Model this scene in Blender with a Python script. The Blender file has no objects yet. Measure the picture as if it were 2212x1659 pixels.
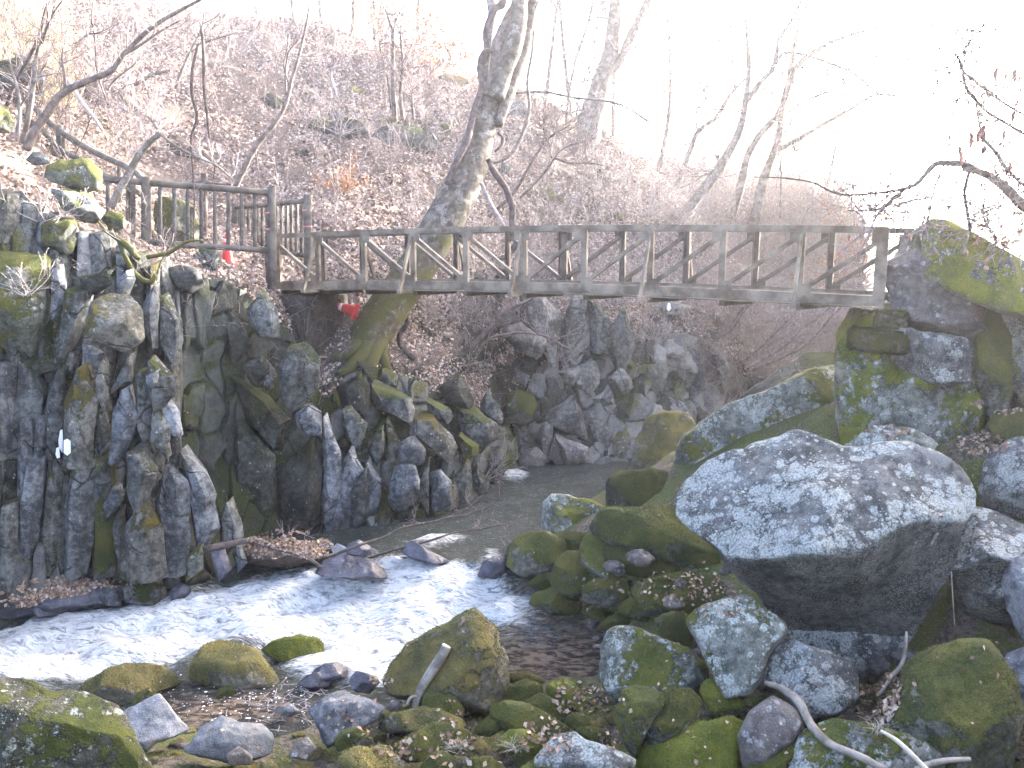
import bpy, bmesh, math, random
import numpy as np
from mathutils import Vector, Matrix

# ------------------------------------------------------------------ camera, sky, sun, exposure
SC = bpy.context.scene
COL = SC.collection
CAM_H, PITCH, FD = 6.0, math.radians(9.3), 1762.0       # FD: focal length in the 2212-wide picture units used by at()
cam_d = bpy.data.cameras.new('camera'); cam = bpy.data.objects.new('camera', cam_d); COL.objects.link(cam)
cam.location = (0, 0, CAM_H); cam.rotation_euler = (math.pi/2 - PITCH, 0, 0)
cam_d.sensor_width = 36.0; cam_d.lens = 36.0*FD/2212.0; cam_d.clip_start = 0.1; cam_d.clip_end = 2000
SC.camera = cam
SUN_EL, SUN_AZ = math.radians(16.5), math.radians(52)      # azimuth measured from straight ahead towards the right
world = bpy.data.worlds.new('World'); SC.world = world; world.use_nodes = True
wn = world.node_tree.nodes; wl = world.node_tree.links
sky = wn.new('ShaderNodeTexSky'); sky.sky_type = 'NISHITA'; sky.sun_disc = False
sky.sun_elevation = SUN_EL; sky.sun_rotation = SUN_AZ
sky.air_density = 0.4; sky.dust_density = 6.0; sky.ozone_density = 0.0; sky.altitude = 300
bg = wn['Background']; bg.inputs[1].default_value = 0.15
wl.new(sky.outputs[0], bg.inputs[0])
sd = bpy.data.lights.new('sun', 'SUN'); sd.energy = 5.0; sd.angle = math.radians(0.6); sd.color = (1.0, 0.95, 0.87)
sun = bpy.data.objects.new('sun', sd); COL.objects.link(sun)
S = Vector((math.sin(SUN_AZ)*math.cos(SUN_EL), math.cos(SUN_AZ)*math.cos(SUN_EL), math.sin(SUN_EL)))
sun.rotation_euler = S.to_track_quat('Z', 'Y').to_euler(); sun.location = (20, 20, 40)
vs = SC.view_settings
vs.view_transform = 'Standard'; vs.look = 'None'; vs.gamma = 1.0; vs.use_curve_mapping = False; vs.exposure = 4.35
SC.render.engine = 'CYCLES'
cy = SC.cycles
cy.use_denoising = True
try: cy.denoiser = 'OPENIMAGEDENOISE'
except Exception: pass
cy.max_bounces = 5; cy.diffuse_bounces = 3; cy.glossy_bounces = 2; cy.transmission_bounces = 2; cy.volume_bounces = 0
cy.transparent_max_bounces = 8; cy.caustics_reflective = False; cy.caustics_refractive = False

# ------------------------------------------------------------------ helpers
rng = np.random.default_rng(7); random.seed(7)
CT, ST = math.cos(PITCH), math.sin(PITCH)
def ray(u, v):
    a = (u-1106.0)/FD; b = (829.5-v)/FD
    return np.array([a, CT + b*ST, -ST + b*CT])
CAMP = np.array([0, 0, CAM_H])
def at(u, v, Y):
    d = ray(u, v); return CAMP + d*(Y/d[1])
def atz(u, v, z):
    d = ray(u, v); return CAMP + d*((z-CAM_H)/d[2])
def project(P):
    P = np.asarray(P, float); q = P - CAMP
    f = q[..., 1]*CT - q[..., 2]*ST; up = q[..., 1]*ST + q[..., 2]*CT
    return 1106.0 + FD*q[..., 0]/f, 829.5 - FD*up/f
CROP = {'0': (0, 0, 1), 'A': (0, 0, .337), 'B': (732, 0, .337), 'C': (1466.6, 0, .337), 'D': (0, 550.3, .337), 'E': (732, 550.3, .337),
        'F': (1466.6, 550.3, .337), 'G': (0, 1099.9, .337), 'H': (732, 1099.9, .337), 'I': (1466.6, 1099.9, .337)}
def cp(c, pts):
    x0, y0, k = CROP[c]; return [(x0+k*x, y0+k*y) for x, y in pts]

def _hash(ix, iy, iz, seed):
    h = (ix*374761393 + iy*668265263 + iz*2147483647 + seed*144665) & 0xffffffff
    h = ((h ^ (h >> 13))*1274126177) & 0xffffffff
    h = ((h ^ (h >> 16))*2246822519) & 0xffffffff
    return ((h ^ (h >> 15)) & 0xffffff)/float(0xffffff)*2-1
def vnoise(p, seed=0):
    p = np.asarray(p, float); i = np.floor(p).astype(np.int64); f = p-i; f = f*f*f*(f*(f*6-15)+10)
    r = 0
    for dx in (0, 1):
        wx = f[..., 0] if dx else 1-f[..., 0]
        for dy in (0, 1):
            wy = f[..., 1] if dy else 1-f[..., 1]
            for dz in (0, 1):
                wz = f[..., 2] if dz else 1-f[..., 2]
                r = r + wx*wy*wz*_hash(i[..., 0]+dx, i[..., 1]+dy, i[..., 2]+dz, seed)
    return r
def fbm(p, oct=4, seed=0, gain=.5):
    p = np.asarray(p, float); r = 0; a = 1
    for k in range(oct):
        r = r + a*vnoise(p*(2.03**k) + 17.3*k, seed+k); a *= gain
    return r

def link(o, parent=None):
    COL.objects.link(o)
    if parent is not None: o.parent = parent
    return o
def tag(o, label=None, cat=None, group=None, kind=None):
    for k, v in (('label', label), ('category', cat), ('group', group), ('kind', kind)):
        if v: o[k] = v
    return o
def empty(name, loc=(0, 0, 0)):
    o = bpy.data.objects.new(name, None); o.location = loc; o.empty_display_size = .3; return link(o)
def mesh_obj(name, V, F, mat, parent=None, smooth=True, loc=None):
    """V (n,3) world coordinates; F list of index tuples or int array (m,k)"""
    V = np.asarray(V, float)
    if parent is not None: off = np.array(parent.matrix_basis.translation)
    elif loc is not None: off = np.asarray(loc, float)
    else: off = np.array([V[:, 0].mean(), V[:, 1].mean(), V[:, 2].min()])
    if parent is not None and parent.parent is not None: off = off + np.array(parent.parent.matrix_basis.translation)
    me = bpy.data.meshes.new(name)
    W = V-off
    if isinstance(F, np.ndarray):
        k = F.shape[1]; n = len(F)
        me.vertices.add(len(W)); me.vertices.foreach_set('co', W.astype(np.float32).ravel())
        me.loops.add(n*k); me.loops.foreach_set('vertex_index', F.astype(np.int32).ravel())
        me.polygons.add(n); me.polygons.foreach_set('loop_start', np.arange(0, n*k, k, dtype=np.int32))
        me.update(calc_edges=True)
    else:
        me.from_pydata(W.tolist(), [], F); me.update()
    if smooth: me.polygons.foreach_set('use_smooth', np.ones(len(me.polygons), bool))
    me.materials.append(mat)
    o = bpy.data.objects.new(name, me)
    if parent is None: o.location = off
    return link(o, parent)

class MB:
    """collects simple solids into one mesh"""
    def __init__(s): s.V = []; s.F = []
    def add(s, V, F):
        n = len(s.V); s.V += [tuple(v) for v in V]; s.F += [tuple(i+n for i in f) for f in F]
    def bar(s, a, b, w, h, up=(0, 0, 1), ch=0.0):
        """box from a to b, w across, h along up"""
        a = np.asarray(a, float); b = np.asarray(b, float); d = b-a; d /= np.linalg.norm(d)
        up = np.asarray(up, float); x = np.cross(d, up); x /= np.linalg.norm(x); y = np.cross(x, d)
        c = min(w, h)*ch if ch else 0
        if c:
            prof = [(-w/2+c, -h/2), (w/2-c, -h/2), (w/2, -h/2+c), (w/2, h/2-c), (w/2-c, h/2), (-w/2+c, h/2), (-w/2, h/2-c), (-w/2, -h/2+c)]
        else: prof = [(-w/2, -h/2), (w/2, -h/2), (w/2, h/2), (-w/2, h/2)]
        n = len(prof)
        V = [p+x*i+y*j for p in (a, b) for i, j in prof]
        F = [tuple(range(n-1, -1, -1)), tuple(range(n, 2*n))] + [(i, (i+1) % n, n+(i+1) % n, n+i) for i in range(n)]
        s.add(V, F); return s
    def channel(s, a, b, w, h, t, up=(0, 0, 1), side=1):
        """C-section beam: web of height h, flanges of width w on the given side"""
        a = np.asarray(a, float); b = np.asarray(b, float); d = b-a; d /= np.linalg.norm(d)
        x = np.cross(d, up); x /= np.linalg.norm(x); x = x*side; y = np.cross(x, d)*side
        prof = [(0, -h/2), (w, -h/2), (w, -h/2+t), (t, -h/2+t), (t, h/2-t), (w, h/2-t), (w, h/2), (0, h/2)]
        n = 8; V = [p+x*i+y*j for p in (a, b) for i, j in prof]
        F = [(0, 1, 2, 3), (0, 3, 4, 7), (4, 5, 6, 7)]; F = F + [tuple(i+n for i in f[::-1]) for f in F]
        F += [(i, (i+1) % n, n+(i+1) % n, n+i) for i in range(n)]
        s.add(V, F); return s
    def build(s, name, mat, parent=None, smooth=False):
        return mesh_obj(name, np.array(s.V), s.F, mat, parent, smooth)

def catmull(pts, n=6):
    P = np.asarray(pts, float)
    if len(P) < 3: return P
    Q = np.vstack([2*P[0]-P[1], P, 2*P[-1]-P[-2]]); out = []
    t = np.linspace(0, 1, n, endpoint=False)[:, None]
    for i in range(1, len(Q)-2):
        a, b, c, d = Q[i-1], Q[i], Q[i+1], Q[i+2]
        out.append(.5*((2*b)+(-a+c)*t+(2*a-5*b+4*c-d)*t*t+(-a+3*b-3*c+d)*t**3))
    out.append(P[-1:]); return np.vstack(out)
def tube(pts, rad, sides=7, seed=0, rough=0.0):
    P = np.asarray(pts, float)[:, :3]; n = len(P); R = np.broadcast_to(np.asarray(rad, float), (n,)).copy()
    T = np.gradient(P, axis=0); T /= np.linalg.norm(T, axis=1)[:, None]+1e-9
    N = np.zeros_like(P); a = np.array([0, 0, 1.]) if abs(T[0, 2]) < .9 else np.array([1., 0, 0])
    x = np.cross(a, T[0]); x /= np.linalg.norm(x); N[0] = x
    for i in range(1, n):
        x = N[i-1]-T[i]*np.dot(N[i-1], T[i]); N[i] = x/(np.linalg.norm(x)+1e-9)
    B = np.cross(T, N); th = np.arange(sides)*2*math.pi/sides
    ring = P[:, None, :] + R[:, None, None]*(np.cos(th)[None, :, None]*N[:, None, :] + np.sin(th)[None, :, None]*B[:, None, :])
    if rough:
        d = ring-P[:, None, :]; ring = P[:, None, :] + d*(1+rough*fbm(ring*3.0/max(R.max(), .05)*.25, 3, seed))[..., None]
    V = ring.reshape(-1, 3)
    i = np.arange(n-1)[:, None]*sides; j = np.arange(sides)[None, :]; k = (np.arange(sides)+1) % sides
    F = np.stack([i+j, i+k[None, :], i+sides+k[None, :], i+sides+j], -1).reshape(-1, 4)
    V = np.vstack([V, P[:1], P[-1:]]); c0 = n*sides
    cap0 = [(c0, k[q], q, q) for q in range(sides)]
    cap1 = [(c0+1, (n-1)*sides+q, (n-1)*sides+k[q], (n-1)*sides+k[q]) for q in range(sides)]
    return V, F, [c[:3] for c in cap0]+[c[:3] for c in cap1]
class TB:
    """collects tubes into one mesh"""
    def __init__(s): s.V = []; s.F = []; s.T = []; s.n = 0
    def tube(s, pts, rad, sides=6, seed=0, rough=0.0):
        V, F, C = tube(pts, rad, sides, seed, rough)
        s.V.append(V); s.F.append(F+s.n); s.T += [tuple(int(i)+s.n for i in c) for c in C]; s.n += len(V); return s
    def build(s, name, mat, parent=None):
        F = [tuple(f) for f in np.vstack(s.F).tolist()] + s.T
        return mesh_obj(name, np.vstack(s.V), F, mat, parent)
def upts(c, pts, Y):
    """picture points (u, v[, Y]) -> world polyline"""
    out = []
    x0, y0, k = CROP[c]
    for p in pts:
        out.append(at(x0+k*p[0], y0+k*p[1], p[2] if len(p) > 2 else Y))
    return np.array(out)
def grow(TBo, start, d, L, r, level, r_min=.003, seed=0, spread=.7, up=.15, kids=(3, 5), seg=6, leafpts=None):
    """random bare branch with side twigs"""
    g = random.Random(seed); p = np.array(start, float); d = np.array(d, float); d /= np.linalg.norm(d)
    pts = [p.copy()]; step = L/seg
    for i in range(seg):
        d = d + np.array([g.uniform(-1, 1), g.uniform(-1, 1), g.uniform(-1, 1)])*.23 + np.array([0, 0, up*.3]); d /= np.linalg.norm(d)
        p = p+d*step; pts.append(p.copy())
    P = np.array(pts); R = np.linspace(r, max(r*.3, r_min), len(P))
    TBo.tube(P, R, 5 if r > .012 else (4 if r > .006 else 3))
    if leafpts is not None and level <= 1: leafpts.extend([P[k] for k in range(2, len(P))])
    if level > 0:
        for k in range(g.randint(*kids)):
            t = g.uniform(.2, .95); i = min(int(t*seg), seg-1); q = P[i]+(P[i+1]-P[i])*(t*seg-i)
            dd = (P[i+1]-P[i]); dd /= np.linalg.norm(dd)
            a = np.array([g.gauss(0, 1), g.gauss(0, 1), g.gauss(0, 1)]); a -= dd*np.dot(a, dd); a /= np.linalg.norm(a)+1e-9
            grow(TBo, q, dd+a*spread*g.uniform(.7, 1.3), L*g.uniform(.35, .62), max(R[i]*.6, r_min), level-1, r_min, g.random(), spread, up, kids, max(3, seg-1), leafpts)

# ------------------------------------------------------------------ materials
class M_:
    def __init__(s, name):
        s.m = bpy.data.materials.new(name); s.m.use_nodes = True; s.t = s.m.node_tree; s.n = s.t.nodes; s.l = s.t.links
        s.p = s.n['Principled BSDF']; s.pos = s.n.new('ShaderNodeNewGeometry')
    def put(s, sock, v):
        if v is None: return
        if hasattr(v, 'is_output') or isinstance(v, bpy.types.NodeSocket): s.l.new(v, sock)
        else: sock.default_value = v
    def noise(s, scale, detail=5, rough=.55, vec=None, dist=0.0, stretch=None, out=0):
        t = s.n.new('ShaderNodeTexNoise'); t.inputs['Scale'].default_value = scale; t.inputs['Detail'].default_value = detail
        t.inputs['Roughness'].default_value = rough; t.inputs['Distortion'].default_value = dist
        v = vec or s.pos.outputs['Position']
        if stretch:
            mp = s.n.new('ShaderNodeMapping'); s.l.new(v, mp.inputs[0]); mp.inputs['Scale'].default_value = stretch[:3]
            if len(stretch) > 3: mp.inputs['Rotation'].default_value = (0, 0, stretch[3])
            v = mp.outputs[0]
        s.l.new(v, t.inputs['Vector']); return t.outputs[out]
    def voro(s, scale, feature='F1', vec=None, rnd=1.0, out=0):
        t = s.n.new('ShaderNodeTexVoronoi'); t.feature = feature; t.inputs['Scale'].default_value = scale; t.inputs['Randomness'].default_value = rnd
        s.l.new(vec or s.pos.outputs['Position'], t.inputs['Vector']); return t.outputs[out]
    def math(s, op, a, b=None, c=None, clamp=False):
        t = s.n.new('ShaderNodeMath'); t.operation = op; t.use_clamp = clamp
        s.put(t.inputs[0], a); s.put(t.inputs[1], b); s.put(t.inputs[2], c); return t.outputs[0]
    def rng(s, v, a, b, c=0.0, d=1.0, smooth=True):
        t = s.n.new('ShaderNodeMapRange'); t.interpolation_type = 'SMOOTHSTEP' if smooth else 'LINEAR'; s.put(t.inputs[0], v)
        for i, x in zip((1, 2, 3, 4), (a, b, c, d)): t.inputs[i].default_value = x
        return t.outputs[0]
    def mix(s, f, a, b, mode='MIX'):
        t = s.n.new('ShaderNodeMix'); t.data_type = 'RGBA'; t.blend_type = mode
        s.put(t.inputs[0], f)
        for sock, v in ((t.inputs[6], a), (t.inputs[7], b)):
            s.put(sock, v if not isinstance(v, (tuple, list)) else (*v, 1) if len(v) == 3 else v)
        return t.outputs[2]
    def nz(s):
        t = s.n.new('ShaderNodeSeparateXYZ'); s.l.new(s.pos.outputs['Normal'], t.inputs[0]); return t.outputs[2]
    def attr(s, name, out=2):
        t = s.n.new('ShaderNodeAttribute'); t.attribute_name = name; return t.outputs[out]
    def bump(s, h, strength, dist=.02, normal=None):
        t = s.n.new('ShaderNodeBump'); t.inputs['Strength'].default_value = strength; t.inputs['Distance'].default_value = dist
        s.put(t.inputs['Height'], h)
        if normal: s.l.new(normal, t.inputs['Normal'])
        return t.outputs[0]
    def done(s, col=None, rough=.85, normal=None, spec=.3, **kw):
        if col is not None: s.put(s.p.inputs['Base Color'], col if not isinstance(col, (tuple, list)) else (*col, 1))
        s.put(s.p.inputs['Roughness'], rough); s.p.inputs['Specular IOR Level'].default_value = spec
        if normal: s.l.new(normal, s.p.inputs['Normal'])
        for k, v in kw.items(): s.put(s.p.inputs[k], v)
        return s.m

def rock_mat(name, dark, light, moss=(.055, .075, .018), moss_b=-.5, moss_nz=1.0, lichen=0.0, lichen_col=(.47, .49, .46), moss_scale=1.3, wet=0.0, tint=None, tint_b=.6, fine=1.0, crack=0):
    """weathered stone; moss_b: moss bias (-1 none, 0 half, 1 all), lichen: coverage 0..1"""
    m = M_(name)
    n1 = m.noise(1.6*fine, 6, .62); n2 = m.noise(9*fine, 6, .6); n3 = m.noise(60, 3, .6)
    k = m.math('ADD', m.math('MULTIPLY', n1, .55), m.math('MULTIPLY', n2, .45))
    col = m.mix(m.rng(k, .40, .62), dark, light)
    n4 = m.noise(24, 7, .75); n5 = m.noise(5, 6, .7, dist=.6)
    col = m.mix(m.rng(n4, .50, .68, 0, .4), col, (light[0]*1.35, light[1]*1.35, light[2]*1.33))
    col = m.mix(m.rng(n5, .50, .66, 0, .7), col, (dark[0]*.6, dark[1]*.6, dark[2]*.6))
    if tint:
        col = m.mix(m.rng(m.noise(.9, 4, .6), tint_b, tint_b+.14), col, tint)
    col = m.mix(m.rng(n3, .35, .75, 0, .55), col, (dark[0]*.55, dark[1]*.55, dark[2]*.55))
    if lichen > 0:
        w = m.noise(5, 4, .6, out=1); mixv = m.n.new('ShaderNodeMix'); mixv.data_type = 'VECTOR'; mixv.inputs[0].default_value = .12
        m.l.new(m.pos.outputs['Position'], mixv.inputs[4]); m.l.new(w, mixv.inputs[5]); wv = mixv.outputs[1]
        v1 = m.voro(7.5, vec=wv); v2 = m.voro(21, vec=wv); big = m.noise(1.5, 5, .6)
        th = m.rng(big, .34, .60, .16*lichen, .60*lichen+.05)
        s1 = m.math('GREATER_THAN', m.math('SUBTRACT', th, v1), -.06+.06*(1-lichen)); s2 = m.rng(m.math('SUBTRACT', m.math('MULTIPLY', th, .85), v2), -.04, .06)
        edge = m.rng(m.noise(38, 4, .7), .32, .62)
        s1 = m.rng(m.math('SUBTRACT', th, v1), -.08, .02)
        lm = m.math('MULTIPLY', m.math('MULTIPLY', m.math('MAXIMUM', s1, s2), edge, clamp=True), m.rng(m.nz(), -.25, .15))  # lichen; leaving downward faces bare also paints shade into the undersides
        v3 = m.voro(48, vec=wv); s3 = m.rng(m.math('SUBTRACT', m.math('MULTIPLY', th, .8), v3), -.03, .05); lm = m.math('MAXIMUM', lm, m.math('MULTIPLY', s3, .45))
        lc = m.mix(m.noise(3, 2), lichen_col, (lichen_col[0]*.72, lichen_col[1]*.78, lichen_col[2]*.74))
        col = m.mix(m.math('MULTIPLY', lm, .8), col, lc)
    mn = m.noise(moss_scale, 6, .66); mn2 = m.noise(14, 4, .65)
    mm = m.math('ADD', m.math('MULTIPLY', m.math('SUBTRACT', mn, .5), 3.0), m.math('MULTIPLY', m.math('SUBTRACT', mn2, .5), 1.2))
    mm = m.math('ADD', m.math('ADD', mm, m.math('MULTIPLY', m.math('SUBTRACT', m.nz(), .35), moss_nz)), moss_b)
    mask = m.rng(mm, -.04, .14)
    mv = m.noise(2.2, 4, .6); mf = m.noise(95, 3, .7); mf2 = m.noise(32, 3, .65)
    mc = m.mix(m.rng(mv, .36, .64), moss, (moss[0]*2.1, moss[1]*1.75, moss[2]*1.3))
    mc = m.mix(m.rng(mf, .34, .62, 0, .62), mc, (moss[0]*.35, moss[1]*.4, moss[2]*.4))
    mc = m.mix(m.rng(mf2, .52, .74, 0, .5), mc, (moss[0]*2.6, moss[1]*2.2, moss[2]*1.6))
    col = m.mix(mask, col, mc)
    h = m.math('ADD', m.math('MULTIPLY', n2, 1.0), m.math('MULTIPLY', n3, .3))
    h = m.math('ADD', h, m.math('MULTIPLY', m.math('MULTIPLY', mask, m.math('ADD', mf, mf2)), 1.1))
    h = m.math('ADD', h, m.math('MULTIPLY', mask, .7))
    if crack:
        wv2 = m.n.new('ShaderNodeMix'); wv2.data_type = 'VECTOR'; wv2.inputs[0].default_value = .22; m.l.new(m.pos.outputs['Position'], wv2.inputs[4]); m.l.new(m.noise(1.7, 4, .6, out=1), wv2.inputs[5])
        ce = m.voro(crack, 'DISTANCE_TO_EDGE', vec=wv2.outputs[1]); cm = m.math('MULTIPLY', m.rng(ce, .0, .022, 1, 0), m.rng(m.noise(.8, 2), .44, .56)); cm = m.math('MULTIPLY', cm, m.math('SUBTRACT', 1.0, m.math('MULTIPLY', mask, .8)))
        col = m.mix(m.math('MULTIPLY', cm, .75), col, (dark[0]*.3, dark[1]*.3, dark[2]*.3)); h = m.math('SUBTRACT', h, m.math('MULTIPLY', cm, 1.2))
    oi = m.n.new('ShaderNodeObjectInfo'); fac = m.rng(oi.outputs['Random'], 0, 1, .72, 1.2, smooth=False)
    hs = m.n.new('ShaderNodeHueSaturation'); m.l.new(fac, hs.inputs['Value']); m.l.new(col, hs.inputs['Color']); col = hs.outputs[0]
    b = m.bump(h, .8, .04)
    r = .88 if not wet else .88-.6*wet
    return m.done(col, m.mix(mask, (r, r, r), (.97, .97, .97)) if wet else .92, b, .25 if not wet else .5)

MAT = {}
MAT['grey'] = rock_mat('grey basalt', (.07, .075, .085), (.24, .25, .265), moss_b=-1.0, lichen=.25)
MAT['bluegrey'] = rock_mat('bluish smooth stone', (.14, .15, .16), (.27, .28, .295), moss_b=-1.6, lichen=.05)
MAT['cliff'] = rock_mat('cliff basalt', (.028, .031, .029), (.17, .178, .175), moss=(.04, .054, .017), moss_b=-.15, moss_nz=.6, lichen=.1, moss_scale=.8, crack=1.3)
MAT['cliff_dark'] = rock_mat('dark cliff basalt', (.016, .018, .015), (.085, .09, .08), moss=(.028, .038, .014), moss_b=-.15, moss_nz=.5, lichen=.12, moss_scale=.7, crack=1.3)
MAT['cliff_blue'] = rock_mat('pale blue basalt', (.04, .044, .048), (.23, .245, .26), moss_b=-.75, lichen=.08, crack=1.3)
MAT['ochre'] = rock_mat('ochre mossy basalt', (.035, .036, .03), (.19, .185, .165), moss=(.075, .07, .017), moss_b=-.1, moss_nz=.5, lichen=.2, crack=1.3)
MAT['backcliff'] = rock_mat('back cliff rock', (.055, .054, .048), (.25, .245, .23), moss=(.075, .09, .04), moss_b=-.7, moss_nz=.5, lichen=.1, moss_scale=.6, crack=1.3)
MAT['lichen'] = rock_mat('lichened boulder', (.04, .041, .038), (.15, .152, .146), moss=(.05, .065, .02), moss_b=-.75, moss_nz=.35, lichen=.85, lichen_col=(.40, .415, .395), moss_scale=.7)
MAT['lichenmoss'] = rock_mat('lichened mossy boulder', (.07, .075, .06), (.22, .22, .19), moss=(.09, .105, .026), moss_b=-.15, moss_nz=.5, lichen=.75)
MAT['moss'] = rock_mat('mossy boulder', (.05, .055, .04), (.17, .17, .14), moss=(.07, .08, .025), moss_b=.3, moss_nz=.9, lichen=.35)
MAT['corner'] = rock_mat('dark lichened boulder', (.018, .02, .015), (.085, .085, .07), moss=(.045, .06, .014), moss_b=-.1, moss_nz=.3, lichen=.5, lichen_col=(.44, .47, .42))
MAT['mossdark'] = rock_mat('dark mossy boulder', (.035, .04, .03), (.13, .13, .11), moss=(.055, .064, .02), moss_b=.4, moss_nz=.6, lichen=.12)
MAT['mossbright'] = rock_mat('bright green mossy stone', (.06, .065, .045), (.2, .2, .16), moss=(.10, .117, .024), moss_b=.65, moss_nz=.8)
MAT['mosstan'] = rock_mat('olive tan stone', (.07, .065, .045), (.22, .20, .15), moss=(.105, .10, .042), moss_b=.15, moss_nz=.5, lichen=.25)
MAT['wet'] = rock_mat('wet dark stone', (.025, .025, .035), (.11, .11, .14), moss_b=-1.1, wet=1.0)
MAT['purple'] = rock_mat('purple grey stone', (.09, .08, .072), (.20, .183, .168), moss_b=-1.1, lichen=.35, lichen_col=(.42, .42, .46))
MAT['mossgreywall'] = rock_mat('green mossy wall rock', (.06, .065, .05), (.2, .2, .17), moss=(.10, .118, .024), moss_b=.2, moss_nz=.25, lichen=.6, moss_scale=.9)

def simple(name, c1, c2, scale=8, rough=.8, bump=.3, bscale=30, stretch=None, spec=.3, **kw):
    m = M_(name); n = m.noise(scale, 5, .6, stretch=stretch); n2 = m.noise(bscale, 4, .6, stretch=stretch)
    return m.done(m.mix(m.rng(n, .34, .66), c1, c2), rough, m.bump(n2, bump, .02), spec, **kw)
MAT['earth'] = simple('leafy earth', (.05, .036, .028), (.15, .115, .09), 2.5, .95, .8, 25)
MAT['gravel'] = simple('damp gravel', (.035, .03, .026), (.13, .115, .10), 9, .85, .9, 40)
def bark_mat(name, c1, c2, moss=None, mb=-.3, pale=None):
    m = M_(name); n = m.noise(7, 6, .62); n2 = m.noise(28, 4, .6, stretch=(1, 1, .3)); col = m.mix(m.rng(n, .34, .66), c1, c2)
    if pale: col = m.mix(m.math('MULTIPLY', m.rng(m.noise(4.5, 3, .5), .52, .62), m.rng(m.noise(30, 3, .6), .38, .55)), col, pale)
    if moss:
        mm = m.math('ADD', m.math('MULTIPLY', m.math('SUBTRACT', m.noise(1.6, 5, .65), .5), 3.2), mb)
        z = m.n.new('ShaderNodeSeparateXYZ'); m.l.new(m.pos.outputs['Position'], z.inputs[0])
        mm = m.math('ADD', mm, m.rng(z.outputs[2], 4.5, 9.5, .75, -.7))
        col = m.mix(m.rng(mm, -.1, .5), col, m.mix(m.noise(30, 3), moss, (moss[0]*2, moss[1]*1.8, moss[2]*1.6)))
    return m.done(col, .9, m.bump(n2, .6, .02), .2)
MAT['beech'] = bark_mat('pale mossy bark', (.042, .036, .029), (.115, .10, .083), moss=(.05, .053, .02), mb=-.35, pale=(.19, .18, .165))
MAT['bark'] = bark_mat('brown bark', (.075, .06, .052), (.19, .155, .135))
MAT['barkgrey'] = bark_mat('grey bark', (.085, .073, .062), (.18, .16, .14), pale=(.24, .23, .21))
MAT['barkdark'] = bark_mat('dark bark', (.045, .035, .032), (.12, .095, .085))
MAT['vine'] = bark_mat('dark vine bark', (.04, .032, .03), (.11, .085, .08))
MAT['drift'] = simple('bleached driftwood', (.12, .105, .088), (.29, .26, .22), 6, .8, .6, 20, stretch=(1, 1, 1))
MAT['driftpale'] = simple('pale peeled stick', (.40, .36, .28), (.60, .55, .45), 8, .75, .3, 30)
MAT['cutwood'] = simple('fresh cut wood', (.55, .47, .36), (.68, .6, .48), 20, .7, .2, 40)
MAT['twig'] = bark_mat('bare twig', (.13, .105, .105), (.27, .225, .22))
MAT['twigpale'] = bark_mat('pale dry twig', (.22, .19, .185), (.40, .36, .35))
MAT['mossroot'] = bark_mat('mossy root', (.05, .045, .03), (.13, .12, .08), moss=(.045, .047, .015), mb=.1)
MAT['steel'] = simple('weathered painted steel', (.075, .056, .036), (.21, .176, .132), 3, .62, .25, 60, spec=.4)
MAT['steelshade'] = simple('shaded brown steel', (.07, .056, .041), (.135, .112, .086), 5, .65, .25, 60, spec=.4)  # far truss and beams: same steel with shade put into the colour
MAT['deck'] = simple('weathered deck plank', (.10, .085, .075), (.22, .195, .175), 4, .85, .5, 30, stretch=(1, 6, 1))
MAT['log'] = simple('grey imitation log rail', (.055, .049, .041), (.13, .117, .10), 4, .8, .4, 30)
MAT['logmoss'] = rock_mat('mossy log baluster', (.075, .072, .07), (.17, .165, .155), moss=(.06, .07, .02), moss_b=-.35, moss_nz=0, moss_scale=2)
MAT['concrete'] = rock_mat('stained dark concrete', (.032, .028, .024), (.105, .09, .078), moss=(.035, .045, .016), moss_b=-.45, moss_nz=0)
MAT['conmoss'] = rock_mat('mossy concrete cap', (.05, .045, .03), (.14, .13, .10), moss=(.045, .05, .016), moss_b=.35, moss_nz=.5)
MAT['red'] = simple('red plastic', (.62, .035, .035), (.75, .06, .055), 3, .45, .05, 40, spec=.5)
MAT['white'] = simple('white reflective band', (.72, .72, .72), (.82, .82, .82), 4, .5, .05, 40)
MAT['pinktape'] = simple('faded red marking tape', (.42, .14, .15), (.55, .22, .23), 6, .5, .1, 30)
def leaf_mat(name, cols, rough=.75):
    m = M_(name); r = m.pos.outputs['Random Per Island']; t = m.n.new('ShaderNodeValToRGB'); m.l.new(r, t.inputs[0]); e = t.color_ramp
    e.interpolation = 'CONSTANT'
    while len(e.elements) < len(cols): e.elements.new(.5)
    for i, c in enumerate(cols): e.elements[i].position = i/len(cols); e.elements[i].color = (*c, 1)
    return m.done(t.outputs[0], rough, None, .25)
MAT['leaf'] = leaf_mat('dry fallen leaves', [(.34, .265, .215), (.22, .155, .12), (.47, .39, .33), (.15, .10, .078), (.40, .315, .255), (.28, .20, .155), (.55, .475, .41), (.20, .138, .108)])
MAT['leafbrown'] = leaf_mat('brown fallen leaves', [(.23, .155, .11), (.31, .235, .175), (.15, .095, .068), (.38, .31, .25), (.19, .12, .085)])
MAT['leafrust'] = leaf_mat('rust coloured leaves', [(.36, .17, .08), (.28, .115, .05), (.42, .24, .13), (.33, .2, .12)])
MAT['leafred'] = leaf_mat('hanging dead leaves', [(.30, .13, .09), (.36, .17, .11), (.22, .10, .08), (.42, .23, .14)])
MAT['straw'] = leaf_mat('dry straw grass', [(.42, .33, .15), (.52, .43, .22), (.34, .26, .11), (.58, .50, .30)])
MAT['greygrass'] = leaf_mat('dry grey grass', [(.36, .33, .28), (.44, .41, .35), (.28, .25, .2)])
MAT['foam'] = simple('foam fleck', (.78, .8, .8), (.9, .9, .9), 10, .7, .1, 30)
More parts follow.
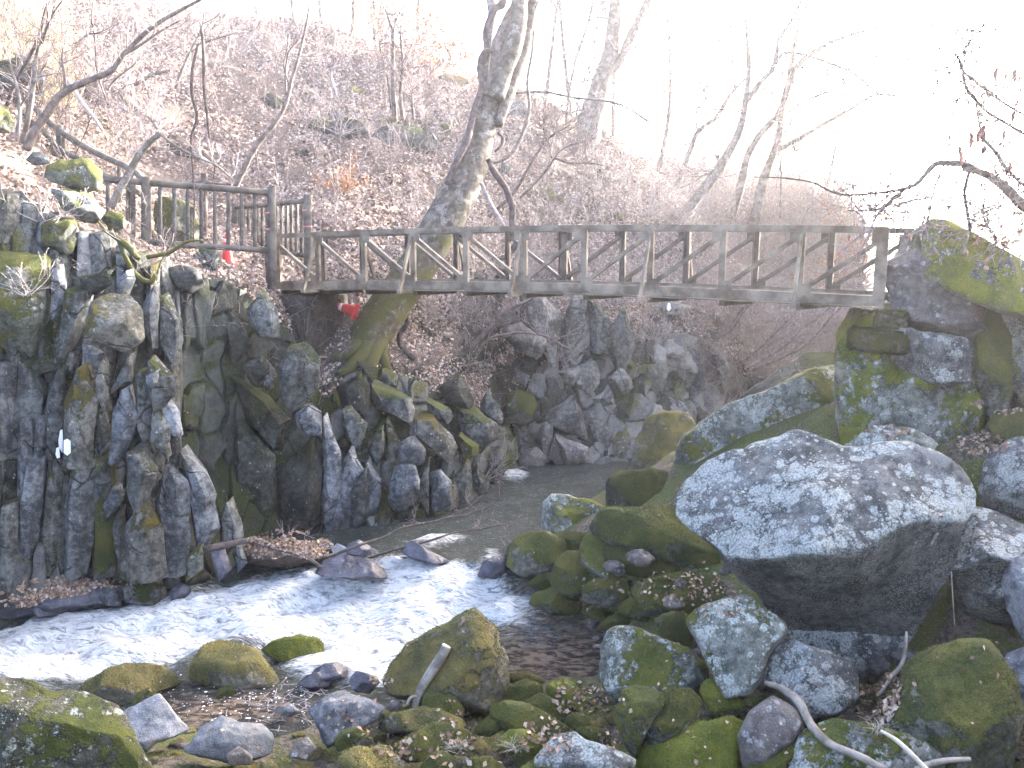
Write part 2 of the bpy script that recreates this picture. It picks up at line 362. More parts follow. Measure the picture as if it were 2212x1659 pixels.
# ------------------------------------------------------------------ terrain: hillside as a loft, near bank as a fitted surface
HU = [-500, -200, 0, 130, 250, 380, 480, 600, 690, 760, 830, 900, 1000, 1060, 1090, 1125, 1160, 1280, 1400, 1500, 1560, 1640, 1720]
# rows: foot, face, top, shelf, mid1, mid2, ridge, behind  as (v, Y)
HR = {
 -500: [(1460, 10.6), (800, 11.6), (300, 12.6), (230, 15), (120, 19), (-40, 25), (-330, 36)],
 -200: [(1370, 12.2), (800, 13.0), (360, 13.8), (300, 16.5), (180, 20.5), (20, 26), (-220, 38)],
 0:    [(1300, 13.5), (850, 14.3), (425, 14.9), (345, 17.5), (225, 22), (90, 28), (-140, 40)],
 130:  [(1275, 14.0), (870, 14.8), (490, 15.4), (415, 18.0), (290, 22.5), (140, 28), (-80, 40)],
 250:  [(1265, 14.3), (900, 15.1), (540, 15.9), (475, 18.6), (345, 23), (180, 28.5), (-30, 40)],
 380:  [(1255, 14.6), (920, 15.6), (590, 16.4), (545, 18.8), (405, 23.2), (215, 29), (20, 40)],
 480:  [(1225, 15.3), (930, 16.7), (600, 17.0), (563, 19.0), (450, 22.8), (240, 29), (48, 40)],
 600:  [(1175, 16.7), (960, 17.4), (700, 18.3), (622, 19.6), (500, 22.5), (265, 29), (66, 39.5)],
 690:  [(1160, 16.95), (970, 17.6), (835, 18.4), (660, 20.5), (520, 22.5), (285, 29), (80, 39)],
 760:  [(1150, 17.1), (960, 18.0), (745, 19.2), (665, 20.4), (540, 22.7), (300, 29), (95, 38.5)],
 830:  [(1135, 17.4), (970, 18.3), (780, 19.7), (700, 20.8), (560, 23), (320, 29), (108, 38)],
 900:  [(1122, 17.7), (975, 18.7), (800, 20.1), (725, 21.2), (580, 23.2), (335, 29), (122, 37.5)],
 1000: [(1085, 18.8), (980, 19.6), (850, 20.8), (755, 22.0), (610, 23.8), (360, 29.2), (155, 37)],
 1060: [(1045, 20.4), (980, 20.8), (880, 21.5), (785, 22.8), (630, 24.4), (375, 29.4), (180, 36.5)],
 1090: [(1012, 22.2), (985, 22.35), (945, 22.6), (815, 23.3), (645, 24.8), (385, 29.6), (195, 36.3)],
 1125: [(1010, 22.4), (970, 22.7), (920, 22.9), (770, 23.8), (640, 25.0), (395, 29.8), (212, 36)],
 1160: [(1010, 22.4), (920, 22.8), (800, 23.3), (700, 24.0), (630, 25.2), (410, 30), (232, 36)],
 1280: [(1010, 22.4), (880, 22.9), (720, 23.6), (655, 24.3), (600, 25.8), (440, 30.3), (292, 35.5)],
 1400: [(1003, 22.6), (880, 23.2), (715, 24.0), (655, 24.8), (600, 26.4), (480, 30.6), (385, 34.5)],
 1500: [(950, 24.2), (860, 24.6), (730, 25.2), (675, 26.0), (620, 27.4), (530, 30.8), (462, 34)],
 1560: [(930, 25.0), (850, 25.4), (760, 25.9), (710, 26.7), (655, 28), (580, 31), (520, 34)],
 1640: [(905, 26.0), (860, 26.4), (815, 26.8), (780, 27.5), (730, 29), (660, 31.5), (590, 34)],
 1720: [(890, 26.8), (865, 27.2), (840, 27.6), (815, 28.2), (780, 29.5), (730, 32), (680, 34)],
}
NR = 8
cols = []
for u in HU:
    rows = [at(u, v, Y) for v, Y in HR[u]]
    foot = rows[0].copy(); bed = foot + np.array([0, -.4, -1.6]); b = rows[-1]
    d = b-rows[-2]; d /= np.linalg.norm(d)
    back = b + np.array([d[0]*6+.5, 9., -1.5])
    rows = [bed] + rows + [back]
    cols.append(np.array(rows))
G = np.array(cols)                                        # (nu, nrow, 3)
def resample(G, axis, counts):
    G = np.moveaxis(G, axis, 0); n = len(G); out = []
    Q = np.concatenate([2*G[:1]-G[1:2], G, 2*G[-1:]-G[-2:-1]])
    for i in range(n-1):
        a, b, c, d = Q[i], Q[i+1], Q[i+2], Q[i+3]; k = counts[i]
        for t in np.linspace(0, 1, k, endpoint=False):
            m0 = (c-a)*.5*.7; m1 = (d-b)*.5*.7; t2 = t*t; t3 = t2*t
            out.append((2*t3-3*t2+1)*b+(t3-2*t2+t)*m0+(-2*t3+3*t2)*c+(t3-t2)*m1)
    out.append(G[-1]); return np.moveaxis(np.array(out), 0, axis)
cu = [max(4, int(abs(HU[i+1]-HU[i])/7)) for i in range(len(HU)-1)]
HG = resample(resample(G, 1, [4, 12, 12, 10, 16, 26, 34, 8]), 0, cu)
nu, nv = HG.shape[:2]
rowpos = np.concatenate([np.linspace(i, i+1, k, endpoint=False) for i, k in enumerate([4, 12, 12, 10, 16, 26, 34, 8])]+[[8]])
# relief: rough on the cliff band, soft humps on the leaf slope
amp = np.where(rowpos < 3, .30, np.where(rowpos < 4, .22, .34))[None, :]
nz_ = fbm(HG*np.array([.5, .5, .5]), 5, 3)
gul = vnoise(HG*np.array([.22, .12, .12]), 21)
T1 = np.gradient(HG, axis=0); T2 = np.gradient(HG, axis=1); NN = np.cross(T1, T2); NN /= np.linalg.norm(NN, axis=2)[..., None]+1e-9
fade = np.clip((rowpos-.5), 0, 1)[None, :]
HG = HG + NN*((nz_*amp*.6 + gul*.45*np.clip(rowpos-4.2, 0, 1)[None, :])*fade)[..., None]
idx = np.arange(nu*nv).reshape(nu, nv)
HF = np.stack([idx[:-1, :-1], idx[1:, :-1], idx[1:, 1:], idx[:-1, 1:]], -1).reshape(-1, 4)
def hill_mat():
    m = M_('hillside soil and rock'); nzv = m.nz()
    n = m.noise(2.2, 6, .6); n2 = m.noise(14, 5, .65); n3 = m.noise(45, 3, .65)
    earth = m.mix(m.rng(n2, .34, .66), (.04, .029, .023), (.16, .12, .095))
    earth = m.mix(m.rng(n3, .5, .68, 0, .75), earth, (.36, .30, .275))
    rock = m.mix(m.rng(m.math('ADD', m.math('MULTIPLY', n, .5), m.math('MULTIPLY', n2, .5)), .38, .64), (.016, .017, .015), (.075, .077, .07))
    rock = m.mix(m.rng(m.noise(1.0, 5, .65), .5, .66), rock, (.035, .048, .018))
    k = m.rng(m.math('ADD', nzv, m.math('MULTIPLY', m.math('SUBTRACT', n, .5), .7)), .48, .66)
    return m.done(m.mix(k, rock, earth), .95, m.bump(m.math('ADD', n2, m.math('MULTIPLY', n3, .5)), .9, .06), .2)
MAT['hill'] = hill_mat()
hill = mesh_obj('hillside', HG.reshape(-1, 3), HF, MAT['hill'], loc=(0, 25, 0)); tag(hill, 'leaf covered gorge hillside rising behind the bridge', kind='structure')

def sm(x, a, b):
    t = np.clip((x-a)/(b-a), 0, 1); return t*t*(3-2*t)
# near bank
GP = [(0, 1640, 8.6), (-400, 1640, 8.4), (300, 1600, 9.0), (450, 1520, 10.9), (330, 1500, 11.0), (600, 1545, 10.4), (700, 1480, 11.4), (800, 1620, 8.8), (1000, 1650, 8.5), (1000, 1510, 10.1), (1240, 1510, 10.2),
      (1250, 1400, 12.7), (1450, 1600, 8.95), (1700, 1650, 8.0), (1900, 1535, 8.8), (2150, 1650, 7.9), (1600, 1350, 10.4), (1440, 1390, 11.0), (1310, 1350, 12.0), (1170, 1335, 13.1),
      (1400, 1235, 12.9), (1500, 1150, 13.2), (1120, 1235, 15.1), (1200, 1130, 17.4), (1320, 1050, 18.2), (1400, 1010, 17.8), (1600, 910, 16.6), (1780, 840, 16.1), (1850, 965, 13.2),
      (2150, 905, 12.6), (2150, 970, 12.0), (2100, 1200, 10.6), (1950, 1440, 10.5), (2300, 1500, 8.6), (2120, 1400, 10.8)]
CPT = [at(*p) for p in GP] + [np.array(p, float) for p in [(0, 0, 4.3), (-6, 3, 2.3), (6, 3, 3.6), (0, 5, 1.9), (10, 8, 4.0), (14, 14, 5.5), (-9, 6, .8), (-3, 6, .9), (4, 6, 1.6), (9, 4, 4.2), (0, -5, 5), (-8, -4, 4.4), (8, -4, 5),
      (-3, 13.2, -1.3), (-7, 11.8, -1.3), (0, 14.3, -1.1), (-1, 18, -.9), (2, 20.5, -.9), (4, 21.2, -.7), (-4, 15.2, -1.1), (-11, 10, -1.3), (8, 21, -.4), (12, 22, -.2), (-2.5, 12, -.9), (13, 19, 2.5), (10, 17, 3.0), (-14, 8, -1)]]
CPT = np.array(CPT)
def tps_fit(P, reg=.02):
    n = len(P); d = np.linalg.norm(P[:, None, :2]-P[None, :, :2], axis=2); K = np.where(d > 0, d*d*np.log(d+1e-12), 0)+reg*np.eye(n)
    A = np.zeros((n+3, n+3)); A[:n, :n] = K; A[:n, n] = 1; A[:n, n+1:] = P[:, :2]; A[n, :n] = 1; A[n+1:, :n] = P[:, :2].T
    return np.linalg.solve(A, np.concatenate([P[:, 2], [0, 0, 0]]))
TW = tps_fit(CPT)
def ground_z(x, y, detail=True):
    x = np.asarray(x, float); y = np.asarray(y, float); sh = x.shape; x = x.ravel(); y = y.ravel()
    d = np.hypot(x[:, None]-CPT[None, :, 0], y[:, None]-CPT[None, :, 1]); K = np.where(d > 0, d*d*np.log(d+1e-12), 0)
    n = len(CPT); z = K@TW[:n] + TW[n] + x*TW[n+1] + y*TW[n+2]
    z = z - .26*sm(y, 5.5, 7.5)*(1-sm(y, 13, 15))
    if detail: z = z + .07*fbm(np.stack([x*1.4, y*1.4, x*0], -1), 4, 9)
    return z.reshape(sh)
gx = np.linspace(-16, 17, 260); gy = np.linspace(-6, 23.5, 250)
XX, YY = np.meshgrid(gx, gy, indexing='ij'); ZZ = np.zeros_like(XX)
for i in range(0, len(gx), 20): ZZ[i:i+20] = ground_z(XX[i:i+20], YY[i:i+20])
far_l = np.clip((YY-14)/3, 0, 1)*np.clip((-3.2-XX)/2, 0, 1); ZZ = ZZ*(1-far_l)+(-1.6)*far_l
def inside(poly, U_, V_):
    r = np.zeros(U_.shape, bool); n = len(poly)
    for i in range(n):
        (x0, y0), (x1, y1) = poly[i], poly[(i+1) % n]
        if y0 == y1: continue
        c = ((y0 > V_) != (y1 > V_)) & (U_ < (x1-x0)*(V_-y0)/(y1-y0)+x0); r ^= c
    return r
def water_level(X, Y):
    s = sm(Y + .18*X, 12.6, 15.6)                       # low below the rapid, high above it
    return -.48 + .50*s + .02*np.clip(Y-16, 0, 20)
def sm(x, a, b):
    t = np.clip((x-a)/(b-a), 0, 1); return t*t*(3-2*t)
WPOLY = [(-700, 1400), (0, 1290), (250, 1280), (410, 1245), (540, 1215), (700, 1160), (850, 1130), (1000, 1070), (1085, 1000), (1400, 995), (1345, 1030), (1300, 1062), (1195, 1072), (1165, 1150), (1105, 1165), (1092, 1245), (1150, 1262), (1150, 1315), (1260, 1335), (1305, 1355), (1300, 1465), (1240, 1490), (1100, 1450), (1085, 1470), (830, 1490), (690, 1500), (650, 1570), (560, 1590), (400, 1560), (340, 1500), (180, 1490), (0, 1480), (-700, 1600)]
WLV = water_level(XX, YY); U_, V_ = project(np.stack([XX, YY, WLV], -1))
dep_ = inside(WPOLY, U_, V_).astype(float)
for _ in range(2): dep_ = (dep_+np.roll(dep_, 1, 0)+np.roll(dep_, -1, 0)+np.roll(dep_, 1, 1)+np.roll(dep_, -1, 1))/5
ZZ = ZZ*(1-dep_)+np.minimum(ZZ, WLV-.35)*dep_
idx = np.arange(XX.size).reshape(XX.shape)
GF = np.stack([idx[:-1, :-1], idx[1:, :-1], idx[1:, 1:], idx[:-1, 1:]], -1).reshape(-1, 4)
def bank_mat():
    m = M_('stony bank soil'); n = m.noise(2.2, 6, .6); n2 = m.noise(14, 5, .65); n3 = m.noise(45, 3, .65)
    c = m.mix(m.rng(n2, .34, .66), (.04, .034, .028), (.15, .125, .10)); c = m.mix(m.rng(n, .40, .54), c, m.mix(n3, (.04, .05, .014), (.11, .125, .035)))
    c = m.mix(m.rng(n3, .56, .7, 0, .7), c, (.3, .26, .22))
    return m.done(c, .93, m.bump(m.math('ADD', n2, m.math('MULTIPLY', n3, .6)), 1.0, .05), .25)
MAT['bank'] = bank_mat()
bank = mesh_obj('ground', np.stack([XX, YY, ZZ], -1).reshape(-1, 3), GF, MAT['bank'], loc=(0, 8, 0)); tag(bank, 'stony near bank and stream bed', kind='structure')

# ground sheet reaching the horizon, far hill across the valley and an added unseen hill at the right blocking the sun
def height_patch(name, x0, x1, nx, y0, y1, ny, fn, mat, label):
    X, Y = np.meshgrid(np.linspace(x0, x1, nx), np.linspace(y0, y1, ny), indexing='ij'); Z = fn(X, Y)
    ix = np.arange(X.size).reshape(X.shape); F = np.stack([ix[:-1, :-1], ix[1:, :-1], ix[1:, 1:], ix[:-1, 1:]], -1).reshape(-1, 4)
    return tag(mesh_obj(name, np.stack([X, Y, Z], -1).reshape(-1, 3), F, mat, loc=(0, 0, 0)), label, kind='structure')
height_patch('terrain', -600, 600, 60, -600, 900, 75, lambda X, Y: -3.5 + 0*X - 4*sm(np.hypot(X, Y-10), 200, 600), MAT['earth'], 'low valley floor running out to the horizon')
def shade_hill_z(X, Y):
    edge = np.maximum(.70*Y+2.6, 8.5+.25*np.abs(Y)); t = X-edge
    return -3 + 9.0*sm(t, -1.0, 2.5) + 30.0*sm(t, 0.5, 18)*sm(Y, 6, 32) + .8*fbm(np.stack([X*.2, Y*.2, X*0], -1), 4, 5)*sm(t, 0, 4)
height_patch('shade_hill', 4, 140, 130, -60, 120, 150, shade_hill_z, MAT['hill'], 'added unseen slope on the right that keeps the sun off the gorge')
# ------------------------------------------------------------------ stream
wx = np.linspace(-15, 16, 620); wy = np.linspace(7.5, 30, 520)
WX, WY = np.meshgrid(wx, wy, indexing='ij')
Z0 = water_level(WX, WY)
U, V = project(np.stack([WX, WY, Z0], -1))
BL = [  # foam blobs in picture units: u, v, ru, rv, strength
 (840, 1295, 210, 76, 1.35), (790, 1380, 160, 75, 1.6), (640, 1325, 160, 72, 1.2), (480, 1335, 190, 62, 1.1), (250, 1378, 210, 74, 1.15), (60, 1412, 190, 76, 1.15), (-200, 1430, 260, 90, .8), (700, 1430, 80, 40, 1.0),
 (980, 1275, 120, 46, .85), (1070, 1305, 100, 42, .85), (1010, 1235, 90, 24, .6), (880, 1225, 110, 22, .75), (1150, 1365, 90, 46, .5), (800, 1440, 70, 45, 1.4), (560, 1255, 90, 20, .45),
 (640, 1225, 60, 22, .4), (745, 1200, 80, 20, .45), (1065, 1200, 20, 18, .9), (925, 1175, 60, 12, .9), (985, 1168, 40, 9, .5), (1112, 1022, 34, 14, 1.1), (1060, 1045, 30, 12, .5),
 (460, 1270, 60, 14, .4), (640, 1455, 60, 14, .35), (520, 1495, 50, 10, .5), (600, 1510, 60, 8, .4)]
foam = np.zeros_like(WX)
for u, v, ru, rv, s in BL: foam += s*np.exp(-(((U-u)/ru)**2+((V-v)/rv)**2)**1.4)
foam -= .3*np.exp(-(((U-560)/110)**2+((V-1345)/28)**2)) + .45*np.exp(-(((U-300)/150)**2+((V-1462)/24)**2)) + .25*np.exp(-(((U-830)/90)**2+((V-1262)/14)**2))
foam = np.clip(foam, 0, 1.15)
P3 = np.stack([WX, WY, WX*0], -1)
# flow runs from far right towards the near left: rotate the noise along it
ca, sa = math.cos(.55), math.sin(.55); FX = WX*ca+WY*sa; FY = -WX*sa+WY*ca
wav = fbm(np.stack([FX*.9, FY*2.6, WX*0], -1), 4, 31)
rap = np.clip(foam, 0, 1)
surge = fbm(np.stack([WX*1.1, WY*1.6, WX*0+4], -1), 4, 33)
Z = Z0 + wav*(.042+.05*rap) + surge*.14*rap
Z += .22*np.exp(-(((U-560)/120)**2+((V-1335)/40)**2)) + .15*np.exp(-(((U-430)/80)**2+((V-1315)/30)**2)) - .12*np.exp(-(((U-300)/120)**2+((V-1440)/30)**2))
calm = np.exp(-(((U-470)/170)**2+((V-1530)/45)**2)); Z = Z*(1-calm)+(-.47)*calm
shallow = np.clip(np.exp(-(((U-1210)/150)**2+((V-1420)/75)**2))*1.2 + calm*1.0 + .5*np.exp(-(((U-1120)/80)**2+((V-1290)/40)**2)), 0, 1)
ix = np.arange(WX.size).reshape(WX.shape)
WF = np.stack([ix[:-1, :-1], ix[1:, :-1], ix[1:, 1:], ix[:-1, 1:]], -1).reshape(-1, 4)
def water_mat():
    m = M_('stream water'); fo = m.attr('foam'); shv = m.attr('shallow')
    n1 = m.noise(2.4, 6, .62, stretch=(1.0, 2.6, 1, .55), dist=.7); n2 = m.noise(11, 5, .62, stretch=(1.0, 3.2, 1, .55), dist=.5); n3 = m.noise(34, 3, .6, stretch=(1, 2.6, 1, .4))
    k = m.math('ADD', m.math('MULTIPLY', n1, .55), m.math('MULTIPLY', n2, .45))
    thr = m.math('ADD', m.math('MULTIPLY', fo, .80), m.math('MULTIPLY', m.math('SUBTRACT', k, .5), 2.6))
    mask = m.rng(thr, .22, .86)
    # thin foam lines and flecks, then sparkle streaks painted onto the ripples
    fl = m.math('MULTIPLY', m.rng(n3, .58, .66), m.rng(m.noise(1.3, 3, .5), .38, .55)); mask = m.math('MAXIMUM', mask, m.math('MULTIPLY', fl, .55))
    sparkle = m.math('MULTIPLY', m.rng(m.noise(7, 5, .65, stretch=(.8, 3.6, 1, .12), dist=.4), .54, .68, 0, .6), m.math('SUBTRACT', 1.0, shv)); mask = m.math('MAXIMUM', mask, m.math('MULTIPLY', sparkle, .55))
    deep = m.mix(m.noise(.8, 3), (.028, .038, .034), (.06, .072, .064))
    col = m.mix(shv, deep, m.mix(m.rng(m.noise(5, 4, .6, stretch=(1, 2.2, 1, .2)), .4, .62), (.06, .04, .026), (.34, .25, .175)))  # brown bed of the shallows, with tan ripple reflections painted in
    st = m.noise(4.5, 6, .68, stretch=(1.0, 3.4, 1, .55), dist=1.0)
    col = m.mix(mask, col, m.mix(m.rng(m.math('ADD', m.math('MULTIPLY', st, .8), m.math('MULTIPLY', fo, .2)), .47, .68), (.15, .185, .205), (.84, .86, .86)))
    h = m.math('ADD', m.math('ADD', m.math('MULTIPLY', n1, 1.0), m.math('MULTIPLY', n2, .6)), m.math('MULTIPLY', n3, .14))
    nb = m.bump(h, 1.0, .22)
    r = m.rng(mask, 0, 1, .13, .65, smooth=False)
    return m.done(col, r, nb, .5)
water = mesh_obj('stream', np.stack([WX, WY, Z], -1).reshape(-1, 3), WF, water_mat(), loc=(0, 15, 0))
for nm, arr in (('foam', foam), ('shallow', shallow)):
    a = water.data.attributes.new(nm, 'FLOAT', 'POINT'); a.data.foreach_set('value', arr.astype(np.float32).ravel())
tag(water, 'stream running dark upstream and breaking into white rapids', kind='structure')
def water_z(X, Y): return float(water_level(np.array(X), np.array(Y)))
# ------------------------------------------------------------------ rocks from outlines, each a full solid at its own place
_ico = {}
def ico(sub):
    if sub not in _ico:
        bm = bmesh.new(); bmesh.ops.create_icosphere(bm, subdivisions=sub, radius=1)
        _ico[sub] = (np.array([v.co[:] for v in bm.verts]), np.array([[v.index for v in f.verts] for f in bm.faces])); bm.free()
    return _ico[sub]
def polar(poly, cx, cy, n=240):
    P = np.array(poly)-[cx, cy]; A = P; B = np.roll(P, -1, 0); th = np.arange(n)*2*math.pi/n; R = np.zeros(n)
    for i, t in enumerate(th):
        d = np.array([math.cos(t), math.sin(t)]); e = B-A; den = d[0]*e[:, 1]-d[1]*e[:, 0]
        with np.errstate(divide='ignore', invalid='ignore'):
            s = (A[:, 0]*e[:, 1]-A[:, 1]*e[:, 0])/den; q = (A[:, 0]*d[1]-A[:, 1]*d[0])/den
        ok = (s > 0) & (q >= -1e-6) & (q <= 1+1e-6)
        R[i] = s[ok].max() if ok.any() else np.nan
    R = np.where(np.isnan(R), np.nanmean(R), R)
    return R
def centroid(poly):
    P = np.array(poly); Q = np.roll(P, -1, 0); c = P[:, 0]*Q[:, 1]-Q[:, 0]*P[:, 1]; a = c.sum()/2
    return ((P[:, 0]+Q[:, 0])*c).sum()/(6*a), ((P[:, 1]+Q[:, 1])*c).sum()/(6*a)
def rock_verts(poly_uv, Y, thick=None, p=2.9, facets=5, rough=.05, seed=0, sub=4, vert=False, smooth=2, tilt=0.0, upfacet=0.3, under=0.0, under_z=0.0):
    g = np.random.default_rng(seed+11)
    cu_, cv_ = centroid(poly_uv); C = at(cu_, cv_, Y)
    w = C-CAMP; w /= np.linalg.norm(w)
    if vert: w = np.array([w[0], w[1], 0]); w /= np.linalg.norm(w)
    if tilt: w = w + np.array([tilt, 0, 0]); w /= np.linalg.norm(w)
    r = np.cross(w, [0, 0, 1]); r /= np.linalg.norm(r); up = np.cross(r, w)
    pl = []
    wv = C-CAMP; wv = wv/np.linalg.norm(wv)
    for u, v in poly_uv:
        d = ray(u, v); s = np.dot(C-CAMP, w)/np.dot(d, w); q = CAMP+d*s-C; pl.append((np.dot(q, r), np.dot(q, up)))
    cx, cy_ = centroid(pl); R = polar(pl, cx, cy_)
    for _ in range(smooth): R = (np.roll(R, 1)+2*R+np.roll(R, -1))/4
    size = R.mean(); T = thick if thick else size*.85
    S3, F = ico(sub); n = len(R)
    rho = np.hypot(S3[:, 0], S3[:, 2]); y = S3[:, 1]; ph = (np.arctan2(S3[:, 2], S3[:, 0]) % (2*math.pi))/(2*math.pi)*n
    i0 = np.floor(ph).astype(int) % n; fr = ph-np.floor(ph); Rp = R[i0]*(1-fr)+R[(i0+1) % n]*fr
    # toward the poles blend the outline to a rounder one so no star-like ridges run over the face
    Rm = (Rp*.75+R.mean()*.25); bl = np.clip(1-rho, 0, 1); Rp = Rp*(1-bl)+Rm*bl
    sc = (rho**p+np.abs(y)**p)**(-1/p)
    L = np.stack([rho*sc*Rp*np.cos(ph/n*2*math.pi), y*sc*T, rho*sc*Rp*np.sin(ph/n*2*math.pi)], -1)
    for k in range(facets):
        a = g.normal(size=3)*np.array([.8, 1, .8]); a[1] = -abs(a[1])-.75; a[2] += upfacet; a /= np.linalg.norm(a)
        dd = L@a; lim = dd.max()*g.uniform(.62, .86); ex = np.clip(dd-lim, 0, None); L = L-ex[:, None]*a[None, :]*.9
    for k in range(max(2, facets//2)):
        a = g.normal(size=3)*np.array([.7, 1, .7]); a[1] = abs(a[1])+.9; a /= np.linalg.norm(a); dd = L@a; lim = dd.max()*g.uniform(.6, .85); ex = np.clip(dd-lim, 0, None); L = L-ex[:, None]*a[None, :]*.9
    if under:
        uz = under_z*size+.22*size*vnoise(L*(1.3/size)+3, 71)+.18*L[:, 0]; lo_ = np.clip(uz-L[:, 2], 0, None); fr_ = np.clip(-L[:, 1]/T+.6, 0, 1.6); L[:, 1] += lo_*under*fr_; hi_ = np.clip(L[:, 2]-uz, 0, None); L[:, 1] += hi_*.45*under*np.clip(-L[:, 1]/T+.4, 0, 1)
    Wd = C + (L[:, :1]+cx)*r + L[:, 1:2]*w + (L[:, 2:]+cy_)*up
    N = L/(np.linalg.norm(L, axis=1)[:, None]+1e-9); N = N[:, :1]*r+N[:, 1:2]*w+N[:, 2:]*up
    dsp = fbm(Wd*(1.1/max(size, .1)) + seed*3.7, 5, seed % 97, .55)*rough*size
    dsp += np.abs(vnoise(Wd*(2.6/max(size, .1))+seed, seed % 89))*-.25*rough*size
    if sub >= 5: dsp += .022*fbm(Wd*4.5, 3, 61)-.03*np.abs(vnoise(Wd*3.1+9, 64))*min(1, size)+.006*fbm(Wd*17, 2, 62)
    Wd = Wd + N*dsp[:, None]
    return Wd, F
RID = [100]; MOSSY = []
def rock(name, label, cat, crop, outline, zg=None, Y=None, mat='moss', group=None, parent=None, **kw):
    RID[0] += 1; seed = kw.pop('seed', RID[0])
    poly = cp(crop, outline)
    if Y is None:
        vb = max(v for _, v in poly); ub = np.mean([u for u, v in poly]); hit = atz(ub, vb, zg)
        wdt = (max(u for u, _ in poly)-min(u for u, _ in poly))/FD*hit[1]
        Y = hit[1]+.22*wdt
    Vv, F = rock_verts(poly, Y, seed=seed, **kw)
    o = mesh_obj(name, Vv, F, MAT[mat], parent)
    if mat in ('moss', 'mossbright', 'mossdark', 'mosstan', 'lichenmoss') and Y < 15.5: MOSSY.append((Vv, F, mat))
    if parent is None: tag(o, label, cat, group)
    return o
B = 'boulder'
# --- foreground, left to right
rock(B, 'big dark boulder with moss and white lichen spots in the lower left corner', 'boulder', 'G', [(-160, 1060), (60, 1035), (200, 1080), (340, 1160), (480, 1165), (600, 1200), (720, 1260), (800, 1350), (850, 1450), (880, 1550), (950, 1659), (980, 1900), (-160, 1950)], Y=7.9, mat='corner', sub=6, p=3, facets=7, rough=.09)
rock('stone', 'low olive tan stone half under the water beside the big dark corner boulder', 'stone', 'G', [(470, 1200), (560, 1100), (680, 1020), (800, 990), (1040, 1000), (1110, 1060), (1180, 1110), (1020, 1180), (980, 1240), (830, 1290), (650, 1260)], zg=-.55, mat='mosstan', thick=.5, sub=5, rough=.05)
rock('stone', 'small dark mossy stone capping the end of the low tan stone', 'stone', 'G', [(830, 1280), (870, 1180), (960, 1140), (1020, 1190), (960, 1260), (900, 1290)], zg=-.2, mat='mossdark', sub=4)
rock('slab', 'smooth blue grey sloping slab next to the big dark corner boulder', 'slab', 'G', [(800, 1290), (1020, 1190), (1120, 1310), (1220, 1410), (1000, 1510), (930, 1560), (870, 1520), (840, 1420)], zg=-.1, mat='bluegrey', p=5, facets=3, rough=.025, sub=5)
rock(B, 'pale grey angular boulder at the edge of the still pool', 'boulder', 'G', [(1140, 1550), (1230, 1470), (1290, 1360), (1420, 1318), (1480, 1340), (1550, 1375), (1690, 1358), (1740, 1400), (1765, 1470), (1750, 1560), (1620, 1620), (1450, 1620), (1250, 1590)], zg=.0, mat='bluegrey', p=3.4, facets=8, rough=.06, sub=5)
rock('stone', 'small purple grey stone in front of the pale angular boulder', 'stone', 'G', [(1440, 1580), (1530, 1515), (1620, 1580), (1610, 1640), (1470, 1640)], zg=.1, mat='purple', sub=4)
rock('stone', 'purple grey pebble stone between the pale boulder and the tilted slab', 'stone', 'G', [(1845, 1590), (1890, 1490), (1970, 1455), (2040, 1540), (1970, 1610)], zg=.08, mat='purple', sub=4)
rock(B, 'rounded dark boulder with olive moss standing at the rapid edge', 'boulder', 'G', [(1195, 1080), (1215, 990), (1300, 880), (1400, 838), (1500, 838), (1650, 900), (1720, 980), (1795, 1080), (1790, 1150), (1650, 1175), (1400, 1150), (1250, 1120)], zg=-.5, mat='mosstan', sub=5, p=2.8, facets=4, rough=.05)
rock(B, 'bright green moss covered boulder behind the rounded dark one in the rapid', 'boulder', 'G', [(1660, 900), (1760, 840), (1880, 800), (2020, 820), (2075, 860), (2105, 990), (1980, 1000), (1800, 985), (1700, 930)], zg=-.5, mat='mossbright', sub=5, facets=4)
rock('stone', 'dark wet stone between the mossy rapid boulders and the pyramid boulder', 'stone', 'H', [(-240, 1090), (-180, 1030), (-90, 985), (0, 980), (75, 1015), (70, 1080), (-60, 1110), (-180, 1120)], zg=-.42, mat='wet', sub=4)
rock('stone', 'dark wet stone touching the foot of the pyramid boulder', 'stone', 'H', [(55, 1100), (110, 1035), (240, 1065), (265, 1110), (200, 1185), (100, 1170)], zg=-.3, mat='wet', sub=4)
rock('stone', 'low dark stone in the pool behind the tilted slab', 'stone', 'G', [(1900, 1120), (1960, 1060), (2060, 1040), (2130, 1080), (2110, 1140), (1980, 1160)], zg=-.45, mat='wet', sub=4)
rock('stone', 'little green stone under water in the still pool', 'stone', 'G', [(1370, 1200), (1400, 1140), (1480, 1130), (1530, 1180), (1470, 1220)], zg=-.5, mat='mossdark', sub=4)
rock('stone', 'flat grey stone in the pool debris before the tilted slab', 'stone', 'G', [(1740, 1300), (1780, 1260), (1860, 1245), (1920, 1290), (1860, 1330)], zg=-.4, mat='bluegrey', sub=4)
rock('slab', 'tilted angular grey slab with olive top beside the pool', 'slab', '0', [(664, 1532), (700, 1508), (745, 1490), (800, 1510), (832, 1528), (810, 1560), (760, 1590), (708, 1612), (690, 1580)], zg=-.1, mat='grey', p=7, facets=2, rough=.03, sub=5)
rock(B, 'large pyramid shaped mossy boulder standing in the middle foreground', 'boulder', 'H', [(262, 1100), (330, 1000), (450, 860), (560, 810), (680, 755), (800, 665), (870, 638), (960, 690), (1030, 755), (1062, 850), (1085, 950), (1085, 1080), (1040, 1190), (950, 1310), (850, 1310), (690, 1240), (480, 1230), (300, 1190)], zg=-.25, mat='mosstan', sub=6, p=2.5, facets=2, rough=.09, thick=.95, upfacet=-.2)
rock('stone', 'small purple stone under the foot of the leaning driftwood', 'stone', 'H', [(305, 1270), (340, 1220), (400, 1235), (420, 1290), (340, 1310)], zg=0., mat='purple', sub=3)
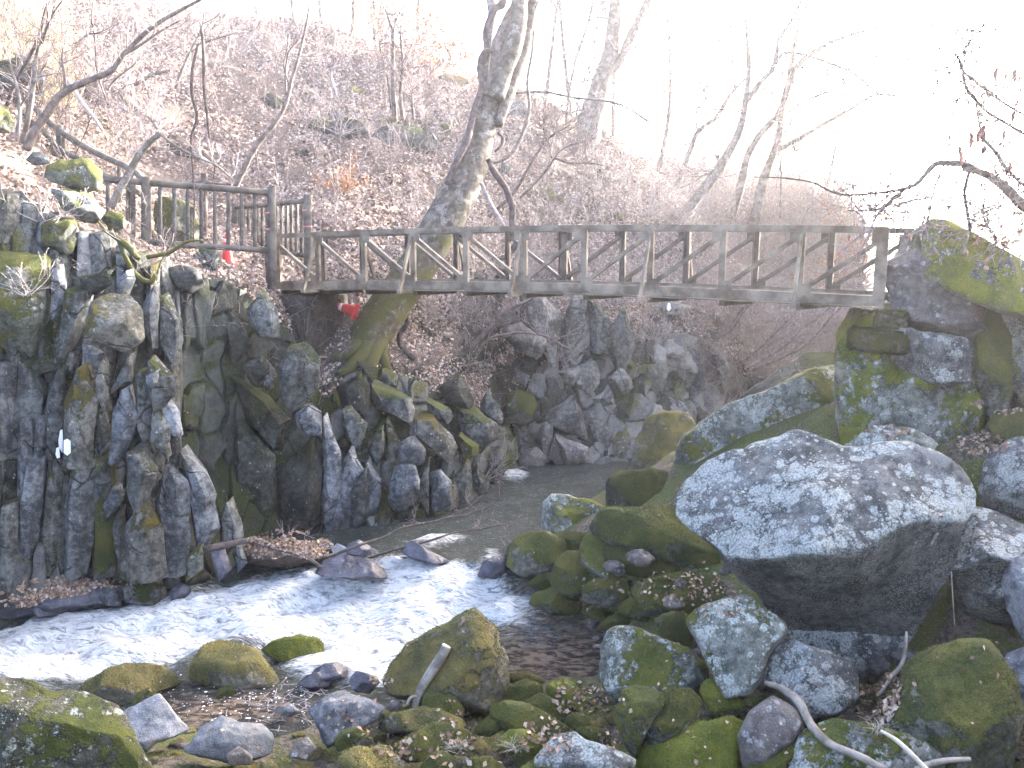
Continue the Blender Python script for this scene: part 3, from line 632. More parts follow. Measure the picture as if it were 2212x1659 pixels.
rock('stone', 'olive mossy stone directly below the pyramid boulder', 'stone', 'H', [(525, 1270), (545, 1180), (640, 1165), (735, 1170), (815, 1290), (800, 1350), (660, 1320)], zg=.05, mat='moss', sub=4)
rock('slab', 'flat grey olive stone with a dark hollow below the driftwood', 'slab', 'H', [(215, 1400), (350, 1300), (500, 1268), (640, 1280), (800, 1340), (830, 1400), (700, 1430), (500, 1420), (300, 1440)], zg=.12, mat='mosstan', thick=.35, sub=5, p=3.2)
rock('stone', 'dark green mossy stone with pointed right end near the bottom edge', 'stone', 'H', [(350, 1560), (400, 1440), (520, 1388), (690, 1368), (780, 1400), (858, 1432), (810, 1520), (650, 1620), (440, 1630)], zg=.2, mat='moss', sub=5)
rock('stone', 'small olive mossy hump left of the dark green pointed stone', 'stone', 'H', [(-30, 1480), (20, 1420), (110, 1392), (200, 1440), (230, 1510), (60, 1560), (-20, 1550)], zg=.15, mat='moss', sub=4)
rock('stone', 'wide olive mossy hump at the bottom edge below the tilted slab', 'stone', 'H', [(-40, 1640), (20, 1550), (120, 1505), (300, 1520), (400, 1600), (420, 1720), (100, 1760), (-50, 1730)], zg=.3, mat='mosstan', sub=5)
rock('stone', 'brown mossy stone between pointed stone and long mossy hump', 'stone', 'H', [(850, 1400), (950, 1338), (1040, 1350), (1065, 1410), (960, 1460), (880, 1450)], zg=.15, mat='mossdark', sub=4)
rock('stone', 'long mossy stone sloping right in the centre foreground', 'stone', 'H', [(945, 1330), (985, 1250), (1090, 1218), (1250, 1270), (1400, 1350), (1510, 1430), (1400, 1500), (1290, 1510), (1130, 1460), (1000, 1400)], zg=.15, mat='moss', sub=5)
rock('stone', 'bright moss cushion stone below the long sloping mossy stone', 'stone', 'H', [(1005, 1490), (1090, 1412), (1220, 1408), (1335, 1490), (1300, 1580), (1100, 1570)], zg=.25, mat='mossbright', sub=4)
rock('stone', 'low mossy stone at the water edge right of the pyramid boulder', 'stone', 'H', [(1060, 1110), (1100, 1050), (1210, 1035), (1320, 1085), (1325, 1120), (1200, 1130)], zg=-.1, mat='mosstan', sub=4)
rock('stone', 'bright mossy stone touching the right side of the pyramid boulder', 'stone', 'H', [(1040, 1210), (1085, 1130), (1200, 1088), (1300, 1120), (1320, 1190), (1200, 1250), (1090, 1250)], zg=.0, mat='moss', sub=4)
rock('stone', 'mossy stone with pale rim right of the long sloping one', 'stone', 'H', [(1150, 1230), (1290, 1170), (1400, 1225), (1485, 1310), (1440, 1370), (1290, 1350)], zg=.05, mat='moss', sub=4)
rock('stone', 'bright mossy stone at the brown shallows edge', 'stone', 'H', [(1310, 1150), (1380, 1095), (1460, 1085), (1530, 1125), (1590, 1240), (1540, 1305), (1440, 1280), (1340, 1200)], zg=.0, mat='mossbright', sub=4)
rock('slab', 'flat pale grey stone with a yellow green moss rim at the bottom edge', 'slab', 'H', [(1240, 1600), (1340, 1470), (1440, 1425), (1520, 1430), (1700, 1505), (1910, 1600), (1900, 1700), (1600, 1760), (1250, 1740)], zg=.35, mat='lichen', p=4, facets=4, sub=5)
rock('stone', 'yellow green moss mound at the bottom edge under the flat pale stone', 'stone', 'H', [(1150, 1660), (1250, 1600), (1400, 1590), (1560, 1640), (1540, 1760), (1180, 1760)], Y=8.15, mat='mossbright', sub=4)
rock('stone', 'brown mossy hump at the bottom edge in the centre', 'stone', 'H', [(760, 1680), (850, 1590), (960, 1580), (1060, 1640), (1080, 1740), (780, 1760)], zg=.4, mat='mossdark', sub=4)
rock('stone', 'olive mossy stone at the bottom edge beside the dry grass tuft', 'stone', 'H', [(520, 1650), (600, 1560), (680, 1545), (750, 1590), (740, 1700), (540, 1720)], zg=.35, mat='moss', sub=4)
rock('stone', 'dark mossy stone in the shade below the shallows leaves', 'stone', 'H', [(1500, 1420), (1560, 1390), (1690, 1400), (1750, 1460), (1740, 1530), (1600, 1500)], zg=.2, mat='mossdark', sub=4)
rock('stone', 'small mossy stone left of the shaded leaf gap', 'stone', 'H', [(1430, 1370), (1490, 1310), (1590, 1340), (1620, 1390), (1520, 1420)], zg=.15, mat='mossdark', sub=4)
# --- lower right
rock(B, 'grey boulder with a vivid green moss patch right of the shallows', 'boulder', '0', [(1294, 1470), (1299, 1400), (1315, 1362), (1345, 1353), (1380, 1358), (1440, 1378), (1490, 1398), (1530, 1440), (1535, 1480), (1490, 1510), (1390, 1510), (1335, 1520), (1308, 1500)], zg=.2, mat='lichenmoss', sub=5, p=2.6, facets=4)
rock('stone', 'grey green mossy stone in front of the vivid patch boulder', 'stone', '0', [(1325, 1540), (1345, 1490), (1375, 1477), (1430, 1482), (1450, 1510), (1400, 1580), (1365, 1640), (1335, 1600)], zg=.3, mat='moss', sub=5)
rock(B, 'rounded olive and yellow mossy boulder beside the small round moss ball', 'boulder', '0', [(1350, 1600), (1368, 1545), (1410, 1500), (1450, 1483), (1490, 1487), (1514, 1510), (1512, 1560), (1440, 1610), (1375, 1632)], zg=.35, mat='moss', sub=5)
rock('stone', 'small round moss ball stone below the lichened boulder', 'stone', '0', [(1508, 1490), (1520, 1468), (1550, 1460), (1580, 1483), (1612, 1522), (1590, 1548), (1540, 1552)], zg=.45, mat='mossbright', sub=4)
rock(B, 'long bright green mossy boulder on the bottom edge', 'boulder', '0', [(1362, 1630), (1410, 1592), (1500, 1560), (1580, 1543), (1608, 1560), (1612, 1620), (1590, 1720), (1400, 1730)], Y=8.4, mat='mossbright', sub=5)
rock(B, 'lichen crusted boulder with moss cap under the left flank of the giant boulder', 'boulder', '0', [(1478, 1340), (1505, 1312), (1560, 1290), (1620, 1282), (1660, 1315), (1702, 1348), (1695, 1375), (1655, 1415), (1645, 1470), (1615, 1510), (1565, 1520), (1535, 1450), (1500, 1390)], zg=.6, mat='lichenmoss', sub=5)
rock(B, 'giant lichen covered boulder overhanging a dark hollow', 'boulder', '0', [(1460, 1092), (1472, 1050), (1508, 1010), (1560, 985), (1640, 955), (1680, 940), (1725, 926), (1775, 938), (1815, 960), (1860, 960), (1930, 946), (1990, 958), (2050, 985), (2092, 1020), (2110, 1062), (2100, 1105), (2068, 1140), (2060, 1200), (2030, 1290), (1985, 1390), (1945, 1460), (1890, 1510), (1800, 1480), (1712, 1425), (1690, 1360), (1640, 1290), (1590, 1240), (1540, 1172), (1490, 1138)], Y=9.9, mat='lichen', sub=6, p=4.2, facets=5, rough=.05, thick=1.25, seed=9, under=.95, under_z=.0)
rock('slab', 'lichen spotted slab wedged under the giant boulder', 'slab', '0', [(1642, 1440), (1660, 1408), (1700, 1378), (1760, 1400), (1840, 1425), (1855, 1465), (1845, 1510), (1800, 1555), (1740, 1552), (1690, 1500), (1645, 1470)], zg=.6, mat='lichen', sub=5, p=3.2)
rock('stone', 'smooth brown grey rounded stone under the thick driftwood branch', 'stone', '0', [(1592, 1590), (1618, 1535), (1668, 1500), (1720, 1530), (1740, 1565), (1710, 1610), (1640, 1670), (1605, 1660)], zg=.45, mat='purple', sub=4, p=2.2, facets=1, rough=.02)
rock('stone', 'yellow mossy stone on the bottom edge below the smooth brown stone', 'stone', '0', [(1585, 1700), (1620, 1635), (1680, 1575), (1738, 1565), (1740, 1610), (1700, 1650), (1690, 1730), (1600, 1740)], Y=8.0, mat='mossbright', sub=4)
rock(B, 'flat lichened boulder carrying the driftwood at the bottom right', 'boulder', '0', [(1685, 1650), (1735, 1580), (1800, 1553), (1880, 1568), (1950, 1580), (2005, 1600), (2038, 1640), (2045, 1740), (1700, 1750)], Y=7.75, mat='lichenmoss', sub=5, p=3)
rock(B, 'large round green mossy boulder with a white lichen cap at the lower right', 'boulder', '0', [(1888, 1550), (1930, 1490), (1960, 1430), (2010, 1393), (2080, 1378), (2130, 1383), (2165, 1412), (2195, 1470), (2208, 1560), (2190, 1680), (2100, 1740), (1980, 1720), (1915, 1620)], Y=8.0, mat='moss', sub=6, p=2.3, facets=2, rough=.04)
rock(B, 'dark grey boulder cut by the right edge beside the round mossy one', 'boulder', '0', [(2145, 1460), (2175, 1415), (2240, 1385), (2330, 1390), (2340, 1540), (2240, 1570), (2185, 1530)], Y=8.3, mat='grey', sub=5)
rock(B, 'grey rounded boulder at the right edge above the hollow', 'boulder', '0', [(2166, 1260), (2190, 1205), (2250, 1170), (2340, 1180), (2350, 1340), (2270, 1390), (2210, 1385), (2180, 1330)], Y=9.0, mat='grey', sub=5)
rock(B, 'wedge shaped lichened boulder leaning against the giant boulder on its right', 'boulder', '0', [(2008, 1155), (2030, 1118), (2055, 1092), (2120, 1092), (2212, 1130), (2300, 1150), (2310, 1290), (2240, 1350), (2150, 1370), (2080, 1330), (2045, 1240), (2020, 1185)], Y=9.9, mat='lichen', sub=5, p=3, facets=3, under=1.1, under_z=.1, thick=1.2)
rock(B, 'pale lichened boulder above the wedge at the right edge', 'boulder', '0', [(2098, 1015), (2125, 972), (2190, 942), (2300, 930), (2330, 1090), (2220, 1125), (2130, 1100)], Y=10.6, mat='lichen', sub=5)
rock('stone', 'added dark stone standing in for the shade in the hollow under the giant boulder', 'stone', '0', [(1880, 1330), (2000, 1220), (2140, 1240), (2240, 1330), (2230, 1430), (2080, 1470), (1900, 1460)], Y=11.4, mat='mossdark', sub=4)  # added to darken the hollow, in place of its shade
# --- right bank, between rapid and giant boulder
rock('stone', 'small wet black stone splashing in the stream above the rapid', 'stone', '0', [(1030, 1246), (1043, 1212), (1065, 1200), (1094, 1204), (1098, 1238), (1070, 1252)], zg=-.15, mat='wet', sub=4, p=3)
rock(B, 'rounded green mossy boulder at the stream edge next to the wet black stone', 'boulder', '0', [(1088, 1222), (1098, 1180), (1112, 1160), (1140, 1147), (1180, 1150), (1232, 1172), (1238, 1225), (1190, 1250), (1130, 1252)], zg=-.1, mat='moss', sub=5)
rock(B, 'grey topped mossy boulder farthest upstream on the right bank', 'boulder', '0', [(1165, 1140), (1170, 1085), (1192, 1065), (1230, 1068), (1275, 1080), (1305, 1098), (1300, 1150), (1255, 1175), (1190, 1165)], zg=.1, mat='lichenmoss', sub=5)
rock(B, 'mossy block with leaves on top behind the long moss shelf', 'boulder', '0', [(1302, 1100), (1310, 1040), (1330, 1014), (1400, 1012), (1462, 1022), (1500, 1050), (1500, 1100), (1400, 1120), (1320, 1120)], zg=.9, mat='mossdark', sub=5, p=3.4)
rock('moss_shelf', 'long dark green moss shelf under the giant boulder left flank', 'rock', '0', [(1262, 1150), (1300, 1096), (1400, 1094), (1500, 1088), (1560, 1180), (1560, 1240), (1450, 1225), (1350, 1190)], zg=.75, mat='mossdark', sub=5, p=3)
rock('slab', 'tilted mossy slab with pale leaf strewn top edge by the stream', 'slab', '0', [(1250, 1215), (1256, 1165), (1280, 1148), (1340, 1165), (1420, 1195), (1510, 1215), (1550, 1250), (1440, 1275), (1310, 1262)], zg=.45, mat='moss', sub=5, p=3.4)
rock(B, 'dome shaped mossy boulder in front of the tilted mossy slab', 'boulder', '0', [(1186, 1255), (1198, 1208), (1230, 1190), (1275, 1189), (1288, 1225), (1292, 1275), (1240, 1298), (1200, 1278)], zg=.0, mat='moss', sub=5)
rock('stone', 'pointed dark moss stone at the foot of the dome boulder', 'stone', 'H', [(1190, 480), (1280, 420), (1380, 395), (1420, 470), (1380, 530), (1280, 520)], zg=-.12, mat='mossdark', sub=4)
rock(B, 'dark mossy boulder lying at the water edge below the dome boulder', 'boulder', '0', [(1142, 1304), (1152, 1282), (1185, 1268), (1205, 1264), (1235, 1272), (1260, 1302), (1258, 1326), (1190, 1330)], zg=-.2, mat='mossdark', sub=5)
rock('stone', 'low wet dark stone trailing from the water edge boulder', 'stone', 'H', [(1550, 660), (1590, 620), (1700, 640), (1780, 670), (1760, 720), (1620, 710)], zg=-.1, mat='mossdark', sub=4, thick=.3)
rock('stone', 'brown moss capped stone on the leafy bank', 'stone', 'H', [(1780, 640), (1850, 570), (1910, 555), (1990, 610), (2010, 680), (1970, 730), (1850, 700)], zg=.3, mat='mossdark', sub=4)
rock('stone', 'dark moss stone touching the shallows', 'stone', 'H', [(1640, 760), (1720, 690), (1840, 650), (1960, 720), (1970, 790), (1830, 790), (1700, 790)], zg=.0, mat='mossdark', sub=4)
rock('stone', 'dark moss stone behind the vivid patch boulder', 'stone', '0', [(1415, 1370), (1436, 1333), (1475, 1318), (1500, 1345), (1498, 1395), (1440, 1395)], zg=.5, mat='mossdark', sub=4)
rock('slab', 'broad dark moss ledge on the leafy bank left of the lichen crusted boulder', 'slab', '0', [(1360, 1300), (1395, 1248), (1470, 1235), (1545, 1245), (1580, 1295), (1540, 1335), (1440, 1335), (1380, 1330)], zg=.45, mat='mossdark', sub=5, p=3)
rock(B, 'grey brown boulder at the upper stream end under the long sloping slab', 'boulder', '0', [(1366, 1010), (1375, 945), (1393, 905), (1430, 889), (1490, 889), (1510, 930), (1490, 975), (1460, 1022), (1400, 1025)], zg=.9, mat='mosstan', sub=5, p=3)
rock('slab', 'long mossy slab with pale lichen rising to the bridge footing', 'slab', '0', [(1445, 1020), (1475, 945), (1555, 882), (1650, 842), (1740, 800), (1805, 786), (1830, 830), (1830, 940), (1760, 985), (1650, 985), (1580, 1000), (1510, 1040)], Y=15.4, mat='lichenmoss', sub=6, p=2.8, facets=6, thick=1.2)
rock('slab', 'dark grey ridge rock behind the long mossy slab', 'slab', '0', [(1590, 860), (1690, 795), (1745, 757), (1790, 752), (1830, 760), (1850, 830), (1760, 850), (1650, 880)], Y=17.0, mat='cliff_dark', sub=5, p=3)
rock('stone', 'leaf topped stone behind the crest of the giant boulder', 'stone', '0', [(1810, 970), (1865, 930), (1912, 916), (1970, 925), (2030, 955), (2000, 1000), (1850, 1000)], Y=12.1, mat='lichenmoss', sub=4)
for i, (lab, pts, zg_, mt) in enumerate([
    ('low moss step behind the grey topped boulder on the right bank', [(1330, 180), (1420, 140), (1560, 150), (1710, 230), (1620, 310), (1440, 300)], .3, 'mossdark'),
    ('long moss step running under the giant boulder left tip', [(1690, 210), (1900, 250), (2230, 330), (2240, 450), (1900, 440), (1710, 350)], .7, 'mossdark'),
    ('moss block in the middle of the stepped right bank', [(1550, 500), (1640, 440), (1850, 450), (1875, 560), (1720, 640), (1560, 590)], .25, 'moss'),
    ('dark moss block left of the lichen crusted boulder', [(1870, 490), (2050, 440), (2300, 470), (2310, 640), (2050, 670), (1910, 610)], .5, 'mossdark'),
    ('low moss stone above the vivid patch boulder', [(1990, 700), (2140, 650), (2310, 690), (2310, 810), (2090, 820)], .45, 'moss'),
    ('moss block between the dome boulder and the tilted slab', [(1610, 300), (1780, 320), (1880, 430), (1720, 480), (1600, 430)], .35, 'moss')]):
    rock('moss_block', lab, 'rock', 'H', pts, zg=zg_, mat=mt, sub=4, p=3.8, facets=5, rough=.08)
# --- rock wall at the right end of the bridge
rock('rock_dome', 'moss and lichen covered dome rock on top of the purple block', 'rock', '0', [(1950, 550), (1980, 496), (2016, 472), (2060, 481), (2120, 514), (2195, 552), (2290, 600), (2290, 700), (2170, 680), (2080, 640), (2000, 600)], Y=13.1, mat='mossgreywall', sub=5, p=3.4, thick=1.2, facets=5)
rock('rock_wall', 'dark mossy corner rock right of the broad lichened face', 'rock', '0', [(2105, 640), (2150, 610), (2185, 640), (2185, 860), (2140, 1000), (2080, 1010), (2110, 860)], Y=13.1, mat='mossdark', sub=5, p=4, vert=True, thick=.8)
rock('rock_wall', 'moss streaked rock face at the right edge beyond the corner rock', 'rock', '0', [(2160, 600), (2240, 590), (2360, 600), (2360, 900), (2240, 900), (2165, 870)], Y=13.0, mat='lichenmoss', sub=5, p=4, vert=True, thick=.9)
rock('rock_mound', 'rounded bright moss mound at the right edge above the streaked face', 'rock', '0', [(2150, 610), (2180, 575), (2240, 555), (2340, 560), (2340, 640), (2200, 630)], Y=12.9, mat='mossbright', sub=4)
rock('stone', 'dark ledge stone with leaves on it at the right edge', 'stone', '0', [(2125, 925), (2150, 885), (2240, 880), (2340, 890), (2340, 980), (2200, 985)], Y=11.9, mat='mossdark', sub=4, p=3.4)
# --- stream edge, left
rock('stone', 'pale wet flat stone in the rapid under the fallen branch', 'stone', '0', [(676, 1240), (700, 1210), (740, 1197), (790, 1203), (830, 1228), (840, 1250), (760, 1252)], zg=.0, mat='wet', sub=5, thick=.5)
rock('stone', 'small wet stone below the left cliff where the rapid begins', 'stone', '0', [(745, 1196), (752, 1175), (775, 1166), (800, 1180), (806, 1198), (775, 1206)], zg=.0, mat='wet', sub=4)
rock('stone', 'grass fringed wet stone lip at the head of the rapid', 'stone', '0', [(860, 1185), (890, 1165), (930, 1190), (980, 1215), (940, 1222), (885, 1205)], zg=.0, mat='wet', sub=4, thick=.35)
rock('stone', 'mossy stone on the leaf pile below the recessed cliff', 'stone', 'G', [(1780, 250), (1850, 200), (1960, 210), (2020, 260), (1980, 310), (1850, 310)], zg=.1, mat='mosstan', sub=4)
rock('stone', 'blue grey stone at the right end of the cliff leaf pile', 'stone', 'G', [(1990, 230), (2060, 180), (2140, 220), (2140, 290), (2040, 300)], zg=.05, mat='bluegrey', sub=4)
rock('stone', 'second blue grey stone beside the one ending the cliff leaf pile', 'stone', 'G', [(2120, 260), (2160, 215), (2230, 250), (2225, 300), (2150, 310)], zg=.02, mat='bluegrey', sub=4)
for i, (lab, pts, mt) in enumerate([
    ('pale column stump lying at the left shore in front of the cliff', [(640, 590), (640, 470), (690, 440), (790, 580), (770, 625), (690, 620)], 'cliff_blue'),
    ('mossy stone left of the pale column stump on the shore', [(510, 600), (530, 510), (580, 455), (650, 480), (660, 600), (580, 630)], 'moss'),
    ('grey moss topped boulder at the right end of the left shore', [(800, 600), (790, 500), (860, 450), (980, 465), (1060, 490), (1100, 560), (1090, 615), (940, 620)], 'cliff'),
    ('dark rounded stone at the cliff foot where the shore ends', [(1090, 590), (1100, 500), (1160, 465), (1220, 500), (1240, 560), (1180, 600)], 'wet'),
    ('dark hollow stone under the shore leaf pile', [(240, 560), (290, 500), (370, 500), (420, 550), (400, 600), (290, 610)], 'purple'),
    ('low dark shore rock at the left edge of the rapid', [(-60, 560), (0, 500), (120, 540), (180, 620), (60, 680), (-60, 690)], 'wet'),
    ('dark wet shore rock below the leaf pile', [(200, 640), (280, 590), (400, 600), (430, 640), (360, 690), (240, 700)], 'wet'),
    ('small brown grey stone on top of the shore leaf pile', [(210, 410), (250, 365), (320, 370), (340, 420), (270, 440)], 'purple')]):
    rock('stone' if i != 2 else B, lab, 'stone' if i != 2 else 'boulder', 'G', pts, zg=-.4, mat=mt, sub=4)

rock('shore_ledge', 'low dark ledge with a leaf pile along the foot of the left cliff', 'ledge', '0', [(-90, 1290), (0, 1262), (150, 1245), (300, 1240), (400, 1248), (420, 1268), (330, 1292), (180, 1318), (60, 1335), (-90, 1350)], zg=-.45, mat='wet', sub=5, p=3.5, thick=.75, facets=3, rough=.12)
rock('leaf_mound', 'rounded mound of leaves below the recessed part of the left cliff', 'mound', '0', [(525, 1215), (540, 1190), (580, 1168), (625, 1160), (675, 1172), (710, 1192), (716, 1208), (680, 1218), (600, 1226)], zg=-.05, mat='earth', sub=5, p=2.2, thick=.8, facets=0, rough=.1)
# cobbles between the named stones: too many and too small to pick apart
g = np.random.default_rng(77); V_l = []; F_l = []; n0 = 0; S3, FI = ico(3)
for k in range(260):
    if k < 170: u, v = g.uniform(250, 1750), g.uniform(1480, 1700)
    elif k < 215: u, v = g.uniform(1130, 1600), g.uniform(1200, 1420)
    else: u, v = g.uniform(1600, 2212), g.uniform(1400, 1680)
    z = .1
    for _ in range(4): q = atz(u, v, z); z = float(ground_z(np.array([q[0]]), np.array([q[1]]))[0])
    if z < -.42 or not (6.5 < q[1] < 16): continue
    s_ = g.uniform(.04, .13)*np.array([g.uniform(.9, 1.6), g.uniform(.9, 1.4), g.uniform(.6, .9)]); a = g.uniform(0, 6.28); W = S3*s_; W = W*(1+.5*fbm(S3*1.1+k, 3, k % 50))[:, None]
    W = np.stack([W[:, 0]*math.cos(a)-W[:, 1]*math.sin(a), W[:, 0]*math.sin(a)+W[:, 1]*math.cos(a), W[:, 2]], -1); V_l.append(W+q); F_l.append(FI+n0); n0 += len(S3)
for k in range(90):
    x_, y_ = g.uniform(6.2, 11.5), g.uniform(5.5, 14.5)
    if x_ < .66*y_+.6: continue
    q = np.array([x_, y_, float(ground_z(np.array([x_]), np.array([y_]))[0])]); s_ = g.uniform(.12, .5)*np.array([g.uniform(.9, 1.5), g.uniform(.9, 1.4), g.uniform(.6, 1.0)]); W = S3*s_; W = W*(1+.5*fbm(S3*1.1+k+500, 3, k % 50))[:, None]
    V_l.insert(0, W+q); F_l.insert(0, FI)
F_l = [FI+len(S3)*i for i in range(len(V_l))]
half = len(V_l)//3
for nm, lab, a, b, mt in (('cobbles', 'small mossy cobbles filling the near bank', 0, 2*half, 'mosstan'), ('pebbles', 'small grey cobbles among the mossy ones on the near bank', 2*half, len(V_l), 'purple')):
    off = sum(len(v) for v in V_l[:a]); tag(mesh_obj(nm, np.vstack(V_l[a:b]), np.vstack(F_l[a:b])-off, MAT[mt]), lab, 'stones', kind='stuff')

# short moss fuzz standing on the mossy stones
g = np.random.default_rng(31); BV = {}
for Vv, F, mt in MOSSY:
    t0, t1, t2 = Vv[F[:, 0]], Vv[F[:, 1]], Vv[F[:, 2]]; nr = np.cross(t1-t0, t2-t0); ar = np.linalg.norm(nr, axis=1)/2; nr = nr/(2*ar[:, None]+1e-12)
    cen = (t0+t1+t2)/3; nr = np.where(((cen-Vv.mean(0))*nr).sum(1)[:, None] < 0, -nr, nr); w = ar*np.clip(nr[:, 2]+.35, 0, 1)*(((cen-CAMP)*nr).sum(1) < .2)
    n = int(min(9000, w.sum()*(3200 if mt != 'lichenmoss' else 900)));
    if n < 5: continue
    k = g.choice(len(F), n, p=w/w.sum()); a, b = g.uniform(size=(2, n)); fl = a+b > 1; a[fl], b[fl] = 1-a[fl], 1-b[fl]; P = t0[k]+(t1[k]-t0[k])*a[:, None]+(t2[k]-t0[k])*b[:, None]; N = nr[k]
    keep = vnoise(P*2.6, 5)+.5*vnoise(P*7, 6) > (-.25 if mt != 'lichenmoss' else .25); P, N = P[keep], N[keep]; n = len(P); d = N+g.normal(0, .55, (n, 3)); d /= np.linalg.norm(d, axis=1)[:, None]; s = np.cross(d, g.normal(size=(n, 3))); s /= np.linalg.norm(s, axis=1)[:, None]
    L = g.uniform(.010, .028, n)[:, None]; BV.setdefault('bright' if mt == 'mossbright' else 'dark' if mt == 'mossdark' else 'mid', []).append(np.stack([P-s*.004, P+s*.004, P+d*L], 1).reshape(-1, 3))
for kd, lab, cols_ in (('bright', 'fine bright green moss fuzz on the greenest stones', [(.10, .12, .022), (.14, .155, .03), (.075, .092, .018), (.16, .17, .04)]), ('mid', 'fine olive moss fuzz on the boulders', [(.07, .08, .024), (.10, .107, .034), (.052, .063, .019), (.125, .125, .048)]), ('dark', 'fine dark moss fuzz on the shaded stones', [(.05, .062, .018), (.075, .085, .025), (.038, .048, .015)])):
    if kd in BV:
        V = np.vstack(BV[kd]); tag(mesh_obj('moss', V, np.arange(len(V)).reshape(-1, 3), leaf_mat('moss fuzz '+kd, cols_, .95), smooth=False), lab, 'moss', kind='stuff')
# ------------------------------------------------------------------ cliffs: every column or block a piece of its own
def column_verts(poly_uv, Y, seed, thick=None, rows=4, wob=.022, cuts=0, nz=.018):
    """jointed column: an irregular six sided section swept down the outline"""
    g = np.random.default_rng(seed); cu_, cv_ = centroid(poly_uv); C = at(cu_, cv_, Y); P = np.array([at(u, v, Y) for u, v in poly_uv])
    x = P[:, 0]; z = P[:, 2]; zt, zb = z.max(), z.min(); n = len(P); L = []; w0 = x.max()-x.min()
    V = []; d = thick or max(.16, min(.5, .42*w0)); a = g.uniform(.18, .36); b = g.uniform(.62, .85); k1, k2 = g.uniform(.5, .8), g.uniform(.45, .8); sl = g.uniform(-.12, .12)
    lean = g.uniform(-.04, .10)
    for r in range(rows):
        zz = zt-(zt-zb)*(.015+.97*r/(rows-1)); xs = []
        for i in range(n):
            z0, z1 = z[i], z[(i+1) % n]
            if (z0-zz)*(z1-zz) <= 0 and z0 != z1: xs.append(x[i]+(x[(i+1) % n]-x[i])*(zz-z0)/(z1-z0))
        l, rr = (min(xs), max(xs)) if xs else (x.min(), x.max()); w = max(rr-l, .03); j = g.normal(0, wob*.4*w0, 6); dz = g.normal(0, .02*w0, 6); e = .55+.45*min(1, w/w0*1.3)
        yo = Y+lean*(zz-zb)*1.0
        tz = sl*w if r == 0 else 0
        V += [(l, yo+j[0], zz+dz[0]), (l+w*a+j[1]*.5, yo-d*k1*e+j[2], zz+dz[1]+tz*.3), (l+w*b+j[3]*.5, yo-d*k2*e+j[4], zz+dz[2]-tz*.3), (rr, yo+j[5], zz+dz[3]-tz), (l+w*.72, yo+d*1.1, zz+dz[4]+.2*d*(r == 0)), (l+w*.28, yo+d*1.1, zz+dz[5]+.2*d*(r == 0))]
    V = np.array(V); F = []
    for r in range(rows-1):
        for k in range(6): F.append((r*6+k, (r+1)*6+k, (r+1)*6+(k+1) % 6, r*6+(k+1) % 6))
    F.append((0, 1, 2, 3, 4, 5)); m = (rows-1)*6; F.append((m+5, m+4, m+3, m+2, m+1, m))
    bm = bmesh.new(); vs_ = [bm.verts.new(v) for v in V]
    for f in F: bm.faces.new([vs_[i] for i in f])
    bmesh.ops.recalc_face_normals(bm, faces=bm.faces[:]); bm.normal_update()
    es = [e for e in bm.edges if len(e.link_faces) == 2 and e.calc_face_angle(0) > .22]
    bmesh.ops.bevel(bm, geom=es, offset=min(.022, .05*w0), segments=2, profile=.6, affect='EDGES', clamp_overlap=True)
    bmesh.ops.triangulate(bm, faces=bm.faces[:])
    for _ in range(cuts): bmesh.ops.subdivide_edges(bm, edges=bm.edges[:], cuts=1, use_grid_fill=True)
    if cuts: bmesh.ops.triangulate(bm, faces=bm.faces[:])
    bm.verts.index_update()
    V = np.array([v.co[:] for v in bm.verts]); F = np.array([[v.index for v in f.verts] for f in bm.faces]); bm.free()
    V = V + np.stack([fbm(V*2.1+seed*1.7+q*31, 3, q)*nz for q in range(3)], -1)*min(1, w0/.6)
    return V, F
def cliff_piece(parent, name, crop, pts, Y, mat, seed=None, egg=False, thick=None, **kw):
    RID[0] += 1; poly = cp(crop, pts); sd_ = seed or RID[0]
    if egg: Vv, F = rock_verts(poly, Y, seed=sd_, sub=4, p=2.6, facets=4, rough=.06, vert=True, smooth=1, upfacet=.1)
    else: Vv, F = column_verts(poly, Y, sd_, thick)
    return mesh_obj(name, Vv, F, MAT[mat], parent, smooth=egg)
cl = empty('columnar_cliff', at(250, 1250, 14.3)); tag(cl, 'columnar basalt cliff on the left bank below the log fence', kind='structure')
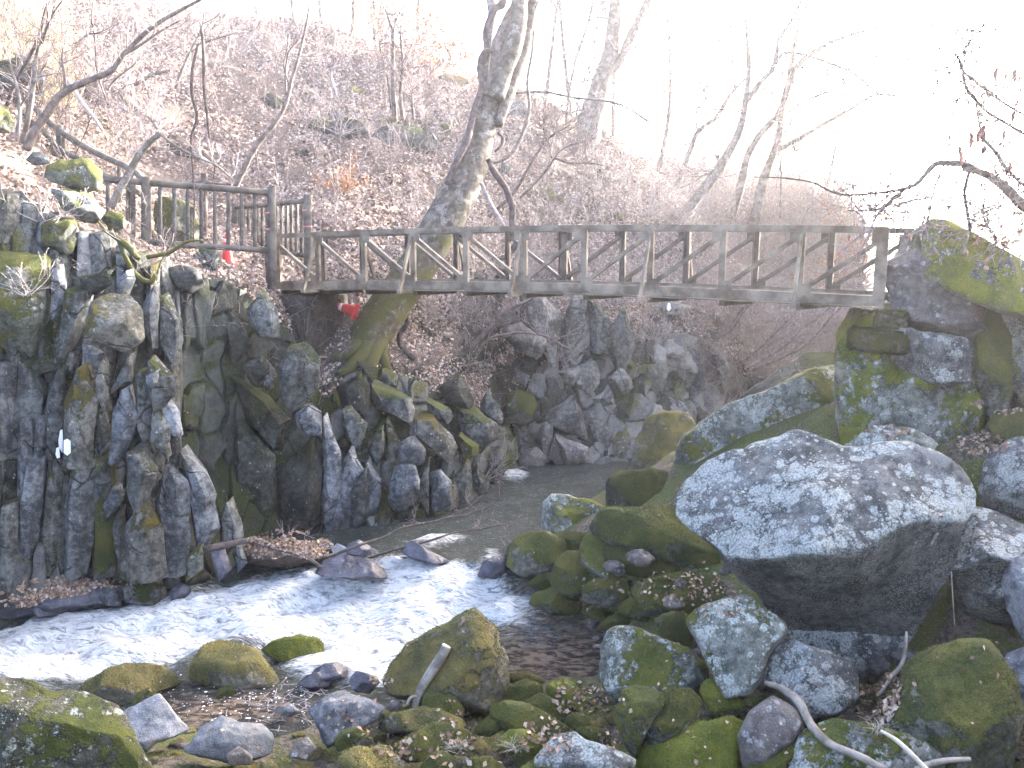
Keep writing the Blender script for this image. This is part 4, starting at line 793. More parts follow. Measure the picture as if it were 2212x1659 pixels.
CLF = [  # crop, outline, Y, material
 ('D', [(-80, 560), (110, 600), (80, 850), (20, 1330), (-80, 1330)], 14.15, 'cliff'),
 ('D', [(110, 640), (200, 700), (190, 800), (275, 900), (240, 1100), (190, 1340), (15, 1340), (40, 1000), (90, 800)], 14.2, 'cliff'),
 ('D', [(275, 760), (400, 730), (400, 1000), (395, 1350), (275, 1350), (285, 1000)], 14.2, 'cliff'),
 ('D', [(400, 745), (520, 712), (600, 800), (635, 930), (605, 1000), (590, 1370), (400, 1370)], 14.05, 'ochre'),
 ('D', [(600, 830), (655, 670), (695, 800), (695, 1010), (630, 990)], 14.2, 'ochre'),
 ('D', [(690, 890), (790, 860), (870, 945), (882, 1020), (835, 1180), (805, 1340), (695, 1350), (710, 1100)], 14.05, 'cliff_blue'),
 ('D', [(715, 840), (840, 640), (855, 760), (835, 870), (700, 890)], 14.35, 'cliff'),
 ('D', [(850, 750), (975, 740), (985, 900), (965, 1280), (840, 1210), (885, 1000)], 14.25, 'cliff'),
 ('D', [(955, 670), (1060, 700), (1135, 780), (1142, 850), (1100, 920), (1040, 960), (1030, 1005), (980, 1000), (930, 850)], 14.2, 'cliff'),
 ('D', [(1030, 920), (1140, 930), (1172, 1165), (1110, 1165), (1080, 1090), (1030, 1010)], 14.3, 'cliff_blue'),
 ('D', [(965, 1000), (1030, 1005), (1092, 1100), (1085, 1300), (955, 1280)], 14.15, 'ochre'),
 ('D', [(1085, 1160), (1168, 1165), (1155, 1270), (1130, 1400), (1080, 1390)], 14.4, 'cliff'),
 ('D', [(800, 1262), (920, 1268), (1040, 1300), (1005, 1420), (905, 1650), (765, 1630), (825, 1450), (800, 1350)], 13.75, 'cliff'),
 ('D', [(1000, 1430), (1080, 1350), (1200, 1450), (1225, 1659), (1060, 1659), (1000, 1530)], 14.2, 'cliff_blue'),
 ('D', [(1160, 1250), (1270, 1330), (1385, 1480), (1410, 1680), (1280, 1690), (1200, 1440)], 14.5, 'cliff_blue'),
 ('D', [(650, 1620), (720, 1480), (805, 1500), (765, 1640), (700, 1680)], 14.0, 'cliff_blue'),
 ('D', [(590, 1000), (700, 1010), (705, 1350), (590, 1370)], 14.3, 'cliff'),
 ('D', [(590, 1350), (700, 1340), (740, 1480), (650, 1600), (590, 1600)], 14.15, 'cliff'),
 ('D', [(930, 760), (1000, 745), (1020, 800), (980, 860), (930, 840)], 13.95, 'cliff_blue'),
 ('0', [(-30, 990), (50, 990), (62, 1130), (42, 1235), (-30, 1275)], 14.0, 'cliff_dark'),
 ('0', [(48, 995), (96, 990), (92, 1120), (68, 1245), (33, 1245)], 13.95, 'cliff_blue'),
 ('0', [(93, 990), (137, 990), (142, 1245), (82, 1245)], 14.05, 'ochre'),
 ('0', [(134, 1000), (198, 995), (203, 1245), (138, 1250)], 13.95, 'cliff'),
 ('0', [(193, 990), (238, 990), (247, 1100), (255, 1250), (198, 1250)], 14.05, 'moss'),
 ('0', [(240, 1100), (270, 1095), (275, 1250), (243, 1250)], 14.2, 'cliff'),
 ('0', [(264, 1110), (315, 1085), (352, 1100), (364, 1250), (258, 1250)], 13.9, 'ochre'),
 ('0', [(330, 1080), (358, 1000), (400, 1085), (414, 1180), (400, 1245), (358, 1245)], 14.15, 'cliff_blue'),
 ('0', [(394, 1030), (440, 1060), (472, 1100), (478, 1185), (430, 1195), (410, 1120)], 14.4, 'cliff_blue'),
 ('0', [(470, 1105), (495, 1082), (523, 1120), (533, 1185), (480, 1195)], 14.8, 'cliff'),
 ('0', [(398, 1190), (438, 1178), (442, 1245), (402, 1255)], 14.2, 'moss'),
 ('0', [(448, 1185), (484, 1185), (506, 1240), (472, 1256)], 14.4, 'wet'),
 ('0', [(498, 1180), (520, 1178), (538, 1226), (514, 1236)], 14.7, 'cliff_blue'),
 ('D', [(325, 60), (412, 70), (415, 410), (325, 420)], 14.5, 'cliff_blue'),
 ('D', [(405, 230), (595, 225), (585, 350), (505, 450), (445, 690), (350, 700), (385, 500)], 14.45, 'cliff'),
 ('D', [(-80, -20), (150, -30), (335, 0), (310, 400), (205, 690), (-80, 620)], 14.55, 'moss'),
 ('D', [(180, 680), (360, 640), (420, 720), (330, 780), (190, 800)], 14.5, 'cliff_dark'),
 ('D', [(590, 300), (700, 238), (830, 245), (915, 360), (940, 545), (850, 600), (800, 640), (700, 580), (535, 570), (555, 420)], 14.0, 'ochre'),
 ('D', [(465, 130), (700, 95), (725, 230), (600, 245), (475, 235)], 14.5, 'cliff_dark'),
 ('D', [(735, 180), (820, 105), (885, 170), (800, 255)], 14.4, 'cliff_blue'),
 ('D', [(905, 230), (1010, 185), (1025, 420), (985, 610), (930, 520)], 14.7, 'cliff_blue'),
 ('D', [(1025, 260), (1155, 300), (1175, 560), (1130, 710), (1000, 650), (1000, 450)], 15.0, 'cliff'),
 ('D', [(540, 560), (680, 600), (640, 720), (600, 790), (520, 700)], 14.5, 'cliff_blue'),
 ('D', [(1060, 90), (1140, 60), (1270, 90), (1330, 200), (1200, 260), (1130, 200)], 16.2, 'cliff'),
 ('D', [(1280, 60), (1390, 20), (1400, 90), (1330, 130)], 17.0, 'cliff'),
 # recess under the fence; dark rock colours carry its shade
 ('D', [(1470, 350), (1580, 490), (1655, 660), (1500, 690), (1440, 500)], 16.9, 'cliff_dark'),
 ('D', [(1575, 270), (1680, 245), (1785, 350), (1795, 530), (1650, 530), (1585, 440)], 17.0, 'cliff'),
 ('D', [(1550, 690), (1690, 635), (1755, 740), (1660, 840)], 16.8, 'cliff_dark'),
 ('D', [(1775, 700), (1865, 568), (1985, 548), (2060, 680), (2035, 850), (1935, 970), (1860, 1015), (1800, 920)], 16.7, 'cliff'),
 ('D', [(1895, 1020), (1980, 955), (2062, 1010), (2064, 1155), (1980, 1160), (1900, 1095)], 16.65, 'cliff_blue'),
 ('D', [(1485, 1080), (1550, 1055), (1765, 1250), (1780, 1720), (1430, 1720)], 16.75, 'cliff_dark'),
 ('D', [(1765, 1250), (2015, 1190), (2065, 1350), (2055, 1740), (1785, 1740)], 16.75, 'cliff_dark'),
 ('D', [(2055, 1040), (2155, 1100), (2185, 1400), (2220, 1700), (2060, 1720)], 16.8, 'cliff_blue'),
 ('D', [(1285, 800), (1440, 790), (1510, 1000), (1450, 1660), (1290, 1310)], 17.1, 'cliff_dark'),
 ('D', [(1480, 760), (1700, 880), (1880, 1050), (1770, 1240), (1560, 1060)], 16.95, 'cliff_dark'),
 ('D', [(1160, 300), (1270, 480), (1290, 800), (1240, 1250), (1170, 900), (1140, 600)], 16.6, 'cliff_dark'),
 ('D', [(1700, 780), (1760, 790), (1740, 860), (1690, 840)], 16.6, 'cliff_blue'),
 # cliff right of the pier
 ('E', [(-20, 1000), (30, 985), (192, 1000), (182, 1120), (130, 1260), (60, 1200)], 17.5, 'cliff'),
 ('E', [(-20, 840), (50, 800), (130, 775), (205, 870), (192, 1005), (30, 1005)], 18.0, 'cliff_dark'),
 ('E', [(208, 830), (380, 865), (505, 930), (470, 1065), (300, 1045), (208, 960)], 18.4, 'cliff'),
 ('E', [(185, 1120), (292, 1105), (302, 1250), (250, 1355), (188, 1305)], 17.7, 'cliff'),
 ('E', [(298, 1060), (425, 1130), (402, 1180), (372, 1350), (298, 1500)], 17.9, 'ochre'),
 ('E', [(398, 1200), (480, 1155), (562, 1250), (545, 1345), (400, 1345), (378, 1290)], 17.6, 'cliff_blue'),
 ('E', [(326, 1480), (350, 1380), (400, 1338), (490, 1345), (524, 1450), (502, 1580), (420, 1645), (350, 1645), (318, 1560)], 17.3, 'cliff_blue'),
 ('E', [(438, 1165), (480, 1050), (640, 1055), (755, 1180), (765, 1290), (720, 1335), (570, 1245)], 18.3, 'ochre'),
 ('E', [(735, 1000), (880, 995), (1015, 1050), (1035, 1245), (900, 1265), (780, 1205)], 19.6, 'cliff'),
 ('E', [(765, 1160), (905, 1180), (895, 1300), (810, 1345)], 19.0, 'moss'),
 ('E', [(518, 1345), (585, 1300), (575, 1670), (500, 1610)], 17.7, 'cliff'),
 ('E', [(575, 1400), (650, 1365), (725, 1450), (725, 1610), (600, 1650)], 18.0, 'cliff_blue'),
 ('E', [(715, 1350), (835, 1330), (865, 1480), (805, 1650), (720, 1610)], 18.5, 'ochre'),
 ('E', [(-20, 1330), (70, 1255), (165, 1300), (172, 1450), (100, 1670), (-20, 1670)], 17.0, 'cliff_blue'),
 ('E', [(168, 1330), (252, 1360), (285, 1500), (232, 1670), (105, 1670)], 17.2, 'cliff_blue'),
 ('0', [(688, 1050), (748, 1025), (750, 1155), (698, 1168)], 16.9, 'cliff_blue'),
 ('0', [(748, 1040), (792, 1008), (804, 1145), (758, 1160)], 17.0, 'cliff'),
 ('0', [(800, 1108), (842, 1098), (844, 1155), (806, 1160)], 17.2, 'ochre'),
 ('0', [(844, 1100), (902, 1085), (900, 1135), (852, 1150)], 17.5, 'cliff_dark'),
 ('0', [(896, 1080), (980, 1035), (1004, 1090), (930, 1125)], 18.3, 'ochre'),
 ('0', [(985, 1050), (1030, 1010), (1062, 1040), (1050, 1075), (1000, 1090)], 19.4, 'cliff'),
 ('E', [(925, 1260), (1035, 1250), (1066, 1430), (1010, 1460), (955, 1380)], 20.2, 'cliff'),
 ('E', [(560, 940), (700, 980), (760, 1010), (700, 1080), (560, 1060)], 18.9, 'cliff'),
 ('E', [(880, 1000), (940, 880), (1040, 960), (1050, 1080), (1000, 1060)], 20.5, 'cliff'),
]
EGG = [(1775, 700), (1895, 1020), (398, 1200), (326, 1480), (590, 300), (-80, -20), (1060, 90), (575, 1400)]
for c, pts, Y, mt in CLF: cliff_piece(cl, 'rock_column', c, pts, Y, mt, egg=pts[0] in EGG)
# smaller broken columns filling the face between the large ones
g = np.random.default_rng(5)
for u in np.concatenate([np.arange(-460, -40, 42), np.arange(-30, 390, 30)]):
    hu = np.interp(u, HU, [HR[k][0][0] for k in HU]); ht = np.interp(u, HU, [HR[k][2][0] for k in HU])
    yf = np.interp(u, HU, [HR[k][0][1] for k in HU]); yt = np.interp(u, HU, [HR[k][2][1] for k in HU])
    v = hu-5
    while v > ht+40:
        h = g.uniform(170, 400) if u < 560 else g.uniform(70, 150); w = g.uniform(26, 50) if u < 560 else g.uniform(44, 80); uu = u+g.uniform(-10, 10)
        vt = max(v-h, ht-10); k = 1-((v+vt)/2-ht)/(hu-ht); Y = yf+(yt-yf)*k-(.05 if u < 390 else -.28 if u < 700 else -.12)+g.uniform(-.12, .12); s = g.uniform(-10, 10)
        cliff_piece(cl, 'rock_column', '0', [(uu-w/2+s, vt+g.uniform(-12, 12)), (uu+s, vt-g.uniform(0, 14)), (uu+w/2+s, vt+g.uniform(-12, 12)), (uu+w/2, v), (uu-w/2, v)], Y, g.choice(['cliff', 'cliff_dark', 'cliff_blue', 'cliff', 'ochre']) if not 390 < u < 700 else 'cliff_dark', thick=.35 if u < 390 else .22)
        v = vt+8
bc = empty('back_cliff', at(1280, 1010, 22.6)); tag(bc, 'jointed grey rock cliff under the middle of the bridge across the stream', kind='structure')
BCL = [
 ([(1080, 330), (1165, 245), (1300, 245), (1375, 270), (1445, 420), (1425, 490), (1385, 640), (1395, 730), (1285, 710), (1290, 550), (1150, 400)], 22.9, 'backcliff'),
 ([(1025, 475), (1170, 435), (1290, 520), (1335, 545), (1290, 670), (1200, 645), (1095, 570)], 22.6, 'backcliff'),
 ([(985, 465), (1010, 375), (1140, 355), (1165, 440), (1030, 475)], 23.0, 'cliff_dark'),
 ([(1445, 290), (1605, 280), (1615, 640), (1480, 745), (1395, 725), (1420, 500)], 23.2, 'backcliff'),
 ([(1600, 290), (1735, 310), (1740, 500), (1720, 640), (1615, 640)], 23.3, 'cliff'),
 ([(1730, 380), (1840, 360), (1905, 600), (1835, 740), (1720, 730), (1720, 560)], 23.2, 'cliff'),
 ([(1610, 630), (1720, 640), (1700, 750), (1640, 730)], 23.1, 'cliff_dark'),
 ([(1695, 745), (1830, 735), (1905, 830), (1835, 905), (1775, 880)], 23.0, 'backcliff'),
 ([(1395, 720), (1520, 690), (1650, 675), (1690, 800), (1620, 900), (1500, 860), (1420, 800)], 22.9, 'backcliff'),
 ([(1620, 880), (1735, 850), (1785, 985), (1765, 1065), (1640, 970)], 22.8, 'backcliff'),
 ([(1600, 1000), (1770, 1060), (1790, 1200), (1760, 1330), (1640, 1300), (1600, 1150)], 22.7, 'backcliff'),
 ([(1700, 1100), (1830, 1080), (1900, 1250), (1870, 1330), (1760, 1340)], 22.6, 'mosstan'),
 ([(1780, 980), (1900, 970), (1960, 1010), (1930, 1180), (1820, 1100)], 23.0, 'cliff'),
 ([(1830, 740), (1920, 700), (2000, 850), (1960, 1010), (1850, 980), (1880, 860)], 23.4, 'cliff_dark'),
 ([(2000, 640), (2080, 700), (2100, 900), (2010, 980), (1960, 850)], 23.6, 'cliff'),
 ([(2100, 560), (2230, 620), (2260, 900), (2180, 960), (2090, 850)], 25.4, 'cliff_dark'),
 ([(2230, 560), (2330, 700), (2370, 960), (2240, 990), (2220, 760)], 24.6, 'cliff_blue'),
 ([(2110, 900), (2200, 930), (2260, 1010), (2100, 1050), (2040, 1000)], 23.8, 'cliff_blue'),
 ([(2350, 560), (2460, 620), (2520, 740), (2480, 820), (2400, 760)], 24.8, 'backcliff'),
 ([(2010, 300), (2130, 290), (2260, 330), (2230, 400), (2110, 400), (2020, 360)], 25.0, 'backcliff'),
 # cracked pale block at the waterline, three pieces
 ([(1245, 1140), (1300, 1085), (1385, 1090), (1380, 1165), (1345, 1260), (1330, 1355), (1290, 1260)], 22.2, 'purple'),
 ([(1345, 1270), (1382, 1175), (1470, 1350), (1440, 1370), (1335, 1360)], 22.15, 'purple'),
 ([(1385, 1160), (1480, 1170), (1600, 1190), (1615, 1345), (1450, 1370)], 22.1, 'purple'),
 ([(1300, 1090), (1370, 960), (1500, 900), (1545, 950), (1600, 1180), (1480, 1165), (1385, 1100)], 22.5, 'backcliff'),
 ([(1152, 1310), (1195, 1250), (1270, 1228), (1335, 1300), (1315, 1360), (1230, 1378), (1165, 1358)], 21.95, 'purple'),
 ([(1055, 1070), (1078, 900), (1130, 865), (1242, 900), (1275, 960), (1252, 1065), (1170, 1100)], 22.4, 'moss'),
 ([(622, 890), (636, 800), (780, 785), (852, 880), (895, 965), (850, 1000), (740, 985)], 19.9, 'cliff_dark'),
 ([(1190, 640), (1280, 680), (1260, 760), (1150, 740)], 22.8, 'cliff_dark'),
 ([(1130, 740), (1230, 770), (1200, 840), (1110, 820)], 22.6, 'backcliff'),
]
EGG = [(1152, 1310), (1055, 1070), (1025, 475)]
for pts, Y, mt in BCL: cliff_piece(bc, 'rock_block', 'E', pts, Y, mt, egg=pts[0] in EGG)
from mathutils.bvhtree import BVHTree
hill_bvh = BVHTree.FromPolygons(HG.reshape(-1, 3).tolist(), HF.tolist())
for nm, lab, pb, Yb, mt, th_, sd_ in [
    ('rock_block', 'smooth purple grey upright block at the end of the bridge handrail', [(1918, 640), (1926, 562), (1962, 528), (2030, 520), (2095, 545), (2146, 590), (2150, 745), (2060, 738), (1990, 722), (1930, 712)], 13.15, 'purple', .75, 913),
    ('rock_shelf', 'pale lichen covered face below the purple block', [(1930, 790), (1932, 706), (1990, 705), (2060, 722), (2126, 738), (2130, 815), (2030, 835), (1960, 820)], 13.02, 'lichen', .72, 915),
    ('rock_wall', 'broad mossy rock face below the pale lichened one right of the bridge footing', [(1925, 780), (2000, 775), (2132, 780), (2136, 880), (2115, 1010), (1926, 1010)], 13.15, 'mossgreywall', .75, 917),
    ('rock_pillar', 'green mossy rock pillar carrying the right end of the bridge', [(1806, 950), (1812, 760), (1822, 708), (1850, 684), (1900, 674), (1948, 684), (1958, 760), (1958, 1005), (1825, 1005)], 13.6, 'mossgreywall', .8, 919)]:
    Vv, F = column_verts(pb, Yb, sd_, th_, rows=6, wob=.03, cuts=3, nz=.045); tag(mesh_obj(nm, Vv, F, MAT[mt]), lab, 'rock')
# jointed rock face behind the large pieces: cells of flat, slightly tilted facets with open joints
def joint_face(i0, i1, r0, r1, name, label, mat, cw, chh, amp, seed, nu2, nv2):
    a0, a1 = int(i0*(nu-1)), int(i1*(nu-1)); jr = np.where((rowpos >= r0) & (rowpos <= r1))[0]; sub_ = HG[a0:a1+1][:, jr[0]:jr[-1]+1]
    A = np.linspace(0, sub_.shape[0]-1.001, nu2); Bv = np.linspace(0, sub_.shape[1]-1.001, nv2); ia = A.astype(int); ib = Bv.astype(int); fa_ = (A-ia)[:, None, None]; fb_ = (Bv-ib)[None, :, None]
    q = lambda m_, n_: sub_[np.ix_(m_, n_)]
    Pf = q(ia, ib)*(1-fa_)*(1-fb_)+q(ia+1, ib)*fa_*(1-fb_)+q(ia, ib+1)*(1-fa_)*fb_+q(ia+1, ib+1)*fa_*fb_
    d1 = np.gradient(Pf, axis=0); d2 = np.gradient(Pf, axis=1); Nf = np.cross(d1, d2); Nf /= np.linalg.norm(Nf, axis=2)[..., None]+1e-9
    Nf[np.where(Nf[..., 1] > 0)] *= -1
    S_ = np.cumsum(np.linalg.norm(d1[..., :2], axis=2).mean(1)); X_ = np.broadcast_to(S_[:, None], Pf.shape[:2])/cw; Z_ = Pf[..., 2]/chh
    X_ = X_ + .35*vnoise(Pf*.7, seed)+.10*vnoise(Pf*3, seed+1); Z_ = Z_ + .5*vnoise(Pf*.6, seed+2)+.1*vnoise(Pf*3, seed+3)
    ci, cj = np.floor(X_).astype(np.int64), np.floor(Z_).astype(np.int64); best = np.full(X_.shape, 9.); sec = np.full(X_.shape, 9.); bi = np.zeros_like(ci); bj = np.zeros_like(cj); bx = np.zeros_like(X_); bz_ = np.zeros_like(X_)
    for di in (-1, 0, 1):
        for dj in (-1, 0, 1):
            ii, jj = ci+di, cj+dj; px = ii+.5+.42*_hash(ii, jj, 0*ii, seed+5); pz = jj+.5+.42*_hash(ii, jj, 0*ii, seed+6); dd = np.maximum(np.abs(X_-px), .0)**1.0*1.0+np.abs(Z_-pz)*.8
            cl2 = dd < best; sec = np.where(cl2, best, np.minimum(sec, dd)); bi = np.where(cl2, ii, bi); bj = np.where(cl2, jj, bj); bx = np.where(cl2, X_-px, bx); bz_ = np.where(cl2, Z_-pz, bz_); best = np.where(cl2, dd, best)
    o_ = 0*bi; off = amp*(.5+.5*_hash(bi, bj, o_, seed+9))+amp*.55*(bx*_hash(bi, bj, o_, seed+10)+bz_*_hash(bi, bj, o_, seed+11)); e = sec-best
    off = off-.16*(1-np.clip(e/.10, 0, 1)); edge = np.minimum(np.minimum(np.arange(nu2)[:, None], nu2-1-np.arange(nu2)[:, None])/4, np.minimum(np.arange(nv2)[None, :], nv2-1-np.arange(nv2)[None, :])/6); off = off*np.clip(edge, 0, 1)-.25*(1-np.clip(edge, 0, 1))
    Pf = Pf+Nf*off[..., None]+Nf*(.02*fbm(Pf*5, 3, seed+20))[..., None]; ixx = np.arange(nu2*nv2).reshape(nu2, nv2)
    o = mesh_obj(name, Pf.reshape(-1, 3), np.stack([ixx[:-1, :-1], ixx[1:, :-1], ixx[1:, 1:], ixx[:-1, 1:]], -1).reshape(-1, 4), mat, loc=(0, 18, 0), smooth=False); tag(o, label, kind='structure')
    a = o.data.attributes.new('tone', 'FLOAT', 'POINT'); a.data.foreach_set('value', (.5+.5*_hash(bi, bj, o_, seed+30)).astype(np.float32).ravel())
def face_mat(name, dark, light, moss, mb):
    m = M_(name); t = m.attr('tone'); n1 = m.noise(1.6, 6, .65); n2 = m.noise(10, 6, .65); n3 = m.noise(30, 5, .7)
    k = m.math('ADD', m.math('ADD', m.math('MULTIPLY', n1, .35), m.math('MULTIPLY', n2, .4)), m.math('MULTIPLY', t, .3)); col = m.mix(m.rng(k, .36, .72), dark, light)
    col = m.mix(m.rng(n3, .5, .66, 0, .5), col, (light[0]*1.2, light[1]*1.2, light[2]*1.15)); mm = m.math('ADD', m.math('ADD', m.math('MULTIPLY', m.math('SUBTRACT', m.noise(.75, 5, .62), .5), 3.2), m.math('MULTIPLY', m.nz(), .5)), mb)
    mask = m.rng(mm, -.1, .35); col = m.mix(mask, col, m.mix(m.rng(m.noise(40, 3), .35, .65), (moss[0]*.5, moss[1]*.5, moss[2]*.5), (moss[0]*1.6, moss[1]*1.5, moss[2]*1.4)))
    sp = m.rng(m.voro(7), .10, .06); col = m.mix(m.math('MULTIPLY', m.math('MULTIPLY', sp, m.rng(m.noise(1.1, 3), .5, .6)), .8), col, (.42, .43, .38))
    return m.done(col, .9, m.bump(m.math('ADD', n2, m.math('MULTIPLY', n3, .5)), .7, .03), .25)
MAT['face'] = face_mat('jointed cliff face', (.022, .024, .022), (.15, .152, .146), (.045, .05, .016), -.1)
MAT['faceshade'] = face_mat('dark jointed cliff face', (.016, .018, .015), (.085, .09, .08), (.03, .038, .014), .0)  # darker copy of the face colours, putting shade into the recess
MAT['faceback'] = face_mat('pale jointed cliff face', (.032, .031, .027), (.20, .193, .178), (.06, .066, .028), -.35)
kx = lambda u: float(np.interp(u, HU, np.concatenate([[0], np.cumsum(cu)])/sum(cu)))
joint_face(kx(-490), kx(-40), .6, 3.0, 'cliff_face', 'rock face continuing left of the columns', MAT['face'], .34, 1.1, .2, 71, 160, 120)
joint_face(kx(-60), kx(400), .6, 3.0, 'cliff_face', 'rock face between the columns of the left cliff', MAT['face'], .30, 1.1, .16, 11, 260, 150)
joint_face(kx(395), kx(705), .6, 3.0, 'cliff_face', 'dark recessed rock face left of and below the bridge pier', MAT['faceshade'], .55, .8, .22, 23, 240, 170)
joint_face(kx(690), kx(1095), .6, 2.85, 'cliff_face', 'jointed rock face right of the bridge pier', MAT['face'], .42, .55, .30, 37, 300, 170)
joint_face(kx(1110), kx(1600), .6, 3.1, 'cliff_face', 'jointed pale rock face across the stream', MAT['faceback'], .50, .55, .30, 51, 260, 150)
# --- boulders on the cliff top and outcrops on the slope
for nm, lab, c, pts, Y, mt in [
 ('boulder', 'flat topped mossy boulder on the cliff top in front of the stair handrail', 'A', [(290, 1140), (310, 1060), (400, 1018), (560, 1028), (645, 1100), (640, 1215), (560, 1225), (440, 1200), (330, 1165)], 15.6, 'moss'),
 ('slab', 'pale topped rock slab under the flat mossy cliff top boulder', 'A', [(310, 1210), (480, 1215), (600, 1250), (660, 1350), (620, 1430), (540, 1420), (400, 1340)], 15.4, 'lichenmoss'),
 ('boulder', 'dark mossy boulder below the pale slab at the cliff top', 'A', [(240, 1470), (280, 1400), (480, 1398), (530, 1520), (460, 1640), (250, 1600)], 15.0, 'mossdark'),
 ('boulder', 'grey rock below the leafy edge at the far left of the cliff top', 'A', [(-60, 1450), (40, 1380), (160, 1500), (240, 1640), (100, 1700), (-60, 1680)], 14.8, 'cliff'),
 ('boulder', 'small mossy boulder left of the near fence post', 'A', [(640, 1400), (700, 1340), (790, 1370), (800, 1470), (700, 1500)], 15.9, 'moss'),
 ('boulder', 'grey green rock beside the leafy patch at the left cliff top', 'A', [(60, 1240), (140, 1200), (180, 1290), (150, 1380), (70, 1370)], 15.0, 'cliff'),
 ('boulder', 'stone at the left end of the flat cliff top boulder', 'A', [(160, 1020), (220, 970), (310, 990), (330, 1050), (220, 1060)], 15.7, 'cliff'),
 ('boulder', 'mossy boulder on the path behind the middle of the log fence', 'A', [(980, 1380), (1010, 1290), (1100, 1270), (1230, 1330), (1290, 1450), (1250, 1560), (1060, 1560), (1000, 1480)], 19.7, 'moss'),
 ('boulder', 'pale boulder on the path edge below the log fence rail', 'A', [(1230, 1640), (1290, 1590), (1390, 1610), (1400, 1700), (1280, 1720)], 18.0, 'cliff'),
 ('boulder', 'large grey boulder by the stair handrail in the upper left', 'A', [(-80, 420), (0, 370), (120, 360), (240, 420), (300, 520), (280, 620), (150, 620), (0, 560), (-80, 520)], 22.0, 'cliff'),
 ('boulder', 'mossy boulder left of the stair handrail posts', 'A', [(-60, 700), (40, 680), (110, 800), (60, 860), (-60, 850)], 18.4, 'moss'),
 ('outcrop', 'dark outcrop under the sapling on the leafy slope', 'B', [(200, 850), (330, 790), (480, 800), (600, 870), (640, 1000), (520, 1080), (320, 1080), (220, 980)], 25.6, 'cliff'),
 ('outcrop', 'dark mossy outcrop left of the great leaning tree', 'B', [(640, 800), (720, 780), (770, 860), (740, 950), (660, 900)], 25.4, 'moss'),
 ('outcrop', 'olive outcrop at the left end of the rocky band on the slope', 'B', [(30, 580), (110, 540), (200, 590), (190, 680), (100, 670)], 29.0, 'mosstan'),
 ('outcrop', 'rocky band outcrop left of the slope sapling', 'A', [(1940, 820), (2060, 760), (2180, 790), (2260, 850), (2200, 930), (2030, 920)], 27.2, 'cliff_dark'),
 ('outcrop', 'pale blue leaning rock in the outcrop band on the slope', 'A', [(2100, 720), (2150, 690), (2230, 760), (2240, 860), (2160, 840)], 27.0, 'cliff_blue'),
 ('outcrop', 'dark rock poking from leaves below the outcrop band', 'A', [(1900, 980), (1960, 950), (2020, 1010), (2010, 1080), (1930, 1060)], 26.0, 'cliff_dark'),
 ('outcrop', 'green outcrop right of the leaning tree above the bridge', 'B', [(1170, 1260), (1260, 1200), (1360, 1210), (1450, 1280), (1400, 1340), (1250, 1320)], 25.4, 'moss'),
 ('outcrop', 'pale grey rock beside the vine fork of the leaning tree', 'B', [(1000, 1130), (1060, 1030), (1110, 1080), (1110, 1200), (1040, 1230)], 25.2, 'cliff'),
 ('outcrop', 'rock behind the leaning tree at the skyline shoulder', 'B', [(1060, 740), (1130, 640), (1230, 680), (1270, 800), (1180, 830), (1090, 800)], 30.5, 'backcliff'),
 ('outcrop', 'dark mossy rock right of centre just above the handrail', 'B', [(1730, 1420), (1780, 1360), (1840, 1380), (1860, 1460), (1760, 1480)], 26.4, 'mossdark'),
 ('outcrop', 'jagged dark rock on the skyline shoulder below the second tree', 'B', [(1610, 1120), (1680, 1080), (1760, 1160), (1740, 1240), (1650, 1200)], 29.5, 'cliff_dark'),
 ('outcrop', 'jagged dark rock face in the middle of the slope outcrop band', 'B', [(-60, 800), (30, 740), (120, 770), (210, 860), (180, 1010), (60, 980), (-40, 900)], 26, 'cliff_dark'),
 ('outcrop', 'grey stepped rock between the outcrop band and the leaning tree', 'B', [(470, 860), (560, 820), (640, 900), (660, 1010), (560, 1040), (480, 980)], 25, 'cliff'),
 ('outcrop', 'low dark rock at the upper end of the slope outcrop band', 'A', [(1640, 640), (1740, 600), (1830, 660), (1900, 740), (1800, 760), (1690, 720)], 28, 'cliff_dark'),
 ('outcrop', 'mossy rock under the slope sapling roots', 'B', [(250, 770), (350, 745), (470, 770), (520, 820), (400, 850), (280, 830)], 26, 'mossdark'),
 ('earth_bank', 'dark undercut earth bank beside the stair path', 'A', [(500, 600), (600, 520), (720, 540), (860, 660), (960, 760), (900, 860), (760, 830), (600, 740)], 22, 'earth'),
 ('earth_bank', 'dark cut bank edge behind the top rail of the log fence', 'A', [(1030, 860), (1130, 850), (1300, 960), (1480, 1120), (1460, 1180), (1250, 1130), (1080, 980)], 22, 'earth'),
 ('outcrop', 'brown rock shoulder just left of the great leaning tree', 'B', [(560, 540), (680, 470), (800, 490), (870, 550), (780, 590), (640, 580)], 31.0, 'mosstan'),
]:
    if nm in ('outcrop', 'earth_bank'):
        cu_, cv_ = centroid(cp(c, pts)); ht_ = hill_bvh.ray_cast(Vector(CAMP), Vector(ray(cu_, cv_)).normalized()); Y = (ht_[0].y if ht_[0] else Y)+.25
    rock(nm, lab, 'boulder' if nm == 'boulder' else ('slab' if nm == 'slab' else 'rock'), c, pts, Y=Y, mat=mt, sub=4, p=3, rough=.14, facets=7)
